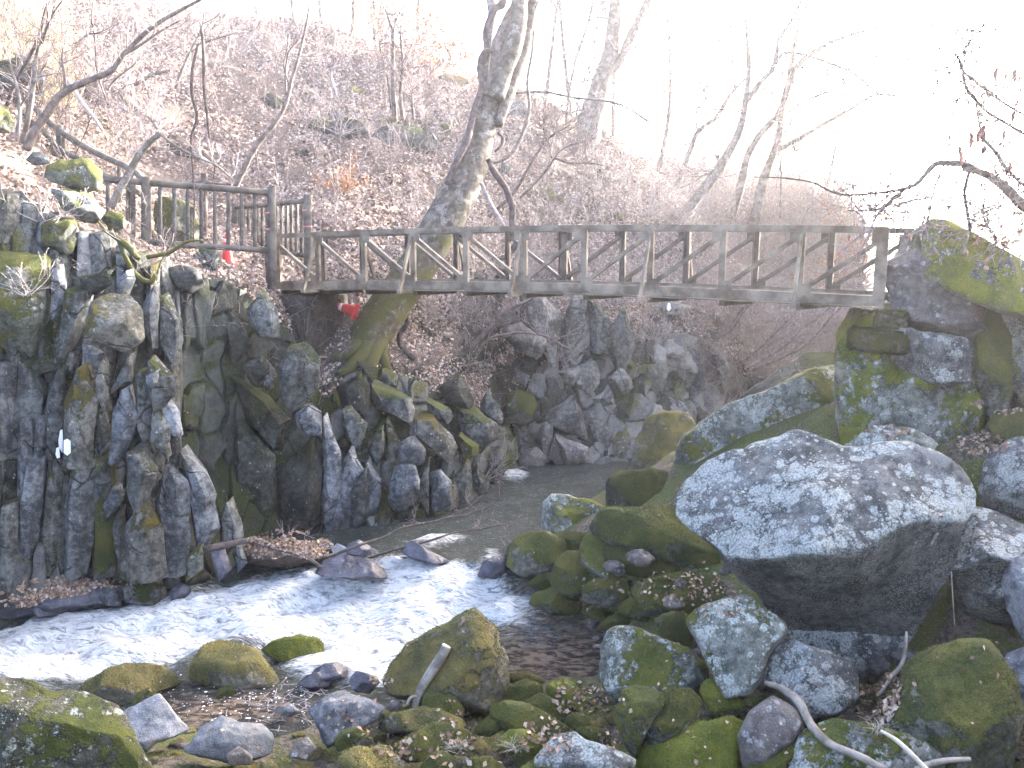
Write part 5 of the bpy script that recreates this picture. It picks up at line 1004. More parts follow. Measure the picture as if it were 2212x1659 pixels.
# ------------------------------------------------------------------ steel truss footbridge
BL_, BR_ = at(597, 622, 19.35), at(1908, 660, 13.2)
bz = .5*(BL_[2]+BR_[2]); BL_[2] = BR_[2] = bz
ax = (BR_-BL_); LEN = np.linalg.norm(ax); ax /= LEN; nrm = np.array([-ax[1], ax[0], 0]);  # nrm points away from the camera
TH, BW, NP = 1.2, 1.2, 10
def bp(s, side, h):
    """point on the bridge: s along 0..1, side 0 near truss 1 far truss, h above the bottom chord; slight camber"""
    return BL_ + ax*(LEN*s + .32*side) + nrm*BW*side + np.array([0, 0, h + .10*(1-(2*s-1)**2)])
br = empty('footbridge', BL_); tag(br, 'brown steel truss footbridge spanning the gorge', 'bridge')
UPV = (0, 0, 1)
for sd_ in (0, 1):
    mt = MAT['steel'] if sd_ == 0 else MAT['steelshade']; out = -nrm if sd_ == 0 else nrm
    for nm, h, w, hh, t in (('top_rail', TH, .085, .10, .012), ('bottom_chord', .06, .10, .17, .014)):
        for a, b in ((0, .5), (.5, 1)):
            n = 6; P = [bp(a+(b-a)*i/n, sd_, h) for i in range(n+1)]
            mb = MB()
            for i in range(n):
                e = ax*.0005
                mb.channel(P[i]+out*.02, P[i+1]+out*.02, w, hh, t, side=(1 if sd_ == 1 else -1))
            mb.build(nm, mt, br)
    # lower edge flange strip standing out below the chord
    mb = MB()
    for i in range(12): mb.bar(bp(i/12, sd_, -.045)+out*.05, bp((i+1)/12, sd_, -.045)+out*.05, .15, .016)
    mb.build('chord_flange', mt, br)
    for i in range(NP+1):
        s = i/NP; w = .17 if i in (0, 5, NP) else .10
        s = min(max(s, .006), .994)
        mb = MB(); a = bp(s, sd_, .10); b = bp(s, sd_, TH-.02)
        # H-section: two flanges and a web
        for k in (-1, 1): mb.bar(a+ax*k*w/2, b+ax*k*w/2, .07, .012, up=ax)
        mb.bar(a+out*.028, b+out*.028, w, .010, up=nrm)
        mb.build('vertical_post', mt, br)
        for nm, h, gh in (('top_gusset', TH-.14, .17), ('bottom_gusset', .20, .17)):
            if (i == 0 or i == NP) and nm == 'bottom_gusset': continue
            gw = .34 if i == 5 else .24; off = (gw/2-w/2)*(1 if (i < 5) == (nm == 'top_gusset') else -1); off = 0 if i == 5 else off
            c = bp(s, sd_, h)+ax*off+out*.046; mb = MB(); mb.bar(c-ax*gw/2, c+ax*gw/2, .012, gh, ch=0); mb.build(nm, mt, br)
        if i in (1, 3, 5, 7, 9):
            mb = MB(); top = bp(s, sd_, TH-.1)+out*.06; bot = bp(s, sd_, -.06)+out*.52
            mb.bar(top, bot, .075, .05, up=ax); mb.build('outrigger_brace', mt, br)
            mb = MB(); mb.bar(bp(s, sd_, -.06)+out*.10, bot+out*.04, .09, .07); mb.build('outrigger', mt, br)
    for i in range(NP):
        s0, s1 = i/NP, (i+1)/NP
        a, b = (bp(s0, sd_, TH-.10), bp(s1, sd_, .16)) if i < 5 else (bp(s0, sd_, .16), bp(s1, sd_, TH-.10))
        d = (b-a)/np.linalg.norm(b-a); mb = MB(); mb.bar(a+d*.08, b-d*.08, .075, .075, ch=.12); mb.build('diagonal_brace', mt, br)
for i in range(NP+1):
    s = min(max(i/NP, .008), .992); mb = MB(); mb.bar(bp(s, 0, -.10)+nrm*.06, bp(s, 1, -.10)-nrm*.06, .10, .11); mb.build('cross_beam', MAT['steelshade'], br)
npl = 62
for i in range(npl):
    s0, s1 = (i+.04)/npl, (i+.96)/npl; c0 = .5*(bp(s0, 0, 0)+bp(s1, 0, 0))
    mb = MB(); w = LEN*(s1-s0); z = np.array([0, 0, .0+random.uniform(-.004, .004)])
    mb.bar(c0+nrm*.09+z, c0+nrm*(BW-.09)+z, w, .045, ch=.1); mb.build('deck_plank', MAT['deck'], br)
# end stub of the rail at the right and kick plates
mb = MB(); e = bp(1, 1, TH-.1); mb.bar(e-ax*.1, e+ax*.30, .05, .16); mb.build('rail_end_plate', MAT['steel'], br)
for sd_ in (0, 1):
    mb = MB(); o_ = nrm*.07*(1 if sd_ == 0 else -1)
    for i in range(12): mb.bar(bp(i/12, sd_, .11)+o_, bp((i+1)/12, sd_, .11)+o_, .012, .10)
    mb.build('kick_plate', MAT['steel'], br)
# abutments
def block(name, label, cat, corners_base, z0, z1, mat, rough=.04, seed=0):
    """rough cast block with a quadrilateral plan"""
    n = 14; V = []; F = []; q = np.array(corners_base)
    bm = bmesh.new(); vs_ = [bm.verts.new((*p, z0)) for p in q]+[bm.verts.new((*p, z1)) for p in q]
    for f in ((3, 2, 1, 0), (4, 5, 6, 7), (0, 1, 5, 4), (1, 2, 6, 5), (2, 3, 7, 6), (3, 0, 4, 7)): bm.faces.new([vs_[i] for i in f])
    bmesh.ops.bevel(bm, geom=bm.edges[:], offset=.04, segments=2, affect='EDGES'); bmesh.ops.subdivide_edges(bm, edges=bm.edges[:], cuts=5, use_grid_fill=True)
    bm.verts.index_update(); V = np.array([v.co[:] for v in bm.verts]); F = [tuple(v.index for v in f.verts) for f in bm.faces]; bm.free()
    V = V + (fbm(V*2.2+seed, 4, seed+3)*rough)[:, None]*np.array([.7, 1, .6])
    o = mesh_obj(name, V, F, MAT[mat]); tag(o, label, cat); return o
pl = BL_
def quad(c, a, la, b, lb): return [(c+a*s*la+b*t*lb)[:2] for s, t in ((0, 0), (1, 0), (1, 1), (0, 1))]
block('bridge_pier', 'dark stained concrete pier under the left end of the bridge', 'pier', quad(pl-nrm*.25-ax*.25, ax, 1.25, nrm, 1.7), 2.6, bz-.14, 'concrete', seed=4)
block('bearing_pad', 'small dark mossy concrete pad under the right end of the bridge', 'abutment', quad(BR_-nrm*.2-ax*.12, ax, .5, nrm, 1.6), bz-.36, bz-.055, 'conmoss', rough=.05, seed=8)
block('abutment', 'pale mossy concrete step below the right bridge pad', 'abutment', quad(BR_-nrm*.25-ax*.5, ax, .95, nrm, 1.7), bz-.75, bz-.37, 'conmoss', rough=.05, seed=12)
# ------------------------------------------------------------------ log fences, stair handrail, cones
def log(a, b, r, name, mat, parent, sides=10, jit=.0):
    n = 5; P = np.linspace(a, b, n); P[1:-1] += np.random.default_rng(int(abs(a[0]*991)) % 999).normal(0, .004, (n-2, 3))
    return TB().tube(P, np.full(n, r), sides, rough=.04).build(name, mat, parent)
def tape(post, p, r, z, parent, h=.035):
    TB().tube([p+[0, 0, z], p+[0, 0, z+h]], [r*1.06]*2, 12).build('marking_tape', MAT['pinktape'], post)
# near fence
fa = empty('log_fence', at(450, 560, 18.3)); tag(fa, 'grey log fence with slim upright bars in front of the path to the bridge', 'fence')
pL, pR = at(316, 560, 18.0), at(587, 590, 18.7); zr = lambda u, v, Y: at(u, v, Y)
dv = (pR-pL); ln = np.linalg.norm(dv[:2]); dh = dv/np.linalg.norm(dv)
topL, topR = at(316, 394, 18.0), at(587, 417, 18.7); botL, botR = at(316, 523, 18.0), at(587, 541, 18.7)
dt, db = (topR-topL), (botR-botL)
log(topL-dt*.32, topR, .075, 'top_rail', MAT['log'], fa); log(botL-db*.14, botR, .07, 'bottom_rail', MAT['log'], fa)
for (u, v0, v1, Y) in ((316, 382, 575, 18.0), (587, 404, 625, 18.7)):
    p = log(at(u, v1, Y), at(u, v0, Y), .105 if u < 400 else .1, 'post', MAT['log'], fa, 12)
    if u > 400:
        b_ = at(u, v1, Y); top = at(u, v0, Y)
        for vv in (462, 497): tape(p, np.array([b_[0], b_[1], 0]), .1, at(u, vv, Y)[2], fa)
for i in range(1, 9):
    t = i/9.3; log(botL+db*t, topL+dt*t, .045, 'baluster', MAT['logmoss'] if i in (1, 2, 3, 4) else MAT['log'], fa, 8)
for t in (-.10, -.29): log(botL+db*t+[0, 0, -.1], topL+dt*t, .05, 'baluster', MAT['log'], fa, 8)
for t in (.43, .95): log(botL+db*t+[0, .1, -.75], botL+db*t+[0, .1, .1], .06, 'foot_post', MAT['log'], fa, 8)
# far fence
fb = empty('log_fence', at(665, 560, 20.4)); tag(fb, 'short log fence with close set bars running back from the far bridge corner', 'fence')
tR, tL = at(664, 434, 20.45), at(508, 449, 22.6); bR, bL = at(662, 552, 20.45), at(508, 533, 22.6)
log(tL, tR, .06, 'top_rail', MAT['log'], fb); log(bL, bR, .06, 'bottom_rail', MAT['log'], fb)
p = log(at(665, 600, 20.45), at(665, 421, 20.45), .105, 'post', MAT['log'], fb, 12)
for vv in (456, 491): tape(p, np.array([at(665, 500, 20.45)[0], 20.45, 0]), .105, at(665, vv, 20.45)[2], fb)
log(at(508, 545, 22.6), at(508, 440, 22.6), .09, 'post', MAT['log'], fb)
for i in range(1, 15): t = i/15; log(bL+(bR-bL)*t, tL+(tR-tL)*t, .042, 'baluster', MAT['log'], fb, 8)
# stair handrail climbing to the upper left
hr = empty('stair_handrail', at(200, 420, 19.5)); tag(hr, 'two rail log handrail climbing the stair path in the upper left', 'handrail')
R1 = upts('A', [(-120, 400, 24), (0, 500, 23), (200, 670, 21.6), (370, 830, 20.6), (600, 970, 19.8), (850, 1090, 19.0), (920, 1160, 18.4)], 20)
R2 = upts('A', [(-120, 530, 24), (0, 630, 23), (230, 800, 21.6), (400, 965, 20.5), (500, 1015, 20), (700, 1135, 19.3), (900, 1240, 18.6)], 20)
TB().tube(catmull(R1, 4), .075, 9, rough=.03).build('top_rail', MAT['log'], hr); TB().tube(catmull(R2, 4), .065, 9, rough=.03).build('lower_rail', MAT['log'], hr)
for u, v0, v1, Y in ((105, 575, 900, 22.3), (185, 640, 900, 21.8), (380, 800, 1060, 20.6), (838, 1095, 1330, 19.1)):
    log(at(u*.337, v1*.337, Y), at(u*.337, v0*.337, Y), .085, 'post', MAT['log'], hr)
for u, v0, v1, Y in ((410, 860, 1040, 20.5), (765, 1060, 1300, 19.4), (850, 1120, 1560, 18.9), (820, 1100, 1540, 18.9)):
    log(at(u*.337, v1*.337, Y), at(u*.337, v0*.337, Y), .05, 'support_bar', MAT['log'], hr)
# sign post behind the fence
sg = empty('sign_post', at(441, 520, 21.0)); tag(sg, 'dark wooden post with a small flat board behind the log fence', 'signpost')
log(at(441, 545, 21.0), at(441, 374, 21.0), .08, 'post', MAT['barkdark'], sg)
mb = MB(); mb.bar(at(420, 399, 20.9), at(500, 405, 20.9), .05, .16); mb.build('board', MAT['barkdark'], sg)
# traffic cones
def cone(loc, rot, label):
    """0.72 m cone: base plate, shell, two bands"""
    o = empty('traffic_cone', loc); tag(o, label, 'cone', 'red traffic cones')
    R = Matrix.Rotation(rot[1], 3, rot[0]) if rot else Matrix.Identity(3)
    def lathe(prof, name, mat, par):
        n = 24; V = []; F = []
        for r, z in prof:
            for k in range(n): V.append((r*math.cos(k*2*math.pi/n), r*math.sin(k*2*math.pi/n), z))
        for i in range(len(prof)-1):
            for k in range(n): F.append((i*n+k, i*n+(k+1) % n, (i+1)*n+(k+1) % n, (i+1)*n+k))
        F.append(tuple(range((len(prof)-1)*n, len(prof)*n)))
        V = np.array([R@Vector(v) for v in V])+np.array(o.location); return mesh_obj(name, V, F, mat, par)
    shell = lathe([(.155, .03), (.15, .05), (.035, .70), (.03, .715), (.0, .72)], 'shell', MAT['red'], o)
    for z0, z1 in ((.36, .44), (.52, .60)):
        r = lambda z: .15-(z-.05)/.65*.115
        lathe([(r(z0)+.001, z0), (r(z0)+.005, z0), (r(z1)+.005, z1), (r(z1)+.001, z1)], 'reflective_band', MAT['white'], shell)
    mb = MB(); mb.bar((-.19, 0, .016), (.19, 0, .016), .38, .032, ch=.3)
    V = np.array([R@Vector(v) for v in mb.V])+np.array(o.location); mesh_obj('base_plate', V, mb.F, MAT['red'], o, smooth=False)
    return o
cone(at(493, 571, 19.7), None, 'upright red traffic cone with white bands behind the log fence')
cone(at(770, 674, 19.75), (Vector((0.1, 1, 0)).normalized(), math.radians(-72)), 'toppled red traffic cone lying beside the bridge pier')
# ------------------------------------------------------------------ trees
def limb(parent, name, crop, pts, widths, Y, mat, sides=10, rough=.06, n=6, seed=0):
    """pts in picture units of the crop, widths in the same units"""
    k = CROP[crop][2]; W = upts(crop, pts, Y); P = catmull(W, n)
    dep = W[:, 1]; R = np.array(widths)*k*.5*dep/FD
    t = np.linspace(0, len(W)-1, len(P)); return TB().tube(P, np.interp(t, np.arange(len(W)), R), sides, seed, rough).build(name, mat, parent), P
def twiggy(parent, name, P, mat, n, L, r, seed, level=1, up=.3, lo=.3, spread=.9, leafpts=None, kids=(2, 4)):
    g = random.Random(seed); T = TB()
    for i in range(n):
        k = int(g.uniform(lo, 1)*(len(P)-1)); d = np.array([g.gauss(0, 1), g.gauss(0, .8), g.gauss(0, 1)+up]); grow(T, P[k], d, L*g.uniform(.6, 1.3), r, level, max(.004, r*.5), g.random(), spread, up, kids, 6, leafpts)
    return tag(T.build(name, mat, parent), kind='stuff')
tr = empty('leaning_tree', at(775, 760, 19.7)); tag(tr, 'great pale barked tree with mossy base leaning right behind the bridge', 'tree')
limb(tr, 'trunk', '0', [(735, 850, 19.2), (764, 790, 19.6), (800, 725, 19.8), (850, 650, 20.3), (904, 572, 20.7), (950, 490, 21.1), (997, 404, 21.6), (1022, 337, 22.0), (1042, 270, 22.4), (1058, 215, 22.7), (1066, 170, 22.9)], [92, 94, 90, 84, 80, 82, 80, 72, 58, 50, 44], 21, MAT['beech'], 18, .06, 8)
def hill_y(u, v, d=19.6):
    h_ = hill_bvh.ray_cast(Vector(CAMP), Vector(ray(u, v)).normalized()); return min(h_[0].y, 21.0) if h_[0] else d
for pth, w0 in (([(812, 712), (786, 758), (760, 790), (735, 812)], 62), ([(815, 715), (800, 765), (795, 800), (778, 830)], 58), ([(822, 715), (822, 765), (835, 795), (850, 815)], 44), ([(805, 715), (765, 752), (738, 768), (712, 778)], 40)):
    pt = [(pth[0][0], pth[0][1], 19.85)]+[(u_, v_, hill_y(u_, v_)-.02) for u_, v_ in pth[1:]]
    limb(tr, 'root', '0', pt, [w0, w0*.75, w0*.5, w0*.25], 19.6, MAT['beech'], 10, .12, 6)
_, pA = limb(tr, 'limb', 'B', [(960, 620, 22.5), (1005, 450, 22.8), (1030, 270, 23.1), (1090, 140, 23.4), (1150, 20, 23.8), (1200, -150, 24.5), (1230, -500, 25)], [80, 80, 85, 88, 84, 70, 40], 23, MAT['bark'], 12)
_, pB = limb(tr, 'limb', 'B', [(1000, 640, 22.4), (1060, 450, 22.7), (1120, 280, 22.9), (1155, 120, 23.1), (1165, 0, 23.4), (1180, -200, 24), (1240, -600, 25)], [110, 115, 118, 100, 80, 66, 40], 23, MAT['beech'], 12)
_, pC = limb(tr, 'limb', 'B', [(1020, 800, 22.2), (1070, 650, 22.6), (1130, 480, 23), (1190, 300, 23.4), (1225, 120, 23.8), (1245, 0, 24), (1280, -300, 25), (1330, -700, 26)], [60, 75, 80, 84, 82, 76, 60, 30], 23, MAT['beech'], 12)
_, pD = limb(tr, 'limb', 'B', [(930, 640, 22.7), (945, 420, 23.2), (965, 230, 23.6), (985, 80, 24), (965, -60, 24.4), (940, -400, 25)], [50, 62, 64, 60, 56, 30], 23, MAT['barkgrey'], 10)
_, pE = limb(tr, 'limb', 'B', [(900, 590, 23.5), (1080, 600, 23.3), (1300, 588, 23.2), (1500, 625, 23), (1700, 645, 22.8), (1850, 690, 22.7), (2000, 790, 22.6), (2190, 895, 22.5)], [9, 14, 20, 15, 16, 14, 12, 8], 23, MAT['barkgrey'], 7, .2)
twiggy(tr, 'twigs', pE, MAT['twig'], 26, .55, .011, 3, 1, .1, .25)
_, v1 = limb(tr, 'vine', 'B', [(690, 1180, 21), (770, 1010, 21.2), (830, 880, 21.5), (870, 700, 22), (915, 560, 22.3), (905, 420, 22.5), (935, 340, 22.5), (990, 320, 22.5)], [30, 40, 46, 40, 36, 40, 46, 30], 22, MAT['vine'], 8, .15)
limb(tr, 'vine', 'B', [(905, 430, 22.6), (950, 330, 22.9), (940, 200, 23), (1000, 60, 23.1), (1050, 20, 23.2), (1060, -150, 23.4)], [34, 40, 36, 44, 46, 30], 22, MAT['vine'], 8, .15)
limb(tr, 'vine', 'B', [(960, 1040, 21.3), (1020, 1035, 21.4), (1110, 980, 21.6), (1185, 840, 21.8), (1222, 690, 22), (1208, 520, 22.2), (1240, 330, 22.4), (1250, 200, 22.6)], [20, 22, 24, 22, 20, 20, 18, 14], 22, MAT['bark'], 7, .1)
limb(tr, 'vine', 'B', [(955, 1020, 21.2), (1000, 1110, 21.3), (1070, 1210, 21.4), (1110, 1330, 21.4), (1110, 1450, 21.4), (1140, 1540, 21.3), (1080, 1640, 21.2), (980, 1660, 21.1)], [30, 44, 42, 40, 40, 36, 36, 20], 22, MAT['vine'], 8, .12)
limb(tr, 'vine', 'B', [(1000, 970, 21.4), (1045, 930, 21.5), (1050, 880, 21.6), (1020, 850, 21.7)], [16, 22, 20, 16], 22, MAT['vine'], 6, .1)
limb(tr, 'vine', 'E', [(405, 200, 20.6), (412, 320, 20.4), (440, 430, 20.3), (385, 530, 20.2), (420, 610, 20.2), (490, 670, 20.2)], [34, 36, 36, 34, 36, 44], 20, MAT['vine'], 7, .12)
limb(tr, 'vine', 'E', [(250, 470, 20.0), (285, 560, 20.0), (310, 640, 20.0), (340, 690, 20.0)], [44, 44, 40, 36], 20, MAT['vine'], 7, .12)
limb(tr, 'vine', 'B', [(910, 1170, 21.2), (970, 1300, 21.3), (1060, 1450, 21.3)], [26, 24, 24], 21, MAT['twigpale'], 7, .1)
for q, P in enumerate((pA, pB, pC, pD)): twiggy(tr, 'twigs', P, MAT['twig'], 7, 1.5, .02, 20+q, 2, .6, .55)

def traced_tree(name, label, crop, stems, mat, Y, tw=(10, .9, .012), group=None, sides=8, cat='tree', lo=.35, twmat='twig', seed=1):
    """stems: list of (points, widths); first is the trunk"""
    b = upts(crop, [stems[0][0][0]], Y)[0]; o = empty(name, b); tag(o, label, cat, group); Ps = []
    for i, (pts, w) in enumerate(stems):
        if len(w) != len(pts): w = np.interp(np.linspace(0, 1, len(pts)), np.linspace(0, 1, len(w)), w)
        _, P = limb(o, 'trunk' if i == 0 else 'branch', crop, pts, w, Y, mat, sides if i == 0 else max(5, sides-2), .06, 5); Ps.append(P)
    if tw[0]:
        T = TB(); g = random.Random(seed+len(label))
        for i in range(int(tw[0]*(2.2 if Y > 22 else 1.6))):
            P = Ps[i % len(Ps)]; k = int(g.uniform(lo, 1)*(len(P)-1)); d = np.array([g.gauss(0, 1), g.gauss(0, .7), g.gauss(0, .8)+.35]); grow(T, P[k], d, tw[1]*g.uniform(.6, 1.4)*(1.5 if Y > 29 else 1), tw[2]*(2.3 if Y > 29 else 1.6 if Y > 22 else 1.3), 2 if Y > 22 else 1, .012 if Y > 29 else .008 if Y > 22 else .005, g.random(), .8, .25, (2, 4), 5)
        tag(T.build('twigs', MAT[twmat], o), kind='stuff')
    return o
BG = MAT['barkgrey']; BK = MAT['bark']; BD = MAT['barkdark']
traced_tree('forked_tree', 'tall pale tree forking right on the skyline shoulder behind the handrail', 'B', [([(1560, 1010), (1590, 900), (1600, 800), (1650, 650), (1690, 500), (1740, 340), (1768, 120), (1775, -40), (1790, -400)], [210, 180, 160, 135, 112, 98, 82, 72, 52]),
    ([(1730, 470), (1800, 390), (1850, 280), (1920, 130), (1985, 0), (2080, -250)], [60, 62, 62, 60, 54, 36]), ([(1660, 700), (1600, 700), (1500, 780)], [60, 40, 20])], BG, 33.5, (14, 1.8, .02))
traced_tree('slender_tree', 'thin pale stem left of the tall forked skyline tree', 'B', [([(1460, 780), (1470, 620), (1500, 470), (1560, 260), (1610, 100), (1640, -60)], [18, 18, 17, 16, 14, 10]), ([(1570, 540), (1590, 450), (1640, 390), (1700, 330)], [12, 11, 10, 8])], BG, 34, (8, 1.2, .014))
traced_tree('slender_tree', 'thin pale upright stem standing on the hill skyline left of the rust bush', 'B', [([(235, 290), (250, 180), (268, 60), (275, -60)], [20, 18, 16, 12]), ([(255, 200), (290, 130), (310, 80)], [10, 8, 6])], BG, 40, (8, 1.2, .018))
# pale trees on the right
traced_tree('pale_tree', 'pale backlit tree with a bending branch leftmost of the right hand group', 'C', [([(-60, 1500), (60, 1340), (220, 1130), (330, 960), (400, 800), (430, 620), (450, 430), (436, 260), (430, 150), (400, 0)], [70, 66, 60, 54, 46, 38, 32, 24, 18, 10]),
    ([(440, 640), (520, 530), (600, 440), (630, 330), (640, 250), (710, 150), (790, 10)], [40, 36, 34, 30, 26, 22, 14]), ([(120, 1250), (240, 1080), (250, 960)], [14, 12, 8])], BG, 31, (14, 1.3, .014))
traced_tree('pale_tree', 'pale leaning tree crossing the middle of the right hand group', 'C', [([(330, 1400), (400, 1180), (440, 1000), (530, 850), (630, 740), (680, 600), (715, 450), (745, 290), (770, 120), (780, 0)], [60, 54, 46, 42, 38, 34, 28, 24, 18, 12])], BG, 32, (12, 1.3, .014))
traced_tree('pale_tree', 'pale tree with long right reaching branches rightmost of its group', 'C', [([(480, 1420), (550, 1130), (610, 970), (640, 860), (660, 700), (700, 560), (760, 420), (900, 310), (1080, 230), (1300, 170)], [70, 58, 48, 44, 40, 38, 36, 28, 22, 12]),
    ([(640, 960), (730, 910), (870, 830), (1080, 710), (1260, 610), (1420, 615), (1600, 610)], [36, 34, 30, 26, 20, 14, 8]), ([(700, 720), (800, 650), (900, 610), (1040, 550), (1110, 460), (1170, 370), (1200, 250)], [16, 16, 15, 14, 12, 10, 7]),
    ([(640, 370), (690, 335), (800, 350), (950, 400), (1110, 465), (1230, 560), (1290, 610)], [24, 22, 20, 16, 14, 10, 8])], BG, 31.5, (14, 1.2, .013))
traced_tree('pale_tree', 'pale tree bending right at the left end of the far scrub', 'C', [([(-90, 1400), (-10, 1180), (60, 1000), (120, 850), (240, 750), (320, 620), (370, 560), (430, 500)], [44, 40, 36, 32, 28, 26, 22, 14]), ([(120, 860), (110, 730), (170, 640), (225, 490)], [16, 14, 12, 7]), ([(360, 560), (345, 420), (335, 200), (340, 90)], [16, 14, 12, 8])], BG, 33, (12, 1.2, .014))
traced_tree('slender_tree', 'thin stem rising straight beside the second pale tree', 'C', [([(650, 1400), (655, 1150), (660, 1000), (760, 960), (800, 920)], [14, 12, 10, 8, 5])], BG, 31, (6, .8, .01))
# saplings leaning over the far stream bend, seen under the bridge's right half
for i, (lab, pts, w) in enumerate([
    ('lowest reddish sapling leaning right under the right half of the bridge', [(430, 730), (620, 620), (760, 500), (950, 350), (1080, 220)], 26),
    ('second slanting sapling from the bottom under the right half of the bridge', [(400, 700), (560, 560), (640, 480), (760, 360), (880, 240)], 20),
    ('forked slanting sapling at the left under the right half of the bridge', [(230, 560), (320, 460), (380, 380), (450, 300), (540, 200)], 24),
    ('thin twin of the forked slanting sapling under the bridge', [(250, 540), (350, 470), (420, 360), (480, 300)], 14),
    ('uppermost long slanting sapling reaching the bridge right end', [(470, 740), (700, 640), (830, 560), (930, 450), (1040, 330), (1150, 220)], 22)]):
    traced_tree('sapling', lab, 'F', [(pts, [w, w*.9, w*.8, w*.7, w*.5])], MAT['bark'], 24.5+i*.4, (9, .8, .009))
# left: trunks and saplings on the cliff top
traced_tree('leaning_sapling', 'brown slanting tree crossing the upper left from the cliff top', 'A', [([(165, 960), (230, 830), (300, 730), (360, 640), (430, 578), (560, 520), (720, 450), (790, 355), (930, 215), (1020, 145), (1130, 80), (1280, 0), (1450, -90)], [56, 54, 50, 48, 46, 40, 36, 32, 30, 26, 22, 18, 12]),
    ([(420, 580), (415, 480), (400, 390), (405, 310)], [22, 18, 16, 10]), ([(800, 350), (900, 290), (1030, 200), (1160, 130)], [20, 17, 14, 8]), ([(690, 580), (740, 510), (880, 400)], [14, 12, 8])], BK, 16.2, (12, .8, .009), lo=.45)
traced_tree('leaning_sapling', 'dark slanting stem at the far left in front of the grey boulder', 'A', [([(40, 680), (100, 530), (200, 340), (250, 230), (290, 80), (330, -40)], [22, 20, 18, 18, 18, 14]), ([(270, 280), (330, 110), (400, 0)], [14, 12, 8])], BD, 16.5, (8, .7, .008))
traced_tree('sapling', 'grey clump stem left of the brown slanting tree', 'A', [([(140, 920), (190, 720), (220, 500), (240, 330), (300, 160), (310, 0)], [36, 30, 24, 18, 14, 10])], BG, 16.6, (8, .8, .009))
traced_tree('sapling', 'second grey clump stem at the foot of the brown slanting tree', 'A', [([(105, 900), (125, 720), (110, 560), (60, 420)], [28, 24, 20, 14]), ([(120, 700), (230, 520), (300, 400)], [12, 10, 8])], BG, 16.4, (8, .8, .009))
traced_tree('leaning_sapling', 'slender leaning tree rising from behind the log fence to the sky', 'A', [([(1490, 1240), (1560, 1090), (1640, 940), (1720, 840), (1790, 750), (1840, 640), (1870, 510), (1910, 380), (1950, 220), (1975, 80), (1985, -40)], [40, 38, 34, 30, 26, 24, 20, 18, 15, 12, 8]),
    ([(1835, 610), (1830, 480), (1850, 340), (1920, 250)], [12, 12, 12, 8]), ([(1860, 560), (1820, 420), (1860, 250)], [10, 9, 6])], BK, 21.5, (12, .9, .009), lo=.5)
traced_tree('bent_trunk', 'short grey bent trunk leaning over the near fence top', 'A', [([(710, 1330), (760, 1230), (830, 1100), (900, 980), (980, 890), (1040, 860)], [50, 48, 46, 40, 34, 22]), ([(1040, 870), (1150, 950), (1300, 1020), (1400, 1070), (1500, 1160)], [18, 18, 17, 14, 8]), ([(1010, 830), (960, 760), (930, 740)], [14, 10, 6])], BG, 17.4, (16, .5, .006), lo=.4, twmat='twigpale')
for i, (lab, pts) in enumerate([
    ('dark hanging vine left of the two over the leafy slope', [(1270, 290), (1235, 440), (1230, 600), (1262, 750), (1225, 880), (1230, 1010), (1245, 1250), (1240, 1560)]),
    ('dark hanging vine right of the two over the leafy slope', [(1290, 180), (1305, 330), (1308, 560), (1325, 720), (1345, 900), (1375, 1030), (1370, 1150)])]):
    traced_tree('hanging_vine', lab, 'A', [(pts, [20, 20, 20, 18, 14, 12, 9, 6])], BD, 17.8, (4, .4, .006), cat='vine')
traced_tree('sapling', 'bare sapling with crooked twigs above the hanging vines', 'A', [([(1120, 570), (1180, 420), (1240, 290), (1290, 190), (1310, 90)], [22, 18, 16, 12, 8]), ([(1260, 290), (1380, 250), (1530, 205)], [14, 12, 7])], BG, 25, (9, 1.0, .01))
traced_tree('sapling', 'forked twig sapling at the top edge left of centre', 'A', [([(680, 640), (620, 440), (610, 250), (590, 130), (600, 0)], [10, 12, 12, 10, 7]), ([(480, 280), (570, 220), (640, 215)], [9, 8, 5])], BK, 18, (10, .8, .008))
traced_tree('fallen_pole', 'pale bare pole leaning in the straw of the upper left', 'A', [([(430, 500), (520, 650), (600, 750), (660, 840)], [26, 26, 22, 16])], MAT['twigpale'], 20, (0, 0, 0), cat='log')
traced_tree('fallen_pole', 'brown broken branch lying on the leaf slope', 'A', [([(860, 545), (960, 490), (1030, 465), (1090, 450)], [18, 22, 20, 14])], BK, 23, (3, .5, .008), cat='log')
traced_tree('fallen_pole', 'pale dead stick standing in the outcrop band', 'A', [([(2180, 420), (2120, 460), (2140, 560), (2170, 640)], [16, 22, 20, 14])], MAT['twigpale'], 27, (2, .4, .008), cat='log')
for i, (lab, st, Y) in enumerate([
    ('straight slope sapling standing on the dark outcrop', [([(360, 780), (350, 600), (345, 400), (345, 220), (325, 140), (300, 60)], [34, 30, 28, 24, 18, 10]), ([(345, 230), (370, 120), (440, 0)], [12, 10, 6])], 25.8),
    ('thinner slope sapling right of the straight one on the outcrop', [([(410, 770), (395, 600), (410, 420), (398, 260), (395, 160)], [26, 22, 20, 16, 8])], 25.8),
    ('low thin sapling right of the pair on the outcrop', [([(480, 770), (470, 640), (475, 560)], [18, 14, 8])], 25.8),
    ('thin curved sapling left of the pair on the outcrop', [([(335, 700), (310, 500), (270, 330), (250, 240)], [12, 10, 9, 6])], 26)]):
    traced_tree('sapling', lab, 'B', st, BK, Y, (7, 1.0, .009))
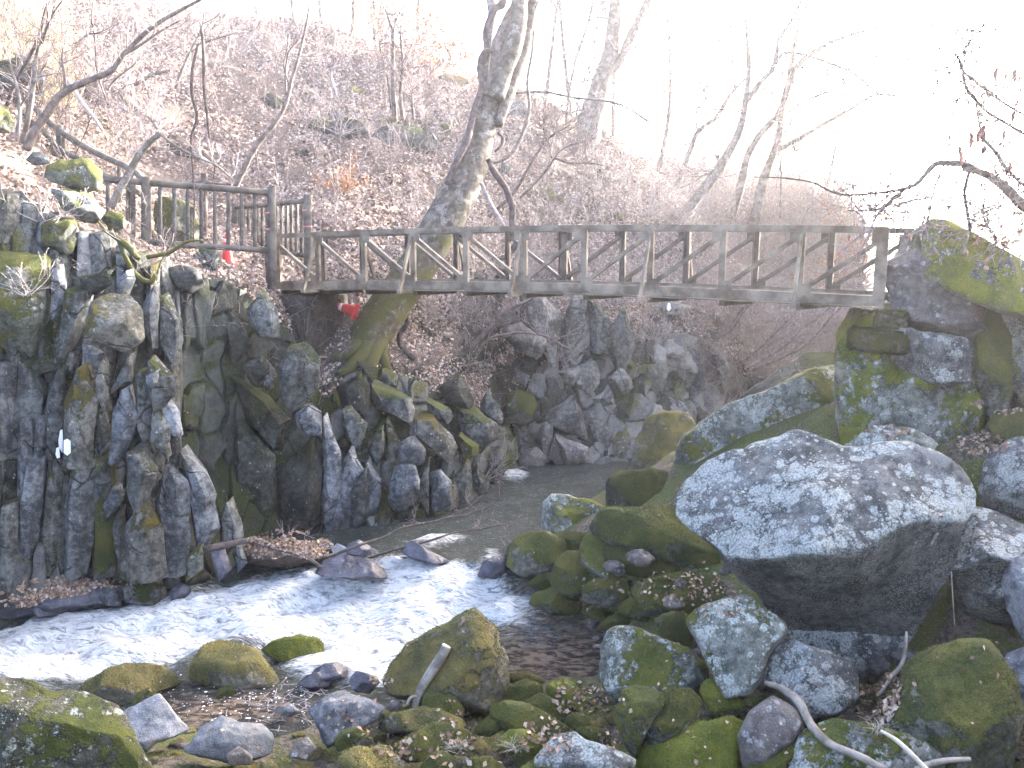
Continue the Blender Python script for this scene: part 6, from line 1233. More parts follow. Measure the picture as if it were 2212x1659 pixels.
for i, (lab, pts, w) in enumerate([
    ('slanting brown sapling right of the leaning tree above the handrail', [(960, 1390), (1100, 1260), (1180, 1140), (1260, 1000), (1340, 890), (1480, 800)], 24),
    ('second slanting sapling right of the leaning tree above the handrail', [(1160, 1270), (1260, 1170), (1340, 1080), (1440, 950), (1640, 890)], 16),
    ('short dark sapling with a hook right of the leaning tree', [(1330, 900), (1310, 800), (1325, 730)], 12),
    ('fallen dark branch on the slope below the second tree', [(1380, 1010), (1480, 1045), (1590, 1045), (1700, 1060)], 18)]):
    traced_tree('sapling', lab, 'B', [(pts, [w, w*.9, w*.7, w*.45])], BK, 24.5, (7, .8, .008))
# branch sprays below the bridge
for lab, st in [
    ('dark bent branch arching up to the bridge middle from the gully', [([(780, 640), (880, 560), (980, 460), (1090, 350), (1180, 310), (1300, 250)], [40, 36, 30, 26, 20, 12])]),
    ('thin arching branch in front of the back cliff', [([(860, 640), (960, 540), (1080, 510), (1180, 500), (1320, 520), (1430, 580), (1540, 640)], [20, 18, 18, 16, 15, 12, 8]), ([(1410, 570), (1430, 680), (1480, 790)], [9, 8, 5])]),
    ('mossy fallen branch at the cliff edge over the stream', [([(600, 790), (700, 760), (780, 720), (880, 700), (970, 665)], [16, 20, 20, 16, 9])])]:
    traced_tree('bare_branch', lab, 'E', st, BK, 21.6, (12, .8, .008), cat='branch')
# fallen branch lying across the rapid
traced_tree('fallen_branch', 'dark fallen branch lying from the left shore across the head of the rapid', '0', [
    ([(405, 1188, 14.3), (450, 1184, 14.3), (495, 1176, 14.4), (540, 1168, 14.5), (590, 1182, 14.5), (640, 1195, 14.5), (672, 1210, 14.4), (692, 1224, 14.3)], [13, 17, 15, 13, 12, 10, 9, 7]),
    ([(668, 1208, 14.4), (720, 1198, 14.6), (775, 1178, 14.8), (830, 1160, 15), (870, 1140, 15.2), (960, 1120, 15.6), (1020, 1090, 16), (1062, 1048, 16.3)], [8, 7, 6, 5, 5, 4, 3.5, 2]),
    ([(795, 1206, 14.9), (850, 1188, 15), (920, 1170, 15.2), (985, 1150, 15.4), (1040, 1142, 15.5), (1090, 1132, 15.5)], [6, 6, 5, 4, 3.5, 2.5]),
    ([(960, 1120, 15.6), (1010, 1110, 15.8), (1060, 1092, 16), (1080, 1075, 16)], [4, 3.5, 3, 2]), ([(1090, 1130, 15.5), (1098, 1150, 15.3), (1090, 1195, 15)], [2.5, 2.2, 1.5]),
    ([(575, 1178, 14.5), (610, 1164, 14.6), (640, 1144, 14.7)], [6, 5, 3])], BD, 14.5, (16, .35, .005), lo=.4, cat='branch')
# driftwood
def drift(label, crop, pts, w, Y, mat='drift', cut=None):
    return traced_tree('driftwood', label, crop, [(pts, w)] if not cut else [(pts, w)]+cut, MAT[mat], Y, (0, 0, 0), cat='driftwood')
d0 = drift('short thick driftwood leaning against the pyramid boulder with a sawn top', 'H', [(490, 1310, 9.75), (500, 1230, 9.8), (530, 1150, 9.85), (590, 1050, 9.9), (650, 960, 9.95), (688, 885, 10.0)], [44, 58, 62, 72, 74, 66], 9.8, cut=[([(500, 1200, 9.8), (460, 1210, 9.7), (430, 1260, 9.65)], [26, 24, 16])])
c_ = at(732+.337*690, 1099.9+.337*878, 10.0); dd_ = c_-at(732+.337*650, 1099.9+.337*960, 9.95); dd_ /= np.linalg.norm(dd_)
TB().tube([c_-dd_*.012, c_+dd_*.012], [.066, .062], 12).build('sawn_end', MAT['cutwood'], d0)
drift('thick dark tipped driftwood branch running out at the bottom right', '0', [(1652, 1474, 8.5), (1690, 1488, 8.4), (1725, 1515, 8.2), (1748, 1560, 8.0), (1790, 1605, 7.7), (1870, 1640, 7.4), (1950, 1690, 7.1)], [10, 17, 21, 21, 20, 19, 18], 8)
drift('slim curved grey driftwood standing before the dark hollow', '0', [(1958, 1364, 9.0), (1956, 1400, 8.9), (1948, 1435, 8.85), (1928, 1460, 8.8), (1912, 1482, 8.7), (1898, 1502, 8.65)], [5, 9, 10, 11, 9, 6], 8.8)
drift('pale peeled stick on the flat boulder at the bottom right', '0', [(1902, 1578, 7.6), (1935, 1598, 7.5), (1965, 1625, 7.4), (2012, 1672, 7.2)], [7, 11, 12, 11], 7.5, 'driftpale')
drift('stubby grey driftwood on the bottom edge at the right', '0', [(1955, 1690, 7.2), (1990, 1660, 7.3), (2040, 1644, 7.3), (2096, 1640, 7.3)], [22, 20, 15, 11], 7.3)
drift('bleached thin twig lying by the blue grey slab', 'G', [(975, 1525, 9.1), (1040, 1470, 9.2), (1120, 1440, 9.3), (1230, 1420, 9.4)], [9, 12, 11, 6], 9.2, 'twigpale')
drift('pale stick leaning on the wedge boulder at the right', '0', [(2010, 1180, 9.2), (2030, 1140, 9.25), (2055, 1100, 9.3)], [5, 10, 9], 9.2)
drift('bleached twig on the dark corner of the giant boulder hollow', '0', [(2055, 1235, 8.9), (2058, 1290, 8.9), (2062, 1350, 8.9)], [2.5, 2.5, 2], 8.9)
# mossy root on the cliff top
traced_tree('tree_root', 'thick moss covered root draping the cliff edge left of the log fence', 'A', [([(630, 1420, 15.4), (680, 1480, 15.3), (760, 1530, 15.2), (830, 1590, 15.1), (880, 1660, 15.0)], [14, 24, 40, 48, 40]), ([(760, 1540, 15.2), (800, 1640, 15.1), (870, 1760, 15.0), (960, 1810, 15.0), (1000, 1760, 15.0)], [28, 32, 40, 38, 26]), ([(940, 1650, 15.1), (1080, 1620, 15.2), (1200, 1550, 15.3), (1300, 1540, 15.4)], [30, 28, 24, 12]), ([(1000, 1790, 15.1), (1030, 1690, 15.2), (1110, 1530, 15.3)], [16, 14, 10])], MAT['mossroot'], 15.2, (8, .4, .006), cat='root')
# overhanging branch with dead leaves, right edge
ob = empty('overhanging_branch', at(2260, 470, 12.3)); tag(ob, 'overhanging branch with hanging red brown dead leaves at the right edge', 'branch')
LP = []
for nm, pts, w, mt in [
    ('branch', [(3150, 2650), (2950, 2150), (2700, 1720), (2500, 1500), (2212, 1320), (2080, 1190), (1950, 1110), (1820, 1085)], [190, 160, 120, 84, 66, 56, 46, 26], BK),
    ('branch', [(1960, 1120), (1850, 1060), (1740, 1045), (1640, 1055), (1580, 1120), (1520, 1180), (1440, 1212), (1300, 1235), (1080, 1250), (960, 1220), (860, 1170), (660, 1140), (480, 1135)], [36, 40, 40, 36, 30, 28, 22, 16, 14, 13, 12, 9, 5], BD),
    ('branch', [(1450, 1212), (1390, 1260), (1300, 1340), (1220, 1470)], [16, 14, 12, 8], BD), ('branch', [(1390, 1250), (1300, 1330), (1220, 1350), (1080, 1350)], [12, 11, 9, 6], BD),
    ('branch', [(2300, 900), (2200, 850), (2080, 780), (1980, 720), (1900, 640), (1840, 560), (1820, 460), (1800, 390), (1760, 340), (1650, 300)], [22, 20, 18, 17, 18, 18, 18, 16, 12, 6], BD),
    ('branch', [(1900, 640), (1920, 760), (1940, 900), (1940, 1080)], [12, 12, 10, 7], BD), ('branch', [(1820, 460), (1920, 540), (2010, 610), (2130, 690), (2260, 760)], [16, 16, 15, 15, 14], BD),
    ('branch', [(1800, 390), (1850, 290), (1930, 200), (1955, 150)], [10, 9, 7, 4], BD), ('branch', [(1960, 900), (2040, 990), (2100, 1080), (2212, 1190)], [20, 22, 22, 20], BK),
    ('branch', [(1860, 1100), (1830, 1240), (1850, 1370), (1870, 1480)], [22, 20, 20, 18], BD), ('branch', [(1700, 1060), (1640, 1200), (1600, 1400), (1580, 1480)], [12, 11, 10, 8], BK),
    ('branch', [(1960, 1270), (1950, 1380), (2000, 1480), (2110, 1600)], [14, 12, 10, 8], BD)]:
    _, P = limb(ob, nm, 'C', pts, w, 12.3, mt, 7, .12); 
    twiggy(ob, 'twigs', P, MAT['twig'], 5 if len(pts) > 11 else 20, .6, .0115, int(pts[0][0]+pts[0][1]) % 777, 1, .0, .25, 1.0, LP)
def leaf_tpl():
    return np.array([(0, 0, 0), (.3, .2, .04), (.62, .16, .02), (1, 0, -.06), (.62, -.16, .02), (.3, -.2, .04), (.45, 0, -.05)]), [(0, 6, 1), (1, 6, 2), (2, 6, 3), (3, 6, 4), (4, 6, 5), (5, 6, 0)]
LV, LF = leaf_tpl()
def leaf_at(p, size, dirv, parent, mat, name='leaf', roll=0):
    d = np.array(dirv, float); d /= np.linalg.norm(d); a = np.cross(d, [math.cos(roll), math.sin(roll), .1]); a /= np.linalg.norm(a); b = np.cross(d, a)
    V = p+size*(LV[:, :1]*d+LV[:, 1:2]*a*.9+LV[:, 2:]*b*2.5); return mesh_obj(name, V, LF, mat, parent)
gl = random.Random(4)
for (x, y, s) in [(1960, 830, 26), (1890, 900, 30), (1960, 960, 24), (1820, 1010, 34), (1800, 960, 22), (1740, 880, 20), (1740, 930, 14), (2045, 470, 30), (2090, 490, 20), (2165, 480, 34), (2190, 500, 26), (2160, 740, 30), (2080, 860, 28), (2130, 1080, 28), (2150, 1130, 18), (1850, 660, 18), (1780, 650, 16), (1700, 620, 12), (1940, 620, 14), (2050, 640, 16), (1580, 810, 9), (1475, 800, 7), (1640, 550, 10), (1900, 430, 9), (1930, 470, 9), (2110, 600, 14), (2170, 660, 16), (2200, 870, 18), (1890, 370, 8), (1910, 290, 10), (1860, 760, 16), (2000, 760, 12), (1925, 870, 30), (1870, 870, 26), (1840, 1040, 26), (1960, 880, 26)]:
    p = at(1466.6+.337*x, .337*(y-s*1.4), 12.1+gl.uniform(-.3, .3)); leaf_at(p, s*3.1*.337*12.2/FD, (gl.uniform(-.25, .25), gl.uniform(-.3, .3), -1), ob, MAT['leafred'], roll=gl.uniform(0, 6))

V = []; F = []
for k in range(420):
    p = LP[gl.randrange(len(LP))]; s_ = gl.uniform(.04, .10); d = np.array([gl.gauss(0, .5), gl.gauss(0, .5), -1.]); d /= np.linalg.norm(d); a = np.cross(d, [gl.gauss(0, 1), gl.gauss(0, 1), .1]); a /= np.linalg.norm(a)
    F.append(tuple(range(len(V), len(V)+4))); V += [p, p+d*s_*.5+a*s_*.26, p+d*s_, p+d*s_*.5-a*s_*.26]
tag(mesh_obj('small_leaves', np.array(V), F, MAT['leafred'], ob, smooth=False), kind='stuff')
# ------------------------------------------------------------------ shrubs and scrub
def shrub(name, label, u, v, Y, n, L, r, mat, seed, spread=1.0, up=.8, group=None, level=2, leaves=None, leafmat=None, kids=(2, 4)):
    b = at(u, v, Y); o = empty(name, b); tag(o, label, 'shrub', group); T = TB(); g = random.Random(seed); LPn = []
    for i in range(n): grow(T, b+np.array([g.uniform(-.3, .3), g.uniform(-.2, .2), 0])*L*.4, (g.gauss(0, spread), g.gauss(0, spread*.6), up), L*g.uniform(.6, 1.2), r, level, .0035, g.random(), .8, .12, kids, 6, LPn)
    tag(T.build('stems', mat, o), kind='stuff')
    if leaves:
        V = []; F = []; n0 = 0
        for i in range(leaves):
            p = LPn[g.randrange(len(LPn))]; s = g.uniform(.05, .10)*max(1, Y/22); d = np.array([g.gauss(0, 1), g.gauss(0, 1), g.gauss(-.3, 1)]); d /= np.linalg.norm(d); a = np.cross(d, [g.gauss(0, 1), g.gauss(0, 1), .3]); a /= np.linalg.norm(a)
            V.append(np.array([p, p+d*s*.5+a*s*.3, p+d*s, p+d*s*.5-a*s*.3])); F.append((n0, n0+1, n0+2, n0+3)); n0 += 4
        tag(mesh_obj('leaves', np.vstack(V), F, leafmat, o, smooth=False), kind='stuff')
    return o
TP, TWG = MAT['twigpale'], MAT['twig']
for i, (lab, u, v, Y, n, L) in enumerate([
    ('pale twiggy shrub in front of the dark hollow above the near fence', 285, 250, 21.5, 16, 1.3), ('pale tangle of twigs at the foot of the leaf slope beside the stair', 330, 300, 21, 14, 1.0),
    ('pale shrub in the outcrop hollow left of the leaning tree', 850, 350, 25.2, 14, 1.0), ('grey shrub hanging over the rock band on the slope', 735, 290, 26, 14, 1.3),
    ('pale shrub seen through the middle of the bridge truss', 1130, 610, 23.6, 16, 1.0), ('pale bush seen through the truss just right of the bridge middle', 1230, 600, 24.5, 16, 1.1),
    ('grey bush draping the top of the back cliff', 1330, 660, 24, 22, 1.2), ('pale bush fringe over the cave mouth of the back cliff', 1420, 740, 24, 20, 1.0), ('grey twig bush on the back cliff shoulder', 1500, 700, 25, 20, 1.1),
    ('spiky bare shrub on the slope left of the pale right hand trees', 1395, 470, 27.5, 16, 1.6), ('spiky bare shrub at the foot of the pale right hand trees', 1480, 480, 28, 16, 1.6),
    ('bare shrub on the cliff edge left of the stream bend', 890, 800, 20, 12, .8), ('twiggy shrub hanging over the stream at the cliff corner', 1040, 1040, 20, 14, .8),
    ('bare bush under the left part of the bridge behind the tree foot', 960, 690, 22, 14, .9), ('bare bush in the gully left of the back cliff', 1060, 700, 23, 14, 1.0), ('grey bush behind the far log fence', 720, 480, 22.5, 12, .9),
    ('tall twig thicket at the far left behind the stair handrail', 60, 200, 21.5, 12, 2.6), ('tall twig thicket between the slanting trees of the upper left', 200, 180, 22.5, 12, 2.6), ('tall bare thicket above the short bent trunk', 330, 130, 25, 12, 2.6), ('bare brush on the upper slope left of the leaning fence tree', 480, 140, 29, 12, 2.4), ('bare brush on the slope right of the leaning fence tree', 640, 180, 29, 12, 2.2), ('bare brush hanging beside the cliff top boulder', 90, 480, 14.9, 10, .7), ('thin twigs hanging on the mossy left cliff face', 60, 640, 14.0, 8, .6), ('thin twigs in the cliff recess under the fence', 430, 690, 16.4, 8, .6)]):
    shrub('bare_shrub', lab, u, v, Y, n, L, .011, TP if i % 3 != 2 else TWG, 300+i, 1.1, .7, 'bare shrubs of the gorge')
for i, (lab, u, v, Y, n, L, lv) in enumerate([
    ('rust leaved bush on the slope above the left end of the handrail', 745, 425, 24.5, 12, .9, 700), ('rust leaved bush below the skyline left of the leaning tree', 880, 130, 34, 16, 2.0, 1500),
    ('second rust bush touching the leaning tree near the skyline', 965, 150, 33, 14, 1.5, 1100), ('pale rust bush high on the skyline beside the straight sapling', 850, 70, 37, 14, 2.0, 900),
    ('reddish leaved bush seen through the right end of the bridge', 1870, 600, 24, 14, 1.8, 1000), ('brown leaved bush at the right edge behind the moss mound', 2190, 560, 15.5, 12, .9, 500)]):
    shrub('rust_bush', lab, u, v, Y, n, L, .012, MAT['bark'], 400+i, 1.0, .7, 'rust leaved bushes', 1, lv, MAT['leafrust'])
# far hillside seen through the gap on the right
FU = [1380, 1466, 1560, 1640, 1700, 1745, 1775, 1805, 1832, 1850]
FR = {1380: [(900, 30), (640, 40), (360, 50)], 1466: [(880, 31), (620, 41), (345, 51)], 1560: [(870, 32), (610, 41), (365, 50)], 1640: [(860, 32), (600, 40), (385, 48)], 1700: [(850, 32), (600, 39), (400, 46)],
      1745: [(845, 32), (600, 38), (405, 44)], 1775: [(840, 32), (610, 37), (437, 42)], 1805: [(835, 32), (630, 36), (440, 40)], 1832: [(830, 32), (660, 35), (470, 38)], 1850: [(830, 32), (720, 34), (600, 36)]}
FG = np.array([[at(u, v+40, Y-3) if k == 0 else at(u, v, Y) for k, (v, Y) in enumerate([FR[u][0]]+FR[u])]+[at(u, FR[u][2][0], FR[u][2][1])+np.array([0, 14, -3])] for u in FU])
FG = resample(resample(FG, 1, [4, 14, 14, 6]), 0, [8]*9); FG = FG + (fbm(FG*.35, 4, 77)*.7)[..., None]*np.array([.2, .3, .9])
n1_, n2_ = FG.shape[:2]; ix = np.arange(n1_*n2_).reshape(n1_, n2_)
far = mesh_obj('far_hill', FG.reshape(-1, 3), np.stack([ix[:-1, :-1], ix[1:, :-1], ix[1:, 1:], ix[:-1, 1:]], -1).reshape(-1, 4), MAT['hill'], loc=(10, 40, 0)); tag(far, 'hazy scrub covered far side of the valley', kind='structure')

def scatter(grid, n, rowlo, rowhi, ulo, uhi, g):
    a = g.uniform(ulo, uhi, n)*(grid.shape[0]-1.001); b = g.uniform(rowlo, rowhi, n)*(grid.shape[1]-1.001); i = a.astype(int); j = b.astype(int); fa_ = (a-i)[:, None]; fb_ = (b-j)[:, None]
    A, B_, C_, D_ = grid[i, j], grid[i+1, j], grid[i, j+1], grid[i+1, j+1]
    P = A*(1-fa_)*(1-fb_)+B_*fa_*(1-fb_)+C_*(1-fa_)*fb_+D_*fa_*fb_; N = np.cross(B_-A, C_-A); N /= np.linalg.norm(N, axis=1)[:, None]+1e-9
    N[N[:, 2] < 0] *= -1; ar = np.linalg.norm(np.cross(B_-A, C_-A), axis=1); return P, N, ar
def leaves_mesh(name, P, N, smin, smax, mat, label, g, lift=.02, tiltv=.55):
    n = len(P); s = g.uniform(smin, smax, n)[:, None]; Nn = N+g.normal(0, tiltv, (n, 3)); Nn /= np.linalg.norm(Nn, axis=1)[:, None]
    t = g.normal(size=(n, 3)); t -= Nn*(t*Nn).sum(1)[:, None]; t /= np.linalg.norm(t, axis=1)[:, None]; b = np.cross(Nn, t); c = P+N*(g.uniform(0, lift, n)[:, None]+.008); w = g.uniform(.26, .42, n)[:, None]; f = g.uniform(-.12, .3, n)[:, None]
    V = np.stack([c-t*s*.5, c+b*s*w+Nn*s*f, c+t*s*.5+Nn*s*.06, c-b*s*w+Nn*s*f], 1).reshape(-1, 3); q = np.arange(n)[:, None]*4
    F = np.concatenate([q+[[0, 1, 2]], q+[[0, 2, 3]]]); o = mesh_obj(name, V, F, mat, loc=(0, 0, 0), smooth=False); return tag(o, label, 'leaves', kind='stuff')
g = np.random.default_rng(12)
def hill_leaves(n, r0, r1, u0, u1, smin, smax, label, mat, nzmin=.45):
    P, N, ar = scatter(HG, n*3, r0, r1, u0, u1, g); keep = (N[:, 2] > nzmin+.12*vnoise(P*1.3, 8)) & (g.uniform(size=len(P)) < .75+.9*vnoise(P*np.array([.9, .5, .5]), 41)+.5*vnoise(P*2.3, 42)) & (g.uniform(size=len(P)) < ar/np.percentile(ar, 85)+.05); P, N = P[keep][:n], N[keep][:n]
    return leaves_mesh('leaf_litter', P, N, smin, smax, mat, label, g)
hill_leaves(95000, .33, .95, .05, 1.0, .08, .17, 'pale dry leaf litter blanketing the hillside', MAT['leaf'])
hill_leaves(26000, .20, .45, .1, 1.0, .06, .12, 'brown leaf litter caught on cliff ledges and in the gully', MAT['leaf'], .34)
# leaves on the near bank, in pockets between the stones
PK = [(1905, 1500, 50, 45, 900), (1890, 1540, 45, 25, 500), (1440, 1270, 110, 40, 450), (1290, 1270, 50, 60, 200), (1500, 1260, 60, 50, 300), (1250, 1510, 60, 35, 700), (840, 1600, 60, 30, 250), (1000, 1560, 60, 60, 350), (780, 1545, 60, 40, 150), (1180, 1590, 60, 40, 400),
      (1690, 880, 60, 20, 500), (2150, 880, 60, 20, 700), (2120, 960, 60, 25, 800), (1900, 935, 70, 15, 400), (620, 1180, 95, 36, 3500), (110, 1268, 100, 24, 2600), (220, 1255, 90, 14, 900), (40, 1290, 60, 22, 900), (600, 1520, 90, 40, 500), (820, 1480, 30, 25, 250), (1330, 1560, 40, 60, 350), (950, 1620, 200, 40, 350), (1550, 1300, 60, 40, 250)]
PP = []; PN = []
dg_ = None
bpy.context.view_layer.update(); dg_ = bpy.context.evaluated_depsgraph_get()
def drop(u, v):
    d = Vector(ray(u, v)); ok, loc, nor, i, o, m = SC.ray_cast(dg_, Vector(CAMP), d.normalized()); return (loc, nor, o) if ok else None
for u, v, ru, rv, n in PK:
    for k in range(int(n*(.42 if v < 1300 and u < 800 else .22))):
        a = g.uniform(0, 6.283); q = math.sqrt(g.uniform()); h = drop(u+ru*q*math.cos(a), v+rv*q*math.sin(a))
        if h and h[2].name.split('.')[0] not in ('stream', 'leaf_litter', 'footbridge') and h[1].z > .25 and h[0].y < 26:
            PP.append(h[0]); PN.append(h[1])
leaves_mesh('bank_leaf_litter', np.array(PP), np.array(PN), .04, .09, MAT['leafbrown'], 'brown leaves lying in pockets between the bank stones', g, .02, .45)
# scattered single leaves on stones
PP = []; PN = []
for k in range(380):
    h = drop(g.uniform(300, 2212), g.uniform(1000, 1655))
    if h and h[2].name.split('.')[0] not in ('stream', 'leaf_litter', 'bank_leaf_litter') and h[1].z > .45: PP.append(h[0]); PN.append(h[1])
leaves_mesh('bank_leaf_litter', np.array(PP), np.array(PN), .03, .07, MAT['leafbrown'], 'stray dry leaves sprinkled over the mossy stones', g, .01, .3)
# twigs, dry stems and grass over the hillside: nobody could count them
def stem_tubes(P, D, L, r, g, bend=.3):
    """many 4-point three-sided tapered tubes at once"""
    n = len(P); t = np.array([0, .33, .67, 1.])[None, :, None]; B = g.normal(0, bend, (n, 1, 3)); C2 = g.normal(0, bend*.35, (n, 4, 3)); C2[:, 0] = 0
    pts = P[:, None]+(D[:, None]*t + B*t*t*.5 + C2*t)*L[:, None, None]
    a = np.cross(D, np.array([.3, .2, 1.])); a /= np.linalg.norm(a, axis=1)[:, None]+1e-9; b = np.cross(D, a); R = (r[:, None]*np.array([1, .8, .55, .25]))[..., None, None]
    th = np.arange(3)*2.0944; ring = a[:, None, None]*np.cos(th)[None, None, :, None]+b[:, None, None]*np.sin(th)[None, None, :, None]
    V = (pts[:, :, None]+R*ring).reshape(-1, 3); q = (np.arange(n)*12)[:, None, None, None]; k = (np.arange(3)*3)[None, :, None, None]; e = np.array([[0, 1], [1, 2], [2, 0]])
    F = np.stack([q[..., 0]+k[..., 0]+e[None, None, :, 0], q[..., 0]+k[..., 0]+e[None, None, :, 1], q[..., 0]+k[..., 0]+3+e[None, None, :, 1], q[..., 0]+k[..., 0]+3+e[None, None, :, 0]], -1).reshape(-1, 4)
    return V, F, pts
def stems(name, label, P, N, lmin, lmax, r, mat, g, lean=.8, kind='stuff', kids=0, up=.5):
    n = len(P); D = N*.6+g.normal(0, lean, (n, 3))*np.array([1, .7, .5])+np.array([0, 0, up]); D /= np.linalg.norm(D, axis=1)[:, None]; L = g.uniform(lmin, lmax, n)
    V, F, pts = stem_tubes(np.asarray(P), D, L, np.full(n, r), g); VV, FF = [V], [F]; off = len(V)
    cur, cd, cl_ = pts, D, L
    for lev in range(2 if kids else 0):
        m_ = len(cur)*(kids if lev == 0 else 2); ix_ = g.integers(0, len(cur), m_); s_ = g.integers(1, 4, m_); b0 = cur[ix_, s_]; d0 = cd[ix_]+g.normal(0, .75, (m_, 3)); d0 /= np.linalg.norm(d0, axis=1)[:, None]; l0 = cl_[ix_]*g.uniform(.3, .6, m_)
        V, F, p2 = stem_tubes(b0, d0, l0, np.full(m_, max(r*(.62 if lev == 0 else .42), .0028)), g); VV.append(V); FF.append(F+off); off += len(V); cur, cd, cl_ = p2, d0, l0
    o = mesh_obj(name, np.vstack(VV), np.vstack(FF), mat); return tag(o, label, 'grass' if 'grass' in name else 'twigs', kind=kind)
P, N, ar = scatter(HG, 1500, .34, .9, .1, .95, g); stems('twig_litter', 'thin bare twigs and dry stems over the hillside', P, N, .3, 1.2, .006, MAT['twigpale'], g, 1.0, kids=3)
P, N, ar = scatter(HG, 420, .40, .88, .08, .78, g); stems('brush', 'fine leafless brush scattered over the hillside', P, N, .7, 2.4, .013, MAT['twig'], g, .5, kids=5, up=.9)
P, N, ar = scatter(HG, 420, .34, .75, .62, .99, g); stems('brush', 'pale leafless brush on the slope behind the bridge', P, N, .6, 1.9, .011, MAT['twigpale'], g, .6, kids=5, up=.7)
P, N, ar = scatter(HG, 260, .05, .5, .88, 1.0, g); stems('brush', 'leafless brush leaning over the far stream bend', P, N, .8, 2.2, .011, MAT['twig'], g, .5, kids=5, up=.8)
P, N, ar = scatter(HG, 160, .36, .7, .05, .3, g); stems('brush', 'tangled leafless brush in the upper left', P, N, 1.0, 3.0, .014, MAT['barkdark'], g, .5, kids=6, up=.9)
P, N, ar = scatter(HG, 700, .18, .42, .3, .97, g); stems('twig_litter', 'dry twigs hanging over the cliff edges', P, N, .25, .9, .005, MAT['twigpale'], g, 1.1, kids=2)
P, N, ar = scatter(FG, 1500, .05, .85, .0, .99, g); stems('twig_scrub', 'grey leafless scrub covering the far hill', P, N, .8, 3.2, .022, MAT['twig'], g, .6, kids=5)
P, N, ar = scatter(FG, 26000, .05, .9, .0, .99, g); leaves_mesh('leaf_litter', P, N, .12, .32, MAT['leaf'], 'pale dry leaves and grass on the far hill', g, .25, 1.0)
P, N, ar = scatter(FG, 3500, .05, .85, .0, .99, g); stems('twig_scrub', 'pale dead stems in the far hill scrub', P, N, .5, 2.0, .02, MAT['twigpale'], g, .9)
P, N, ar = scatter(HG, 4200, .52, .93, .04, .30, g); stems('straw_grass', 'golden straw grass on the sunny upper left slope', P, N, .4, 1.3, .008, MAT['straw'], g, .5)
P, N, ar = scatter(HG, 900, .45, .8, .74, .97, g); stems('twig_scrub', 'bare scrub on the slope shoulder right of the leaning tree', P, N, .4, 1.5, .008, MAT['twig'], g, .7)
P, N, ar = scatter(HG, 800, .78, .92, .35, .72, g); stems('twig_scrub', 'thin brush along the hill skyline', P, N, .5, 1.8, .009, MAT['twig'], g, .5)
# bare trees on the hill crest
SKU = [430, 560, 640, 700, 760, 815, 905, 1240, 1330, 60, 200, 300, 1180, 1420, 1560, 1690]
for i in range(16):
    uu = SKU[i]
    k = np.interp(uu, np.linspace(-500, 1720, nu) if False else [project(HG[q, -12])[0] for q in range(nu)], np.arange(nu)); p = HG[int(k), -12]
    if i >= 14: p = FG[int(n1_*(.35 if i == 14 else .6)), int(n2_*.7)]
    o = empty('skyline_tree', p); tag(o, 'slender leafless skyline tree, %s from the left along the hazy hill crest' % ['first', 'second', 'third', 'fourth', 'fifth', 'sixth', 'seventh', 'eighth', 'ninth', 'tenth', 'eleventh', 'twelfth', 'thirteenth', 'fourteenth', 'fifteenth', 'sixteenth'][sorted(SKU).index(uu)], 'tree', 'bare skyline trees'); T = TB(); gg = random.Random(900+i)
    base = np.array(p); H = gg.uniform(7, 11); top = base+np.array([gg.uniform(-1, 1.4), gg.uniform(-.5, .5), H]); tk = catmull([base-[0, 0, .5], base*.6+top*.4+[gg.uniform(-.4, .4), 0, 0], top], 6)
    TB().tube(tk, np.linspace(.11, .03, len(tk)), 7).build('trunk', BG, o)
    for q in range(12): kk = gg.randint(4, len(tk)-1); grow(T, tk[kk], (gg.gauss(0, 1), gg.gauss(0, .6), 1.0), H*.28, .035, 2, .006, gg.random(), .7, .3, (2, 3), 5)
    T.build('crown', MAT['twig'], o)
# dry grass tufts in the foreground
for lab, u, v, n in (('small dry grey grass tuft at the bottom edge right of centre', 1112, 1622, 70), ('dry grass tuft at the bottom edge left of centre', 985, 1618, 60), ('sparse dry grass at the foot of the round mossy boulder', 1895, 1585, 50)):
    h = drop(u, v); b = np.array(h[0]) if h else atz(u, v, .3); T = TB()
    for k in range(n):
        d = np.array([g.normal(0, .6), g.normal(0, .5)-.2, 1.]); d /= np.linalg.norm(d); L = g.uniform(.1, .22); p = b+np.array([g.normal(0, .03), g.normal(0, .03), 0])
        T.tube([p, p+d*L*.6, p+d*L+np.array([d[0]*.06, d[1]*.06, -.04])], [.003, .0025, .001], 3)
    tag(T.build('grass_tuft', MAT['greygrass']), lab, 'grass', 'dry grass tufts')
# floating foam flecks and drift sticks in the still pool
V = []; F = []; n0 = 0
for k in range(260):
    u = g.normal(470, 90) if k < 170 else g.normal(600, 60); v = g.normal(1520, 26) if k < 170 else g.normal(1515, 24); p = atz(u, v, -.452); r = abs(g.normal(0, .006))+.004; ii = n0
    for q in range(7): V.append(p+np.array([math.cos(q*.9)*r*g.uniform(.7, 1.5), math.sin(q*.9)*r, 0])); n0 += 1
    F.append(tuple(range(ii, ii+7)))
tag(mesh_obj('foam', np.array(V), F, MAT['foam'], smooth=False), 'white foam flecks floating on the still pool', 'foam', kind='stuff')
T = TB()
for k in range(90):
    p = atz(g.normal(630, 60), g.normal(1520, 24), -.44); a = g.uniform(0, 3.14); L = g.uniform(.08, .4); T.tube([p, p+np.array([math.cos(a)*L, math.sin(a)*L*.6, g.uniform(-.01, .04)])], [.006, .004], 4)
tag(T.build('drift_twigs', MAT['twigpale']), 'raft of drifted twigs at the pool edge', 'twigs', kind='stuff')
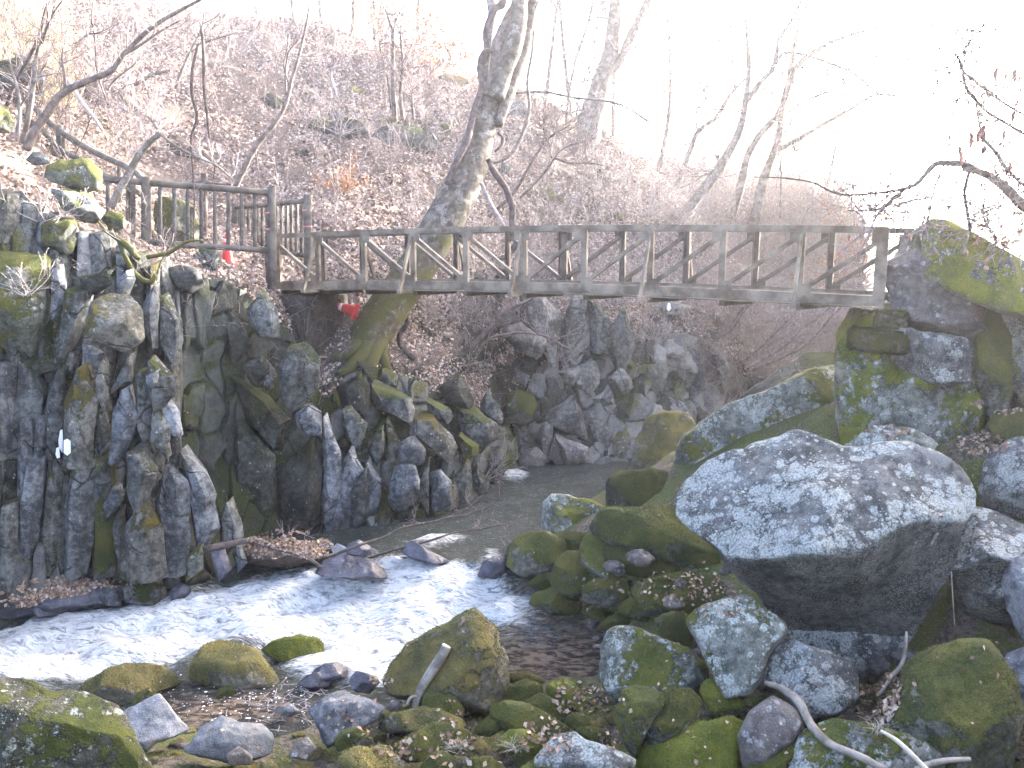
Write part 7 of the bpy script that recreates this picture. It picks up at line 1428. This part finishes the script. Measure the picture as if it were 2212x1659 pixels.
# white paint marks on the cliffs
for lab, crop, polys in (('white paint blotches on a column of the left cliff', 'D', [[(385, 1125), (400, 1120), (402, 1180), (400, 1270), (378, 1240), (374, 1190)], [(408, 1190), (430, 1180), (450, 1195), (452, 1270), (430, 1288), (408, 1270)], [(360, 1240), (378, 1232), (384, 1300), (365, 1306), (356, 1280)]]),
                     ('small white paint spot on the back cliff under the bridge', 'E', [[(2103, 330), (2113, 305), (2125, 312), (2130, 345), (2115, 362), (2103, 350)]])):
    root_ = None
    for pl_ in polys:
        V = []; F = []
        hs = [drop(*q) for q in cp(crop, pl_)]; ys = sorted(h[0].y for h in hs if h)[0]-.012; F.append(tuple(range(len(V), len(V)+len(pl_)))); V += [at(*q, ys) for q in cp(crop, pl_)]
        n = len(V); V2 = [v+np.array([0, .01, 0]) for v in V]; F2 = [tuple(i+n for i in f[::-1]) for f in F]+[(f[k], f[(k+1) % len(f)], f[(k+1) % len(f)]+n, f[k]+n) for f in F for k in range(len(f))]
        o_ = mesh_obj('paint_mark' if root_ is None else 'blotch', np.array(V+V2), F+F2, MAT['white'], root_, smooth=False)
        if root_ is None: root_ = tag(o_, lab, 'paint mark')
# ------------------------------------------------------------------ haze over the valley
hz = bmesh.new(); bmesh.ops.create_cube(hz, size=1); me = bpy.data.meshes.new('haze'); hz.to_mesh(me); hz.free()
hm = bpy.data.materials.new('haze'); hm.use_nodes = True; hm.node_tree.nodes.clear(); ho = hm.node_tree.nodes.new('ShaderNodeOutputMaterial'); hv = hm.node_tree.nodes.new('ShaderNodeVolumePrincipled')
hv.inputs['Color'].default_value = (.93, .93, .95, 1); hv.inputs['Density'].default_value = .0018; hv.inputs['Anisotropy'].default_value = .72; hm.node_tree.links.new(hv.outputs[0], ho.inputs['Volume'])
me.materials.append(hm); ha = bpy.data.objects.new('haze', me); link(ha); ha.scale = (1260, 1560, 52); ha.location = (0, 150, 17); tag(ha, 'pale backlit haze filling the valley', 'haze', kind='stuff')
if hv.inputs['Density'].default_value <= 0: bpy.data.objects.remove(ha)
